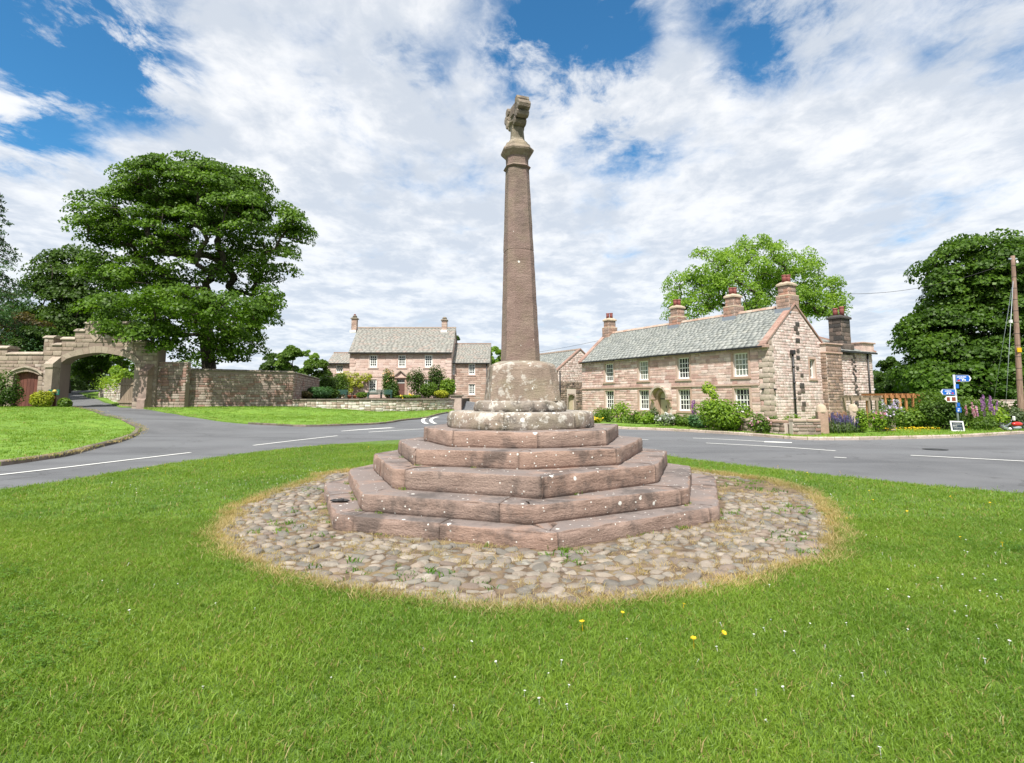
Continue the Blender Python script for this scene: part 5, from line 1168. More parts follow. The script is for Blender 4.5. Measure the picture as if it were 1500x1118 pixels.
for i, (px, py, h, lab) in enumerate(((1205.5, 638.5, 1.02, 'domed stone gatepost at the end of the low garden wall'), (1270, 635.5, 1.0, 'domed stone gatepost half hidden by rose leaves right of the picket gate'))):
    q = gp(px, py); t_ = thing('gatepost', lab, 'gatepost', (q.x, q.y + (0, .9)[i], 0), R(-14), 'stone gateposts beside the picket gate'); MB().box(-.2, .2, -.2, .2, -.1, h, None, .02).build('post', M_ridge, t_)
    MB().lathe([(.215, h - .06), (.235, h - .02), (.215, h + .03), (.21, h + .12), (.17, h + .23), (.1, h + .3), (.02, h + .32)], 14, (0, 0, 0)).build('dome', M_cap, t_)
qa, qb = gp(1211, 638.5), gp(1264, 636); qb.y += .9
pk = thing('picket_gate', 'pair of rusty brown picket gates between the domed gateposts', 'gate', (qa.x, qa.y + .2, .1), math.atan2(qb.y - qa.y, qb.x - qa.x)); LW = (qb - qa).length
for k in range(17): x = .05 + (LW - .1) * k / 16; hh = .78 + .12 * abs(math.sin(k * .75)); MB().prismy([(x - .03, .05), (x + .03, .05), (x + .03, hh - .05), (x, hh), (x - .03, hh - .05)], -.012, .012).build('picket', M_rusty, pk)
for z in (.22, .62): MB().box(0, LW, .014, .05, z, z + .07).build('rail', M_rusty, pk)
sw_ = low_wall('garden_wall', 'short ruined end of red garden wall beside the rose bushes', G2((1298, 634.5), (1312, 634)), .62, .4, M_wall, M_cap)
# grey pergola and orange timber pergola
def pergola(name, label, px0, px1, pyt, Y, n, mat_, dep=1.4, cross_=True, hh=.12):
    a, b = at(px0, pyt, Y), at(px1, pyt, Y); t_ = thing(name, label, 'pergola', (a.x, Y, 0)); L = b.x - a.x; z = a.z
    for k in range(n):
        for y in ((0, dep) if k in (0, n - 1) or not cross_ else (0,)): x = .12 + (L - .24) * k / (n - 1); MB().box(x - .05, x + .05, y - .05, y + .05, -.1, z - hh).build('post', mat_, t_)
    for y in (0, dep): MB().box(-.1, L + .1, y - .055, y + .055, z - hh + .002, z + .03).build('beam', mat_, t_)
    for k in range(n + 2): x = L * k / (n + 1); MB().box(x - .035, x + .035, -.25, dep + .25, z + .033, z + .13).build('rafter', mat_, t_)
    return t_
pergola('pergola', 'weathered grey pergola standing against the rear wing wall', 1244, 1287, 583.5, 27.5, 2, M_greyw, .6)
pergola('pergola', 'orange timber pergola with square posts in front of the dark tree', 1293, 1350, 580, 31, 6, M_orange, 1.6)

# ------------------------------------------------------------ pole, wires, signs, motorbike
q = gp(1497, 627); Yp = q.y; tp_ = at(1483.5, 375, Yp)
pole = thing('telegraph_pole', 'leaning brown wooden telegraph pole at the right edge of the verge', 'telegraph pole', (q.x, Yp, 0)); b0 = Vector((0, 0, -.1)); t0 = tp_ - Vector((q.x, Yp, 0))
mb = MB(); mb.tube([b0.lerp(t0, k / 20) for k in range(21)], [.15 - .055 * k / 20 for k in range(21)], 12); mb.build('post', M_pole, pole)
for k in range(11): c = b0.lerp(t0, .28 + .066 * k); r_ = .15 - .055 * (.28 + .066 * k); d_ = (t0 - b0).normalized() * .012; MB().tube([c - d_, c + d_], r_ + .006, 12).build('band', M_black, pole)
c = b0.lerp(t0, .45); MB().box(c.x - .16, c.x + .06, c.y - .16, c.y - .12, c.z - .12, c.z + .12).build('plate', P_yel, pole)
c = b0.lerp(t0, .985); MB().box(c.x - .22, c.x + .22, c.y - .03, c.y + .03, c.z - .06, c.z + .02).build('crossarm', M_metal, pole); MB().lathe([(.05, 0), (.06, .08), (.03, .16)], 8, (c.x + .16, c.y - .06, c.z - .3)).build('insulator', M_swhite, pole)
for bx, Yb, fr_, lab in ((1455, 33, .88, 'thin stay wire running down left of the telegraph pole into the shrubs'), (1473.5, 29, .9, 'stay wire nearest the pole with a small white insulator')):
    a = b0.lerp(t0, fr_) + Vector((q.x, Yp, 0)); e = at(bx, 592, Yb); t_ = thing('stay_wire', lab, 'stay wire', a); rel = e - a; MB().tube([(0, 0, 0), rel], .014, 5).build('wire', M_metal, t_)
    if bx > 1460: m_ = rel * .38; MB().box(m_.x - .05, m_.x + .05, m_.y - .05, m_.y + .05, m_.z - .08, m_.z + .08).build('insulator', M_swhite, t_)
def cable(label, a, b, sag, rad=.012):
    a, b = Vector(a), Vector(b); pts = [a.lerp(b, k / 24) - Vector((0, 0, sag * 4 * (k / 24) * (1 - k / 24))) for k in range(25)]; mb = MB(); mb.tube(pts, rad, 5); tag(mb.build('overhead_cable', M_black), label, 'cable')
cable('overhead cable from the telegraph pole to the rear wing chimney', t0 * .97 + Vector((q.x, Yp, 0)), at(1240, 430.5, 33.5), .5)
cable('thin overhead cable crossing the sky behind the cross to the far chimney', at(886, 497, 45.5), at(690, 526, 62), .3)
# fingerpost with blue cycle route signs
q = gp(1405, 633.6); Ys = q.y; tpx = at(1397, 549, Ys)
sp = thing('signpost', 'grey metal fingerpost with two blue signs and one brown and white sign', 'signpost', (q.x, Ys, 0)); lean = tpx - Vector((q.x, Ys, 0))
MB().tube([(0, 0, -.1), lean], .05, 10).build('post', M_metal, sp)
def local(px, py): p = at(px, py, Ys); return Vector((p.x - q.x, -.06, p.z))
def blade(name, px0, px1, py0, py1, right, col, edge, lines, marks=()):
    a, b = local(px0, py1), local(px1, py0); x0, x1, z0, z1 = a.x, b.x, a.z, b.z; h = z1 - z0; tip = h * .45
    o = [(x0, z0), (x1 - tip, z0), (x1, (z0 + z1) / 2), (x1 - tip, z1), (x0, z1)] if right else [(x1, z0), (x1, z1), (x0 + tip, z1), (x0, (z0 + z1) / 2), (x0 + tip, z0)][::-1]
    m = MB(); m.prismy(o, -.09, -.06); s_ = m.build(name, edge, sp); e = .025
    cx_, cz_ = (x0 + x1) / 2, (z0 + z1) / 2; o2 = [(cx_ + (x - cx_) * (1 - 2 * e / (x1 - x0)), cz_ + (z - cz_) * (1 - 2 * e / h)) for x, z in o]; m = MB(); m.prismy(o2, -.094, -.09); m.build('face', col, s_)
    cw = h * .16; ch_ = [(-cw, -h * .38), (0, 0), (-cw, h * .38), (-cw * 2, h * .38), (-cw, 0), (-cw * 2, -h * .38)]; sx_ = 1 if right else -1; tx = (x1 - tip * .25) if right else (x0 + tip * .25)
    m = MB(); m.prismy([(tx + sx_ * x, cz_ + z) for x, z in ch_], -.098, -.094); m.build('chevron', M_swhite, s_)
    for (fx0, fx1, fz, hh) in lines:
        m = MB(); xa, xb = x0 + (x1 - x0) * fx0, x0 + (x1 - x0) * fx1; x = xa
        while x < xb - .01: w_ = random.choice((.022, .03, .018, .034)); m.box(x, min(xb, x + w_), -.098, -.0945, z0 + h * fz, z0 + h * (fz + hh * random.choice((.75, .75, 1)))); x += w_ + .013
        m.build('lettering', M_swhite, s_)
    for (f0, f1, g0, g1, mt) in marks: m = MB(); m.box(x0 + (x1 - x0) * f0, x0 + (x1 - x0) * f1, -.098, -.0945, z0 + h * g0, z0 + h * g1); m.build('route_mark', mt, s_)
    return s_
def bike_mark(s_, px, py):
    c = local(px, py); m = MB()
    for dx in (-.055, .055): m.lathe([(.028, 0), (.04, 0), (.04, .004), (.028, .004)], 10, (0, 0, 0)); n_ = 40; m.v[-n_:] = [(c.x + dx + v[0], -.0945 - v[2], c.z + v[1]) for v in m.v[-n_:]]
    m.bar((c.x - .055, -.097, c.z), (c.x + .01, -.097, c.z + .06), .012); m.bar((c.x + .01, -.097, c.z + .06), (c.x + .055, -.097, c.z), .012); m.build('cycle_mark', M_swhite, s_)
b1 = blade('sign_blade', 1398, 1420.5, 549.5, 559.5, True, M_blue, M_metal, [(.08, .66, .62, .17), (.22, .5, .42, .13)], [(.1, .26, .1, .3, M_sred)]); bike_mark(b1, 1409.5, 557)
b2 = blade('sign_blade', 1375.5, 1397, 570, 579, False, M_blue, M_metal, [(.3, .72, .58, .18)], [(.74, .86, .22, .42, M_sred)]); bike_mark(b2, 1387, 576.5)
b3 = blade('sign_blade', 1382, 1399, 580.5, 589, False, M_swhite, M_swhite, [], [(.16, .42, .16, .84, M_sbrown), (.58, .9, .16, .84, M_sbrown)])
for py0, py1, wx in ((563, 569, 4), (590, 595.5, 3.5), (596.5, 604, 6.5)):
    a, b = local(1400 + (py0 - 560) * .07 - wx / 2, py1), local(1400 + (py0 - 560) * .07 + wx / 2, py0); m = MB(); m.box(a.x, b.x, -.085, -.06, a.z, b.z); p_ = m.build('route_plate', M_blue, sp)
    if wx > 6: m = MB(); m.box(a.x + .05, b.x - .05, -.089, -.0855, a.z + .04, a.z + .10); m.box(a.x + .06, b.x - .07, -.089, -.0855, a.z + .14, a.z + .17); m.build('lettering', M_swhite, p_)
# notice board at the foot of the post
q = gp(1402, 634.6); a, b = at(1392, 616, q.y), at(1413, 634, q.y); nb = thing('notice_board', 'white framed dark blue notice board leaning at the foot of the fingerpost', 'notice board', (a.x, q.y, .08)); W_, H_2 = b.x - a.x, a.z - .1
nb.rotation_euler.x = R(-9); nb.rotation_euler.y = R(1.5)
MB().box(0, W_, -.02, .02, 0, H_2).build('board', M_slateb, nb); fr = MB(); f_ = .055
for bx in ((0, W_, 0, f_), (0, W_, H_2 - f_, H_2), (0, f_, f_, H_2 - f_), (W_ - f_, W_, f_, H_2 - f_)): fr.box(bx[0], bx[1], -.035, -.0205, bx[2], bx[3])
fr.build('frame', M_swhite, nb); m = MB()
for k, (x0, x1) in enumerate(((.25, .75), (.2, .82), (.18, .5), (.2, .8), (.24, .78))):
    x = W_ * x0; z = H_2 * (.78 - k * .14)
    while x < W_ * x1: w_ = random.choice((.010, .016, .013, .02)); m.box(x, x + w_, -.026, -.0205, z, z + .013 + (.02 if k == 2 else 0)); x += w_ + .014
m.build('lettering', M_swhite, nb)
# green estate sign on its post
Yq = 36.0; c0 = at(79, 596.5, Yq); es = thing('estate_sign', 'dark green sign board on a brown post in front of the gateway buttress', 'sign', (c0.x, Yq, tz(c0.x, Yq))); zz0 = tz(c0.x, Yq)
sx0, sx1 = at(72, 580, Yq).x - c0.x, at(88, 580, Yq).x - c0.x; sz0, sz1 = at(79, 578.8, Yq).z - zz0, at(79, 570.8, Yq).z - zz0
MB().box(-.07, .07, -.05, .05, -.2, sz0 + .2).build('post', M_red, es); bd_ = MB().box(sx0, sx1, -.09, -.052, sz0, sz1).build('board', M_sgreen, es)
MB().lathe([(.11, 0), (.13, .1), (.06, .2)], 8, (.05, -.1, sz1 - .2)).build('emblem', M_gold, bd_); m = MB()
for k, z in enumerate((.10, .19)):
    x = sx0 + .1
    while x < sx1 - .1: w_ = random.choice((.03, .045, .025)); m.box(x, x + w_, -.094, -.0905, sz0 + z, sz0 + z + .05); x += w_ + .02
m.build('lettering', M_gcope, bd_)
# motorbike lying by the pole
q = gp(1484, 634); mo_ = thing('motorbike', 'red and black motorbike lying on the verge at the foot of the telegraph pole', 'motorbike', (q.x + .1, q.y + .1, .12), R(12))
for i, x in enumerate((-.35, .85)):
    m = MB(); n1_, n2_ = 18, 6
    vs = [(x + (.27 + .055 * math.cos(b_)) * math.cos(a_), .06 + .055 * math.sin(b_) + (.27 + .055 * math.cos(b_)) * math.sin(a_) * .75, .14 + (.27 + .055 * math.cos(b_)) * math.sin(a_) * .62) for a_ in [2 * math.pi * k / n1_ for k in range(n1_)] for b_ in [2 * math.pi * k / n2_ for k in range(n2_)]]
    m.add(vs, [(a_ * n2_ + b_, ((a_ + 1) % n1_) * n2_ + b_, ((a_ + 1) % n1_) * n2_ + (b_ + 1) % n2_, a_ * n2_ + (b_ + 1) % n2_) for a_ in range(n1_) for b_ in range(n2_)], True); wh = m.build('wheel', M_black, mo_)
    m = MB()
    for k in range(5): a_ = math.pi * k / 5; m.bar((x - .26 * math.cos(a_), .06 - .2 * math.sin(a_), .14 - .16 * math.sin(a_)), (x + .26 * math.cos(a_), .06 + .2 * math.sin(a_), .14 + .16 * math.sin(a_)), .015)
    m.build('spokes', M_metal, wh)
m = MB(); m.blob((.2, -.05, .27), (.30, .13, .11), 2, 2, .12); m.build('tank', M_mred, mo_); m = MB(); m.blob((.62, -.02, .26), (.26, .12, .06), 4, 2, .1); m.build('seat', M_black, mo_)
m = MB(); m.blob((.22, 0, .10), (.24, .16, .12), 6, 2, .2); m.build('engine', M_metal, mo_); m = MB(); m.tube([(-.35, .05, .14), (-.12, -.05, .36), (-.1, -.06, .45)], .03, 6); m.build('fork', M_metal, mo_)
m = MB(); m.tube([(-.25, -.2, .46), (-.1, -.06, .44), (-.2, .2, .4)], .018, 6); m.build('handlebar', M_black, mo_); m = MB(); m.box(-.22, -.17, -.28, -.16, .44, .64, None, .02); m.build('mirror', M_swhite, mo_); m = MB(); m.blob((-.3, -.1, .06), (.09, .06, .07), 3, 1, .1); m.build('headlamp', M_swhite, mo_)
# garden furniture and pots on the terrace
def tg_z(y): return 1.42 + .012 * max(0, y - 45) * .7
for px, Y, wd, lab, hh in ((501, 60, 1.1, 'dark green garden chair by the low wing door on the terrace', .95), (549, 60, 1.5, 'dark green garden bench under the left ground floor window', .9), (566, 60, 1.2, 'dark green garden bench left of the brown door', .9)):
    a = at(px, 575, Y); t_ = thing('garden_bench', lab, 'bench', (a.x, Y, tg_z(Y)))
    for x in (-wd / 2, wd / 2 - .07):
        MB().box(x, x + .07, -.25, -.18, 0, .62).build('leg', M_tgreen, t_); MB().box(x, x + .07, .2, .27, 0, hh).build('leg', M_tgreen, t_); MB().box(x - .01, x + .08, -.27, .2, .623, .68).build('armrest', M_tgreen, t_)
    for k in range(4): MB().box(-wd / 2, wd / 2, -.25 + k * .11, -.16 + k * .11, .42, .45).build('slat', M_tgreen, t_)
    for k in range(4): MB().box(-wd / 2 + .071, wd / 2 - .071, .21, .25, .5 + k * .12, .58 + k * .12).build('slat', M_tgreen, t_)
for px, Y, lab in ((512, 58, 'terracotta flowerpot on the terrace beside the garden chair'), (520, 59, 'terracotta flowerpot between chair and climbing rose')):
    a = at(px, 580, Y); t_ = thing('flowerpot', lab, 'flowerpot', (a.x, Y, tg_z(Y))); MB().lathe([(.12, 0), (.17, .24), (.2, .25), (.2, .31), (.16, .31), (.15, .26)], 12).build('pot', M_terra, t_); MB().lathe([(.15, .25), (.02, .28)], 10).build('soil', M_soil, t_)
a = at(506, 575, 62); t_ = thing('garden_door', 'dark brown plank door in the low wing wall behind the yellow climber', 'door', (a.x, 65.72, tg_z(62))); MB().box(-.45, .45, 0, .05, 0, 2.0).build('leaf', M_brown, t_); MB().box(-.6, .6, -.12, .06, 2.02, 2.18, None, .02).build('lintel', M_trim, t_)

# ------------------------------------------------------------ trees and plants
LEAF = np.array([(0, 0, 0), (.42, .38, .10), (0, 1, -.06), (-.42, .38, .10)])          # one folded leaf, two triangles
def leaves(cen, nrm_, size, shape=1.0, droop=0.0):
    n = len(cen); t = rng.normal(size=(n, 3)); t[:, 2] -= droop; nrm_ = nrm_ / np.linalg.norm(nrm_, axis=1, keepdims=True)
    t -= nrm_ * (t * nrm_).sum(1, keepdims=True); t /= np.linalg.norm(t, axis=1, keepdims=True) + 1e-9; b = np.cross(nrm_, t)
    sz = size * rng.uniform(.65, 1.3, n)
    V = cen[:, None, :] + sz[:, None, None] * (LEAF[None, :, 0:1] * shape * b[:, None, :] + (LEAF[None, :, 1:2] - .5) * t[:, None, :] + LEAF[None, :, 2:3] * nrm_[:, None, :])
    q = np.arange(n)[:, None] * 4; return V.reshape(-1, 3), np.concatenate([q + [[0, 1, 2]], q + [[0, 2, 3]]], 1).reshape(-1, 3) if False else q + [[0, 1, 2, 3]]
def insphere(n, shell=0.0):
    v = rng.normal(size=(n, 3)); v /= np.linalg.norm(v, axis=1, keepdims=True); return v * (shell + (1 - shell) * rng.uniform(0, 1, (n, 1)) ** (1 / 3)), v
def leafmesh(name, V, F_, mat_, parent): return link(name, mesh_np(name, np.concatenate(V), np.concatenate([f + o for f, o in zip(F_, np.cumsum([0] + [len(v) for v in V[:-1]]))])), parent, mat_)
def limbs(parent, base, trunk, pads, r_tip, r_trunk, mat_=None, wig=.12, name='trunk'):
    """trunk polyline plus branches that reach every pad, thickness from how much each carries"""
    nodes = [Vector(p) for p in trunk]; par = [-1] + list(range(len(trunk) - 1)); cnt = [0] * len(nodes); nt = len(nodes)
    top = nodes[-1]; order = sorted(range(len(pads)), key=lambda i: (Vector(pads[i]) - top).length)
    ends = []
    for i in order:
        p = Vector(pads[i]); best, bi = 1e9, 0
        for k, q in enumerate(nodes):
            if k == 0: continue
            d = (p - q).length + max(0, q.z - p.z) * .9 + (.0 if k >= nt else abs(q.z - p.z) * .0) - .18 * (q - nodes[0]).length * 0
            if d < best: best, bi = d, k
        q = nodes[bi]; L = (p - q).length; prev = bi
        for f in ((.5, 1.0) if L > 1.2 else (1.0,)):
            m_ = q.lerp(p, f); m_ += Vector((random.gauss(0, 1), random.gauss(0, 1), random.gauss(0, .6) + (.8 if f < 1 else 0))) * wig * L * (1 if f < 1 else .1)
            nodes.append(m_); par.append(prev); cnt.append(0); prev = len(nodes) - 1
        ends.append(prev)
    for e in ends:
        while e >= 0: cnt[e] += 1; e = par[e]
    rad = [max(r_tip, r_tip * (c ** .52)) for c in cnt]; k_ = r_trunk / rad[min(1, nt - 1)]
    rad = [r_tip + (r - r_tip) * k_ if r > r_tip else r for r in rad]
    for i in range(nt): rad[i] = r_trunk * (1 - .5 * i / nt) * (1.35 if i == 0 else 1)
    for i in range(nt, len(rad)): rad[i] = min(rad[i], r_trunk * .42)
    mb = MB(); mb.tube(nodes[:nt], rad[:nt], 10)
    for i in range(nt, len(nodes)): mb.tube([nodes[par[i]], nodes[i]], [min(rad[par[i]], rad[i] * 1.25), rad[i]], 5 if rad[i] < .1 else 7, False)
    return mb.build(name, mat_ or M_bark, parent)
def tree(name, label, cat, base, trunk_top, blobs, leafm, pad=(1.3, .55), nleaf=170, lsize=.28, r_trunk=.5, r_tip=.03, up=.7, group=None, dens=1.0, shell=.35, wig=.12, mid=None, crown='crown', floor=None):
    """blobs: (centre, radii, pads): foliage pads spread through these volumes, each a cloud of leaves"""
    base = Vector(base); t_ = thing(name, label, cat, base, 0, group); pads = []; V, F_ = [], []
    for (c, r, n) in blobs:
        c = np.array(c) - np.array(base); got = []; tries = 0
        while len(got) < n and tries < n * 40:
            tries += 1; q, _ = insphere(1, shell); q = q[0]; p = c + q * np.array(r)
            if got and min(np.linalg.norm((p - g) / np.array((1, 1, .62))) for g in got) < pad[0] * .62 * dens: continue
            got.append(p)
        pads += [(p, c, np.array(r)) for p in got]
    for p, c, r in pads:
        k = rng.uniform(.65, 1.25); n = int(nleaf * k * k); q, d = insphere(n, .25); q[:, 2] = np.abs(q[:, 2]) * rng.choice([1, 1, 1, -.5], n); out = (p - c) / r; tilt = out[:2] * .45
        rr = np.array((pad[0] * k, pad[0] * k, pad[1] * k)); P = q * rr; P[:, 2] -= P[:, 0] * tilt[0] * .6 + P[:, 1] * tilt[1] * .6 + (P[:, 0] ** 2 + P[:, 1] ** 2) / pad[0] * .18
        nn = d * .8 + np.array((out[0] * .5, out[1] * .5, up)) + rng.normal(size=(n, 3)) * .45
        v, f = leaves(P + p, nn, lsize, 1.0, .3); V.append(v); F_.append(f)
    leafmesh(crown, V, F_, leafm, t_)
    tt = Vector(trunk_top) - base; trunk = [Vector((0, 0, -.3))] + [tt * (k / 6) + Vector((noise.noise((base.x, k * .7, 1)), noise.noise((base.y, k * .7, 5)), 0)) * .25 for k in range(1, 7)]
    limbs(t_, base, trunk, [p - np.array((0, 0, pad[1] * .3)) for p, _, _ in pads], r_tip, r_trunk, wig=wig)
    return t_
def B(px, py, Y, rpx, rpy, n, ry=None):            # a crown volume seen at a photo pixel
    c = at(px, py, Y); k = Y / FPX; return (tuple(c), (rpx * k, (ry or rpx * k), rpy * k), n)
Y = 43.5; bt = at(309, 545, Y); bt.z = 1.2
tree('sycamore_tree', 'huge spreading sycamore with a domed crown behind the estate wall', 'tree', bt, at(303, 425, Y), [
    B(287, 285, Y, 108, 38, 112, 5.0), B(287, 258, Y, 70, 22, 34, 4), B(175, 385, Y, 42, 30, 18, 4), B(300, 385, Y, 60, 24, 18, 4), B(200, 332, Y, 66, 46, 56, 5), B(378, 328, Y, 64, 46, 44, 5), B(290, 350, Y, 100, 36, 46, 6), B(238, 276, Y, 55, 26, 24, 4), B(340, 274, Y, 55, 28, 24, 4), B(166, 328, Y, 26, 30, 13), B(432, 330, Y, 22, 24, 8),
    B(215, 420, Y, 56, 36, 38, 5), B(345, 412, Y, 44, 26, 12), B(400, 385, Y, 34, 26, 9), B(195, 462, Y - 4, 40, 28, 24, 4), B(258, 455, Y - 3, 42, 30, 18, 4),
    B(330, 470, Y - 3, 40, 30, 14, 3), B(365, 490, Y - 1, 26, 26, 10, 2.5), B(270, 500, Y - 5, 36, 20, 12, 3), B(165, 482, Y - 8.3, 18, 8, 4, 1.4), B(350, 515, Y - 1, 40, 14, 8, 2), B(388, 452, Y, 14, 18, 3), B(240, 494, Y - 6, 32, 18, 11, 3), B(345, 450, Y - 7, 50, 16, 14, 3.0), B(260, 440, Y - 8, 55, 18, 16, 3.0), B(385, 440, Y - 5, 20, 16, 5, 3)],
    L_syc, (1.05, .5), 200, .21, .60, .028, .7, shell=.3, dens=.86)
Y = 57.0; b = at(95, 560, Y); b.z = 2.0
tree('lime_tree', 'bushy mid green tree behind the gateway left of the huge sycamore', 'tree', b, at(95, 470, Y), [B(105, 405, Y, 45, 38, 30), B(70, 445, Y, 55, 45, 40), B(140, 440, Y, 55, 55, 45), B(120, 490, Y, 75, 40, 40), B(40, 480, Y, 45, 35, 24), B(170, 500, Y, 40, 30, 20)], L_dark, (1.5, .8), 230, .27, .5, .03, .55)
Y = 44.0; b = at(-38, 560, Y); b.z = 1.3
tr_ = thing('cedar_tree', 'dark conifer with drooping feathery boughs at the far left edge', 'tree', b)
V, F_, pads = [], [], []
for k in range(34):
    h = 2.5 + 15.5 * k / 34; L = max(.8, 5.6 * (1 - (h - 2) / 17.5) + random.uniform(-.5, .5)); a = k * 2.4 + random.uniform(-.3, .3)
    for m_ in range(3):
        aa = a + m_ * 2.09; tip = np.array((math.cos(aa) * L, math.sin(aa) * L, h - L * .28)); n = int(150 * L / 3); t = rng.uniform(.15, 1, n)[:, None]; w_ = rng.normal(size=(n, 3)) * np.array((.35, .35, .22)) * L / 4
        P = np.array((0, 0, h)) + (tip - (0, 0, h)) * t + w_; P[:, 2] -= np.abs(w_[:, 0]) * .5 + .1; v, f = leaves(P, rng.normal(size=(n, 3)) + (0, 0, .5), .26, .45, 1.4); V.append(v); F_.append(f)
        if m_ < 3: pads.append(tip * .8 + np.array((0, 0, h)) * .2)
leafmesh('crown', V, F_, L_con, tr_); mb = MB(); mb.tube([(0, 0, -.3), (0.1, 0, 6), (0, .1, 12), (.1, 0, 19)], [.45, .33, .2, .04], 8)
for k, p in enumerate(pads): mb.tube([(0.05, 0, p[2] + .9), p], [.06, .015], 4, False)
mb.build('trunk', M_bark, tr_)
Y = 60.0; b = at(1108, 575, Y); b.z = .1
tree('ash_tree', 'tall airy light green ash tree rising behind the long house roof', 'tree', b, at(1105, 470, Y), [
    B(1112, 385, Y, 58, 40, 58), B(1050, 395, Y, 48, 34, 38), B(1015, 425, Y, 42, 36, 32), B(1085, 430, Y, 80, 34, 50), B(1160, 405, Y, 48, 38, 40), B(1195, 435, Y, 40, 34, 28), B(1222, 455, Y, 22, 26, 12), B(1000, 455, Y, 30, 18, 12), B(1140, 450, Y, 55, 30, 30), B(1105, 362, Y, 20, 18, 6)],
    L_ash, (.9, .75), 120, .22, .42, .035, .45, shell=.2, wig=.16, dens=.8)
Y = 44.0; b = at(1440, 600, Y); b.z = 0
tree('sycamore_tree', 'broad dark sycamore behind the fingerpost and telegraph pole on the right', 'tree', b, at(1440, 500, Y), [
    B(1435, 405, Y, 75, 58, 62), B(1500, 400, Y, 65, 55, 48), B(1395, 440, Y, 46, 50, 36), B(1375, 500, Y, 42, 50, 36), B(1430, 490, Y, 90, 60, 70), B(1520, 480, Y, 70, 70, 50), B(1360, 545, Y, 34, 32, 20), B(1420, 555, Y - 2, 80, 36, 50), B(1490, 560, Y - 2, 60, 40, 34), B(1410, 388, Y, 36, 38, 16), B(1580, 460, Y, 70, 80, 40)],
    L_deep, (1.35, .6), 220, .26, .6, .03, .65, shell=.25)
for px, py, Yb, rp, rq, n, zb, lab, lm, nm in ((408, 533, 85, 25, 17, 22, 1.5, 'round dark green tree beyond the estate wall, left of the shrub by the small wing', L_dark, 'garden_tree'), (430, 528, 78, 22, 18, 18, 1.5, 'feathery dark tree top just right of the round dark tree', L_mid, 'garden_tree'),
        (462, 550, 64, 24, 28, 34, 1.5, 'bushy bright green tree touching the small left wing', L_mid, 'garden_tree'), (458, 522, 90, 12, 9, 8, 1.5, 'small lime green tree top behind the left wing', L_ash, 'garden_tree'), (664, 501, 96, 8, 8, 7, 1.5, 'dark treetop peeping over the roof of the right wing', L_dark, 'garden_tree'),
        (733, 526, 82, 22, 18, 20, .8, 'light green tree just left of the shaft base', L_ash, 'garden_tree'), (1306, 556, 62, 20, 30, 46, 0, 'dark tree filling the gap right of the rear wing', L_dark, 'garden_tree'), (1325, 570, 52, 34, 28, 30, 0, 'dark bushy tree behind the orange pergola', L_dark, 'garden_tree'),
        (20, 495, 50, 45, 32, 34, 1.2, 'olive dark yew tree above the left end of the gateway wall', L_bronze, 'yew_tree'), (70, 505, 46, 38, 24, 24, 1.2, 'dark yew tree behind the lowest battlement of the gateway', L_dark, 'yew_tree'),
        (118, 548, 68, 36, 34, 46, 2.4, 'dark tree at the bend of the drive seen through the arch', L_dark, 'drive_tree'), (150, 535, 62, 30, 26, 30, 2.2, 'mid green tree over the drive in the middle of the arch', L_syc, 'drive_tree'), (190, 535, 56, 22, 28, 26, 2.0, 'bright sunlit young tree on the right side of the arch opening', L_ash, 'drive_tree'), (92, 560, 64, 22, 24, 22, 2.2, 'dark tree beside the left jamb beyond the arch', L_dark, 'drive_tree')):
    b = at(px, py, Yb); b.z = zb; k = Yb / FPX
    tree(nm, lab, 'tree', b, b.lerp(at(px, py, Yb), .75), [(tuple(at(px, py, Yb)), (rp * k, rp * k, rq * k), n)], lm, (max(.5, rp * k * .30), max(.4, rp * k * .22)), 260, .22 * (1.3 if Yb > 70 else 1), .16, .02, .5, shell=.3)

def shrub(name, label, cat, c, r, n, ls, lm, group=None, stems=6, petals=None, np_=0, ps=.05, shell=.35, shape=1.0, up=.5, stemh=None, lump=5):
    """leafy plant: foliage through a lumpy volume on stems, with flower heads if it has them; c is its foot on the ground"""
    c = Vector(c); t_ = thing(name, label, cat, c, 0, group); V, F_ = [], []; r = np.array(r, float)
    sub = [(np.array((0, 0, r[2])), r)] + [(np.array((rng.uniform(-.6, .6) * r[0], rng.uniform(-.6, .6) * r[1], r[2] * rng.uniform(.6, 1.45))), r * rng.uniform(.38, .62)) for _ in range(lump)]
    for cc_, rr in sub:
        m_ = int(n * (rr[0] / r[0]) ** 2 / (1 + lump * .25)); q, d = insphere(m_, shell); P = cc_ + q * rr; P[:, 2] = np.maximum(P[:, 2], .03)
        v, f = leaves(P, d + np.array((0, 0, up)) + rng.normal(size=(m_, 3)) * .5, ls, shape); V.append(v); F_.append(f)
    leafmesh('foliage', V, F_, lm, t_)
    mb = MB()
    for k in range(stems):
        a = rng.uniform(0, 6.28); e = Vector((math.cos(a) * r[0] * .6, math.sin(a) * r[1] * .6, r[2] * rng.uniform(.8, 1.5))); mb.tube([(e.x * .15, e.y * .15, -.05), e * .5 + Vector((0, 0, r[2] * .15)), e], [.03, .02, .008], 4, False)
    mb.build('stem', M_bark, t_)
    if petals:
        P = []; Nn = []
        for k in range(np_):
            cc_, rr = sub[rng.integers(len(sub))]; d = rng.normal(size=3); d[2] = abs(d[2]) * .8 + .1; d[1] -= .6; d /= np.linalg.norm(d); p = cc_ + d * rr * rng.uniform(.9, 1.12)
            for j in range(5): P.append(p + rng.normal(size=3) * ps * .45); Nn.append(d + rng.normal(size=3) * .6)
        v, f = leaves(np.array(P), np.array(Nn), ps, 1.5); tag(leafmesh('blossom', [v], [f], petals, t_), kind='stuff')
    return t_
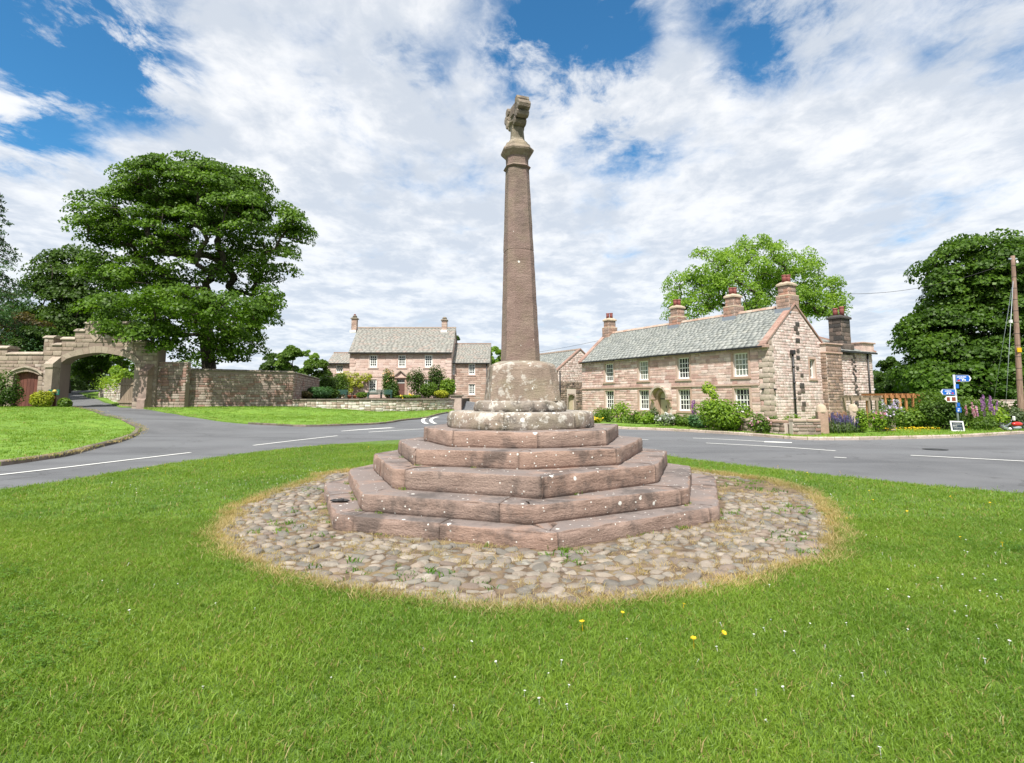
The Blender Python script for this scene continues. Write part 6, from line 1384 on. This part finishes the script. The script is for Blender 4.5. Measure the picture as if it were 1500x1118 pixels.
def spires(name, label, cat, c, n, spread, h, lm, pm, group=None, head=.4, w_=.035, leafn=120, ls=.12, leafh=.5):
    c = Vector(c); t_ = thing(name, label, cat, c, 0, group); P, Nn, SP = [], [], MB(); FP, FN = [], []
    for k in range(n):
        x, y = rng.normal(size=2) * spread * .5; hh = h * rng.uniform(.75, 1.15); tx, ty = x + rng.normal() * .08 * h + x * .3, y + rng.normal() * .06 * h; SP.tube([(x, y, -.02), ((x + tx) / 2, (y + ty) / 2, hh * .5), (tx, ty, hh)], [.012, .009, .004], 4, False)
        m_ = int(26 * head / .4) + 6
        for j in range(m_): f = j / m_; a = rng.uniform(0, 6.28); z = hh * (1 - head) + hh * head * f; q = (x + (tx - x) * z / hh, y + (ty - y) * z / hh); rr = w_ * (1.25 - f); FP.append((q[0] + math.cos(a) * rr, q[1] + math.sin(a) * rr, z)); FN.append((math.cos(a), math.sin(a), -.3))
    SP.build('stem', L_mid, t_); q, d = insphere(leafn, .2); Pl = q * np.array((spread, spread, h * leafh * .5)) + (0, 0, h * leafh * .5); Pl[:, 2] = np.maximum(Pl[:, 2], .02); v, f = leaves(Pl, d + (0, 0, .5), ls, .7); leafmesh('foliage', [v], [f], lm, t_)
    v, f = leaves(np.array(FP), np.array(FN) + rng.normal(size=(len(FN), 3)) * .3, w_ * 1.9, 1.5); tag(leafmesh('blossom', [v], [f], pm, t_), kind='stuff'); return t_
def gz(x, y): return tz(x, y) + .08
def foot(px, Yd): p = at(px, 600, Yd); return (p.x, Yd, gz(p.x, Yd))
# --- border in front of the long house, from the cross to the gateposts
bl = [  # px, Y, rx(px), height(px), leaf, label, petals, n
    (862, 37, 12, 9, L_lime, 'low pale leafy plant half hidden by the lichened steps', P_white, 26), (879, 36, 10, 14, L_mid, 'dense dark bush at the far end of the border', None, 0), (872, 33.5, 9, 6, L_yel, 'yellow flowering mound right of the lichened steps', P_yel, 40), (891, 34.5, 11, 15, L_mid, 'leafy shrub below the first lower window', None, 0),
    (908, 33.5, 13, 22, L_lime, 'tall arching bright green shrub right of the first lower window', None, 0), (925, 32.5, 14, 14, L_mid, 'rounded green border plant below the second lower window', P_pink, 8), (945, 31.5, 13, 14, L_lime, 'yellowish green border plant left of the white flowers', None, 0),
    (958, 32, 9, 16, L_grey, 'feathery grey green plant left of the arched door', None, 0), (974, 29.6, 13, 13, L_grey, 'clump of big white flowers in front of the arched door', P_white, 90), (990, 30, 12, 12, L_mid, 'dark leafy plant right of the white flowers', None, 0), (1006, 29, 13, 12, L_mid, 'low leafy plant under the third lower window', P_purple, 5), (1025, 27.5, 15, 15, L_iris, 'spiky green plant left of the round lime green bush', None, 0)]
for px, Yd, rp, hp, lm, lab, pm, n in bl:
    k = Yd / FPX; shrub('border_plant', lab, 'shrub', foot(px, Yd), (rp * k * 1.15, rp * k, hp * k * .72), 700, .11, lm, 'plants in the border before the long house', 5, pm, n, .075, .3)
Yd = 25.6; k = Yd / FPX
shrub('round_bush', 'large round lime green bush against the long house wall by the right lower window', 'bush', foot(1062, Yd), (40 * k, 30 * k, 23 * k), 3200, .12, L_lime, None, 14, None, 0, .05, .45)
t_ = shrub('climbing_plant', 'lime green climber growing up the house wall right of the arched door', 'climber', tuple(Vector(foot(1040, 30.6))), (.35, .25, .8), 260, .13, L_lime, None, 3)
V, F_ = [], []
for px, py, rp, n in ((1042, 572, 9, 170), (1036, 566, 8, 120), (1047, 580, 6, 90), (1045, 590, 6, 80), (1033, 572, 5, 50)):
    c = np.array(at(px, py, 30.9 + (1042 - px) * .04)) - np.array(t_.location); q, d = insphere(n, .1); v, f = leaves(c + q * rp * 30.9 / FPX * np.array((1, .5, 1)), d + (0, -.5, .4), .13); V.append(v); F_.append(f)
leafmesh('foliage', V, F_, L_lime, t_)
spires('foxglove', 'purple flower spires left of the round lime green bush', 'flower', foot(1017, 28.2), 4, .3, 1.35, L_mid, P_purple, None, .5, .04)
for px, Yd, rp, hp, lab, lm, n in ((1112, 23.6, 15, 24, 'pink rose bush growing over the garden wall at the near house corner', L_mid, 16), (1133, 24.2, 10, 20, 'thin leafy bush between the two pink rose bushes', L_mid, 0), (1180, 23.2, 15, 17, 'pink rose bush beside the left domed gatepost', L_dark, 10), (1160, 25.5, 16, 20, 'yellowish green bush below the black downpipe', L_lime, 3), (1192, 25.5, 9, 17, 'small green bush just behind the left domed gatepost', L_mid, 0),
        (1283, 24.6, 14, 26, 'pink rose bush right of the picket gate', L_lime, 12), (1297, 25, 13, 30, 'tall rose bush covered in lilac flowers by the pergolas', L_mid, 14), (1262, 24, 8, 30, 'tall climbing rose over the right domed gatepost', L_lime, 3)):
    k = Yd / FPX; shrub('rose_bush', lab, 'rose bush', foot(px, Yd), (rp * k, rp * k * .8, hp * k * .62), 900, .085, lm, 'rose bushes along the roadside garden', 7, P_lilac if 'lilac' in lab else P_pink if n else None, n, .075, .25)
for px, Yd, sp_, lab, lm, pm, h in ((1222, 23.7, .42, 'lavender clump in front of the picket gate', L_grey, P_lav, .8), (1238, 24.0, .35, 'second lavender clump further right before the picket gate', L_grey, P_lav, .7), (1251, 24.2, .25, 'low dark purple flowering plant beside the lavender', L_dark, P_lav, .4)):
    spires('lavender', lab, 'lavender', foot(px, Yd), 46, sp_, h, lm, pm, 'lavender before the picket gate', .35, .018, 420, .09, .7)
shrub('hanging_flowers', 'white and lilac flowers on the wall below the orange pergola', 'flower', foot(1300, 28.5), (.75, .35, .75), 500, .09, L_grey, None, 5, P_lilac, 60, .09)
shrub('hanging_flowers', 'white flowers under the right half of the orange pergola', 'flower', foot(1311, 28.8), (.35, .3, .75), 260, .09, L_grey, None, 4, P_white, 30, .09)
for px, Yd, rp, hp, lab, lm in ((1330, 27, 20, 26, 'mid green shrub below the orange pergola', L_mid), (1352, 27.5, 22, 30, 'shrub at the right end of the orange pergola', L_mid), (1383, 26.5, 27, 42, 'big dark glossy shrub behind the fingerpost', L_dark), (1412, 27.5, 22, 42, 'broad leafy shrub right of the fingerpost', L_mid), (1366, 30, 20, 46, 'tall hedge shrub behind the orange pergola end', L_mid),
        (1436, 27, 14, 22, 'shrub below the foxgloves', L_mid), (1458, 28.2, 15, 26, 'yellowish shrub left of the motorbike', L_lime), (1486, 28.5, 15, 24, 'shrub with pale flower heads behind the telegraph pole', L_grey), (1450, 31, 22, 34, 'dark hedge shrub under the right sycamore', L_dark), (1345, 33, 24, 40, 'dark shrub behind the orange pergola', L_dark), (1500, 30, 16, 34, 'hedge shrub at the right edge behind the pole', L_mid)):
    k = Yd / FPX; shrub('garden_shrub', lab, 'shrub', foot(px, Yd), (rp * k * 1.1, rp * k, hp * k * .60), 2000, .12, lm, 'shrubs along the right hand garden', 8, None, 0, .05, .25, lump=10)
for px, lab, h in ((1428, 'left pink foxglove spires', 1.15), (1443, 'tall pink foxglove spires in the middle', 1.5), (1452, 'right purple foxglove spires by the yellowish shrub', 1.4)): spires('foxglove', lab + ' in front of the dark tree', 'foxglove', foot(px, 25.7), 4, .3, h, L_mid, P_purple if h != 1.15 else P_pink, 'foxgloves on the right verge', .4, .038)
hw_ = thing('field_wall', 'half hidden stone wall behind the foxgloves under the right tree', 'wall', (0, 0, 0)); a, b = at(1425, 590, 33), at(1540, 590, 31)
M = frame((a.x, a.y, 0), (b.x - a.x, b.y - a.y, 0), (0, -1, 0)); o = MB().box(0, 6, 0, .4, -.2, 1.45, M).build('wall', M_wmort, hw_); s_ = Stones(); s_.course(M, lambda x, z: True, 0, 6, .0, 1.5, (.12, .2), (.2, .5), (.02, .05)); s_.build(o, M_gable, 0)
# --- planting on the terrace
def tfoot(px, Yd): p = at(px, 585, Yd); return (p.x, Yd, tg_z(Yd))
for px, Yd, rp, hp, lab, lm, pm, n, ls in ((441, 44.5, 16, 13, 'bronze and orange leaved plant at the left end of the terrace', L_bronze, P_yel, 6, .16), (466, 47, 20, 18, 'clump of strap leaved iris on the terrace', L_iris, None, 0, .22), (484, 50, 14, 15, 'fresh green shrub beside the iris clump', L_mid, None, 0, .15), (478, 57, 18, 34, 'dark shrub below the small wing window', L_dark, None, 0, .16), (498, 61, 14, 34, 'dark bush left of the brown garden door', L_mid, None, 0, .16),
        (567, 63.6, 9, 40, 'pale climbing rose right of the left lower window', L_mid, P_cream, 26, .14), (575, 63, 10, 26, 'dark leafy shrub left of the brown front door', L_dark, None, 0, .15), (610, 63, 16, 42, 'large dark green shrub right of the brown front door', L_dark, None, 0, .16), (640, 63.4, 15, 46, 'dark climber by the right lower window', L_dark, None, 0, .16), (628, 62, 12, 22, 'leafy shrub below the right lower window', L_mid, None, 0, .15), (655, 60, 12, 28, 'light green bush at the right corner of the house', L_lime, None, 0, .16), (647, 57, 10, 12, 'low bright lime bush beside the terrace pier', L_yel, None, 0, .14), (530, 63, 10, 8, 'low plant under the left lower window', L_mid, None, 0, .14), (597, 58, 20, 5, 'low row of green plants behind the coping', L_mid, P_yel, 8, .13)):
    k = Yd / FPX; shrub('terrace_shrub', lab, 'shrub', tfoot(px, Yd), (rp * k, min(rp * k, .75), hp * k * .55), 2600, ls, lm, 'shrubs on the terrace garden', 6, pm, n, .16, .15, .35 if lm is L_iris else 1.0, lump=11)
t_ = thing('yellow_climber', 'bright yellow green climber trained over the garden door and house corner', 'climber', tfoot(517, 64.3)); V, F_ = [], []; o = np.array(t_.location)
for px, py, rp, n in ((508, 553, 12, 420), (517, 562, 8, 300), (500, 552, 8, 160), (526, 556, 7, 150), (536, 553, 9, 200), (522, 549, 5, 90), (512, 572, 6, 120), (528, 565, 5, 90), (541, 551, 5, 90)):
    c = np.array(at(px, py, 64.4)) - o; q, d = insphere(n, .1); v, f = leaves(c + q * rp * 64 / FPX * np.array((1, .35, .8)), d + (0, -.6, .5), .17); V.append(v); F_.append(f)
leafmesh('foliage', V, F_, L_yel, t_); mb = MB(); mb.tube([(0, 0, -.1), (.1, 0, 1.2), (-.5, .1, 2.2), (-1.0, .1, 2.4)], [.05, .045, .03, .02], 5); mb.tube([(.1, 0, 1.2), (.9, .1, 2.2), (1.7, .1, 2.3)], [.04, .03, .015], 5); mb.build('stem', M_bark, t_)
# --- plants by the gateway
for px, Yd, rp, hp, lab, lm in ((4, 34.8, 21, 50, 'dense dark evergreen bush left of the small red door', L_dark), (60, 35.4, 15, 23, 'yellow green shrub between the red door and the green sign', L_yel), (94, 35.8, 9, 13, 'small two tone shrub at the left foot of the arch', L_mid)):
    k = Yd / FPX; p = at(px, 598, Yd); shrub('gateway_shrub', lab, 'shrub', (p.x, Yd, tz(p.x, Yd) + .05), (rp * k, rp * k * .8, hp * k * .56), 1800, .13, lm, 'shrubs at the foot of the gateway', 7, None, 0, .05, .4)
V, F_ = [], []; t_ = thing('wall_ivy', 'bright green plants spilling over the rubble wall along the drive', 'climber', (-33.4, 45.6, 2.7))
n = 1600; tt_ = rng.uniform(0, 1, n); P = np.array((5.0, -5.4, 0)) * (1 - tt_)[:, None] + np.array((-5.0, 5.4, 0)) * tt_[:, None] + rng.normal(size=(n, 3)) * (.25, .3, .32) + (.2, 0, .15); v, f = leaves(P, rng.normal(size=(n, 3)) + (0, -.5, 1), .17); leafmesh('foliage', [v], [f], L_lime, t_)
# --- distant woodland behind everything
def wood(px0, px1, Yd, h, n, zb, lm):
    a, b = at(px0, 583, Yd), at(px1, 583, Yd); t = rng.uniform(0, 1, n); x = a.x + (b.x - a.x) * t; hh = h * (.55 + .45 * np.array([noise.noise((q * .11, Yd, 1)) for q in x]) + .2 * np.array([noise.noise((q * .5, Yd, 2)) for q in x]))
    P = np.stack([x, Yd + rng.normal(size=n) * 2.5, zb + hh * rng.uniform(0, 1, n) ** .6], 1); return leaves(P, rng.normal(size=(n, 3)) + (0, -.4, .7), .6)
W = [wood(-700, 300, 92, 11, 9000, 2, 0), wood(300, 800, 120, 7, 5000, 1.5, 0), wood(800, 1250, 110, 6, 4000, .5, 0), wood(1240, 2300, 75, 9, 9000, 0, 0)]
tag(leafmesh('distant_wood', [w_[0] for w_ in W], [w_[1] for w_ in W], L_dark, None), 'far off mass of dark woodland beyond the village', 'woodland', kind='stuff')

# ------------------------------------------------------------ grass, daisies, weeds: instanced tufts
PROTO = {}
def tuft(n, h, spread, wd, mat_, name, lean=.5, seed=0):
    r_ = np.random.default_rng(seed); V, F_ = [], []
    for k in range(n):
        a = r_.uniform(0, 6.28); x, y = r_.normal(size=2) * spread * .5; hh = h * r_.uniform(.55, 1.2); d = r_.normal(size=2) * lean * hh; w_ = wd * r_.uniform(.7, 1.2); c, s = math.cos(a) * w_ / 2, math.sin(a) * w_ / 2; o = len(V)
        V += [(x - c, y - s, -.01), (x + c, y + s, -.01), (x + d[0] * .35 + c * .8, y + d[1] * .35 + s * .8, hh * .55), (x + d[0] * .35 - c * .8, y + d[1] * .35 - s * .8, hh * .55), (x + d[0], y + d[1], hh)]
        F_ += [(o, o + 1, o + 2), (o, o + 2, o + 3), (o + 3, o + 2, o + 4)]
    me = bpy.data.meshes.new(name); me.from_pydata(V, [], F_); me.materials.append(mat_); return bpy.data.objects.new(name, me)
def flowerhead(name, mat_, r, petals, h, center=None):
    mb = MB()
    for k in range(petals):
        a = 2 * math.pi * k / petals; b = .9 * math.pi / petals; mb.add([(0, 0, h), (r * math.cos(a - b), r * math.sin(a - b), h + r * .35), (r * 1.1 * math.cos(a), r * 1.1 * math.sin(a), h + r * .4), (r * math.cos(a + b), r * math.sin(a + b), h + r * .35)], [(0, 1, 2, 3)])
    mb.bar((0, 0, 0), (0, 0, h), .002); me = mb.mesh(name); me.materials.append(mat_); return bpy.data.objects.new(name, me)
def scatter(name, pts, protos, scl=(.8, 1.25), tilt=.12, label=None, cat=None):
    """one object: tufts stood on points by geometry nodes"""
    pc = bpy.data.collections.new('kit_' + name)
    for o in protos: pc.objects.link(o)
    n = len(pts); me = bpy.data.meshes.new(name); me.vertices.add(n); me.vertices.foreach_set('co', np.asarray(pts, np.float32).ravel())
    at_ = me.attributes.new('rot', 'FLOAT_VECTOR', 'POINT'); rv_ = np.stack([rng.normal(size=n) * tilt, rng.normal(size=n) * tilt, rng.uniform(0, 6.28, n)], 1).astype(np.float32); at_.data.foreach_set('vector', rv_.ravel())
    as_ = me.attributes.new('scl', 'FLOAT', 'POINT'); as_.data.foreach_set('value', rng.uniform(*scl, n).astype(np.float32))
    ai = me.attributes.new('idx', 'INT', 'POINT'); ai.data.foreach_set('value', rng.integers(0, len(protos), n).astype(np.int32))
    o = link(name, me); g = bpy.data.node_groups.new('scatter_' + name, 'GeometryNodeTree'); g.interface.new_socket('Geometry', in_out='INPUT', socket_type='NodeSocketGeometry'); g.interface.new_socket('Geometry', in_out='OUTPUT', socket_type='NodeSocketGeometry')
    nd = lambda t, **p: [setattr(x, k, v) for x in [g.nodes.new(t)] for k, v in p.items()] and None or g.nodes[-1]
    gi, go, ip, ci = g.nodes.new('NodeGroupInput'), g.nodes.new('NodeGroupOutput'), g.nodes.new('GeometryNodeInstanceOnPoints'), g.nodes.new('GeometryNodeCollectionInfo')
    ci.inputs['Collection'].default_value = pc; ci.inputs['Separate Children'].default_value = True; ci.inputs['Reset Children'].default_value = True
    m2p = g.nodes.new('GeometryNodeMeshToPoints'); g.links.new(gi.outputs[0], m2p.inputs[0])
    for nm, ty, sk in (('rot', 'FLOAT_VECTOR', 'Rotation'), ('scl', 'FLOAT', 'Scale'), ('idx', 'INT', 'Instance Index')):
        na_ = g.nodes.new('GeometryNodeInputNamedAttribute'); na_.data_type = ty; na_.inputs['Name'].default_value = nm
        g.links.new(next(s for s in na_.outputs if s.enabled and s.name == 'Attribute'), ip.inputs[sk])
    ip.inputs['Pick Instance'].default_value = True
    g.links.new(m2p.outputs[0], ip.inputs['Points']); g.links.new(ci.outputs[0], ip.inputs['Instance']); g.links.new(ip.outputs[0], go.inputs[0])
    md = o.modifiers.new('scatter', 'NODES'); md.node_group = g; return tag(o, label, cat, kind='stuff')
def infield(n, x0, x1, y0, y1, poly, holes=(), wedge=True):
    p = np.stack([rng.uniform(x0, x1, n), rng.uniform(y0, y1, n)], 1)
    if wedge: p = p[np.abs(p[:, 0]) < p[:, 1] * .98 + 3.2]
    p = p[inpoly(p, poly)]
    for h in holes: p = p[~inpoly(p, h)]
    return p
lawn_ = [tuft(18, .028, .075, .0046, G_lawn, 'tuft', .9, k) for k in range(7)]
lawn2 = [tuft(15, .034, .13, .008, G_lawn, 'tuft', .75, 20 + k) for k in range(5)]
far_ = [tuft(14, .06, .30, .022, G_far, 'tuft', .5, 40 + k) for k in range(5)]
def withz(p, dz): return np.concatenate([p, (tz_np(p) + dz)[:, None]], 1)
pn = infield(112000, -9, 9, 1.0, 7.2, cg, [ap]); pm_ = infield(56000, -14, 14, 7.0, 18.5, cg, [ap], True)
scatter('lawn_grass', np.concatenate([withz(pn, .045)]), lawn_, (.6, 1.35)); scatter('lawn_grass', withz(pm_, .045), lawn2, (.6, 1.3))
fl_ = [infield(12000, -40, -10, 12, 37, lg), infield(9000, -25, -4, 25, 50, bg_), infield(7000, 3, 34, 15, 30, rv), infield(1500, -42, -22, 38, 60, vg, (), False)]
scatter('mown_grass', np.concatenate([withz(fl_[0], .10), withz(fl_[1], .07), withz(fl_[2], .09), withz(fl_[3], .06)]), far_, (.5, 1.0))
# dry straw fringe round the cobbles and grass in the joints
APN = np.array(ap); seg = []
for i in range(len(APN)):
    a, b = APN[i], APN[(i + 1) % len(APN)]; n = max(1, int(np.linalg.norm(b - a) * 185)); t = rng.uniform(0, 1, (n, 1)); q = a + (b - a) * t; c = np.array(CC); d = (q - c) / np.linalg.norm(q - c, axis=1, keepdims=True); q = q + d * (rng.normal(size=(n, 1)) * .07 + .0 + .10 * np.array([[noise.noise((x * 1.3, y * 1.3, 9))] for x, y in q])); seg.append(q)
fr_ = np.concatenate(seg); dry_ = [tuft(14, .06, .09, .0055, G_dry, 'tuft', .7, 60 + k) for k in range(5)]
scatter('dry_grass', withz(fr_, .03), dry_, (.5, 1.15))
jn = infield(11000, -5, 5.5, 4, 13.5, ap); jn = jn[[outside_oct(p, .02) for p in jn]]; cl_ = np.array([noise.noise((x * 1.1, y * 1.1, 4)) for x, y in jn]); jd = jn[(cl_ > -.06)]; jg = jn[cl_ < -.22]
scatter('joint_grass', withz(jd, .025), [tuft(10, .045, .08, .005, G_dry, 'tuft', .9, 80 + k) for k in range(4)], (.5, 1.2))
wd_ = [tuft(12, .05, .08, .012, G_weed, 'weed', .8, 90 + k) for k in range(4)]
scatter('joint_weeds', withz(jg[:: 3], .03), wd_, (.4, 1.2))
# weeds at the foot of the steps and along the kerbs
ed = []
for poly, z, n in ((POLY[1], .03, 90), (POLY[2], .21, 26), (POLY[3], .425, 14), (POLY[4], .68, 8)):
    for k in range(n):
        i = rng.integers(0, 8); t = rng.uniform(); p = np.array(poly[i]) * (1 - t) + np.array(poly[(i + 1) % 8]) * t; d = (p - cc) / np.linalg.norm(p - cc)
        if noise.noise((p[0] * 1.6, p[1] * 1.6, 7 + z)) > -.05: ed += [(*(p + d * rng.uniform(.0, .035) + rng.normal(size=2) * .02), z) for _ in range(3)]
scatter('step_weeds', np.array(ed[::2]), wd_, (.3, .95)); scatter('step_straw', np.array(ed[1::2]), [tuft(8, .05, .05, .005, G_dry, 'tuft', .8, 120 + k) for k in range(3)], (.4, 1.1))
kt = []
for L_, n in ((lgl, 210), (bgl, 70), (rvl, 120)):
    for k in range(n): i = rng.integers(0, len(L_) - 1); t = rng.uniform(); x, y = np.array(L_[i]) * (1 - t) + np.array(L_[i + 1]) * t; kt.append((x + rng.normal() * .05, y + .2 + rng.normal() * .1, tz(x, y) + .1))
scatter('kerb_straw', np.array(kt), [tuft(14, .06, .22, .012, G_dry, 'tuft', .9, 140 + k) for k in range(3)], (.4, 1.0))
# clover and broad leaves patches in the lawn
cv = infield(9000, -7, 7, 2.0, 8, cg, [ap]); cv = cv[[noise.noise((x * .9, y * .9, 12)) > .30 for x, y in cv]]
def clover(seed):
    r_ = np.random.default_rng(seed); mb = MB()
    for k in range(7):
        x, y = r_.normal(size=2) * .03; z = r_.uniform(.03, .055)
        for j in range(3):
            a = j * 2.09 + r_.uniform(0, 2); c, s = math.cos(a), math.sin(a); l = .010; mb.add([(x, y, z), (x + l * (c * .6 - s * .5), y + l * (s * .6 + c * .5), z + .003), (x + l * c * 1.15, y + l * s * 1.15, z), (x + l * (c * .6 + s * .5), y + l * (s * .6 - c * .5), z + .003)], [(0, 1, 2, 3)])
    me = mb.mesh('clover'); me.materials.append(G_weed); return bpy.data.objects.new('clover', me)
scatter('clover', withz(cv, .045), [clover(k) for k in range(4)], (.7, 1.4))
dz_ = []
for x, y, n, s in [(1.35, 3.35, 14, .35), (1.9, 3.7, 8, .3), (-.1, 3.3, 9, .4), (4.0, 4.2, 60, .55), (3.4, 3.5, 16, .5), (4.8, 5.0, 20, .6), (-4.0, 10.3, 60, .9), (-3.4, 11.6, 50, .8), (-6, 9.5, 30, .9), (4.9, 9.4, 25, .8), (6, 6, 16, 1), (-3, 4.2, 8, .8), (0.5, 3.0, 6, .6)]: dz_.append(rng.normal(size=(n, 2)) * s + (x, y))
dzp = np.concatenate(dz_ + [infield(60, -9, 9, 3, 14, cg, [ap])]); dzp = dzp[inpoly(dzp, cg) & ~inpoly(dzp, ap)]
scatter('daisies', withz(dzp, .04), [flowerhead('daisy', P_white, .0075, 7, .042), flowerhead('daisy', P_white, .006, 6, .036)], (.8, 1.25), .25)
bp = bpy.data.meshes.new('buttercup'); _b = flowerhead('buttercup', P_yel, .0125, 5, .055); bp = _b.data
bc = [gp(*p) for p in ((911, 917), (854, 938), (1000, 905), (1053, 947), (1017, 962), (1275, 727), (1280, 742), (1185, 700), (1232, 697), (1140, 690), (1398, 737), (1452, 747), (240, 687), (333, 681), (242, 699), (335, 683), (215, 694), (300, 686), (420, 662), (470, 660), (1330, 760), (1000, 690), (1470, 812), (1410, 800), (540, 660), (1240, 770))]
for p in bc: o = tag(link('buttercup', bp), 'small yellow buttercup flower standing in the short green lawn', 'buttercup', 'buttercups in the lawn'); o.location = (p.x, p.y, tz(p.x, p.y) + .04); o.rotation_euler = (random.gauss(0, .25), random.gauss(0, .25), random.uniform(0, 6)); s = random.uniform(.9, 1.4); o.scale = (s, s, s)
yv = np.concatenate([rng.normal(size=(n, 2)) * (.5, .25) + tuple(gp(px, py)[:2]) for px, py, n in ((1345, 634.5, 60), (1318, 636, 25), (1372, 631, 26), (1460, 633, 14))]); scatter('verge_buttercups', withz(yv, .1), [flowerhead('verge_buttercup', P_yel, .03, 5, .12)], (.8, 1.4), .2)
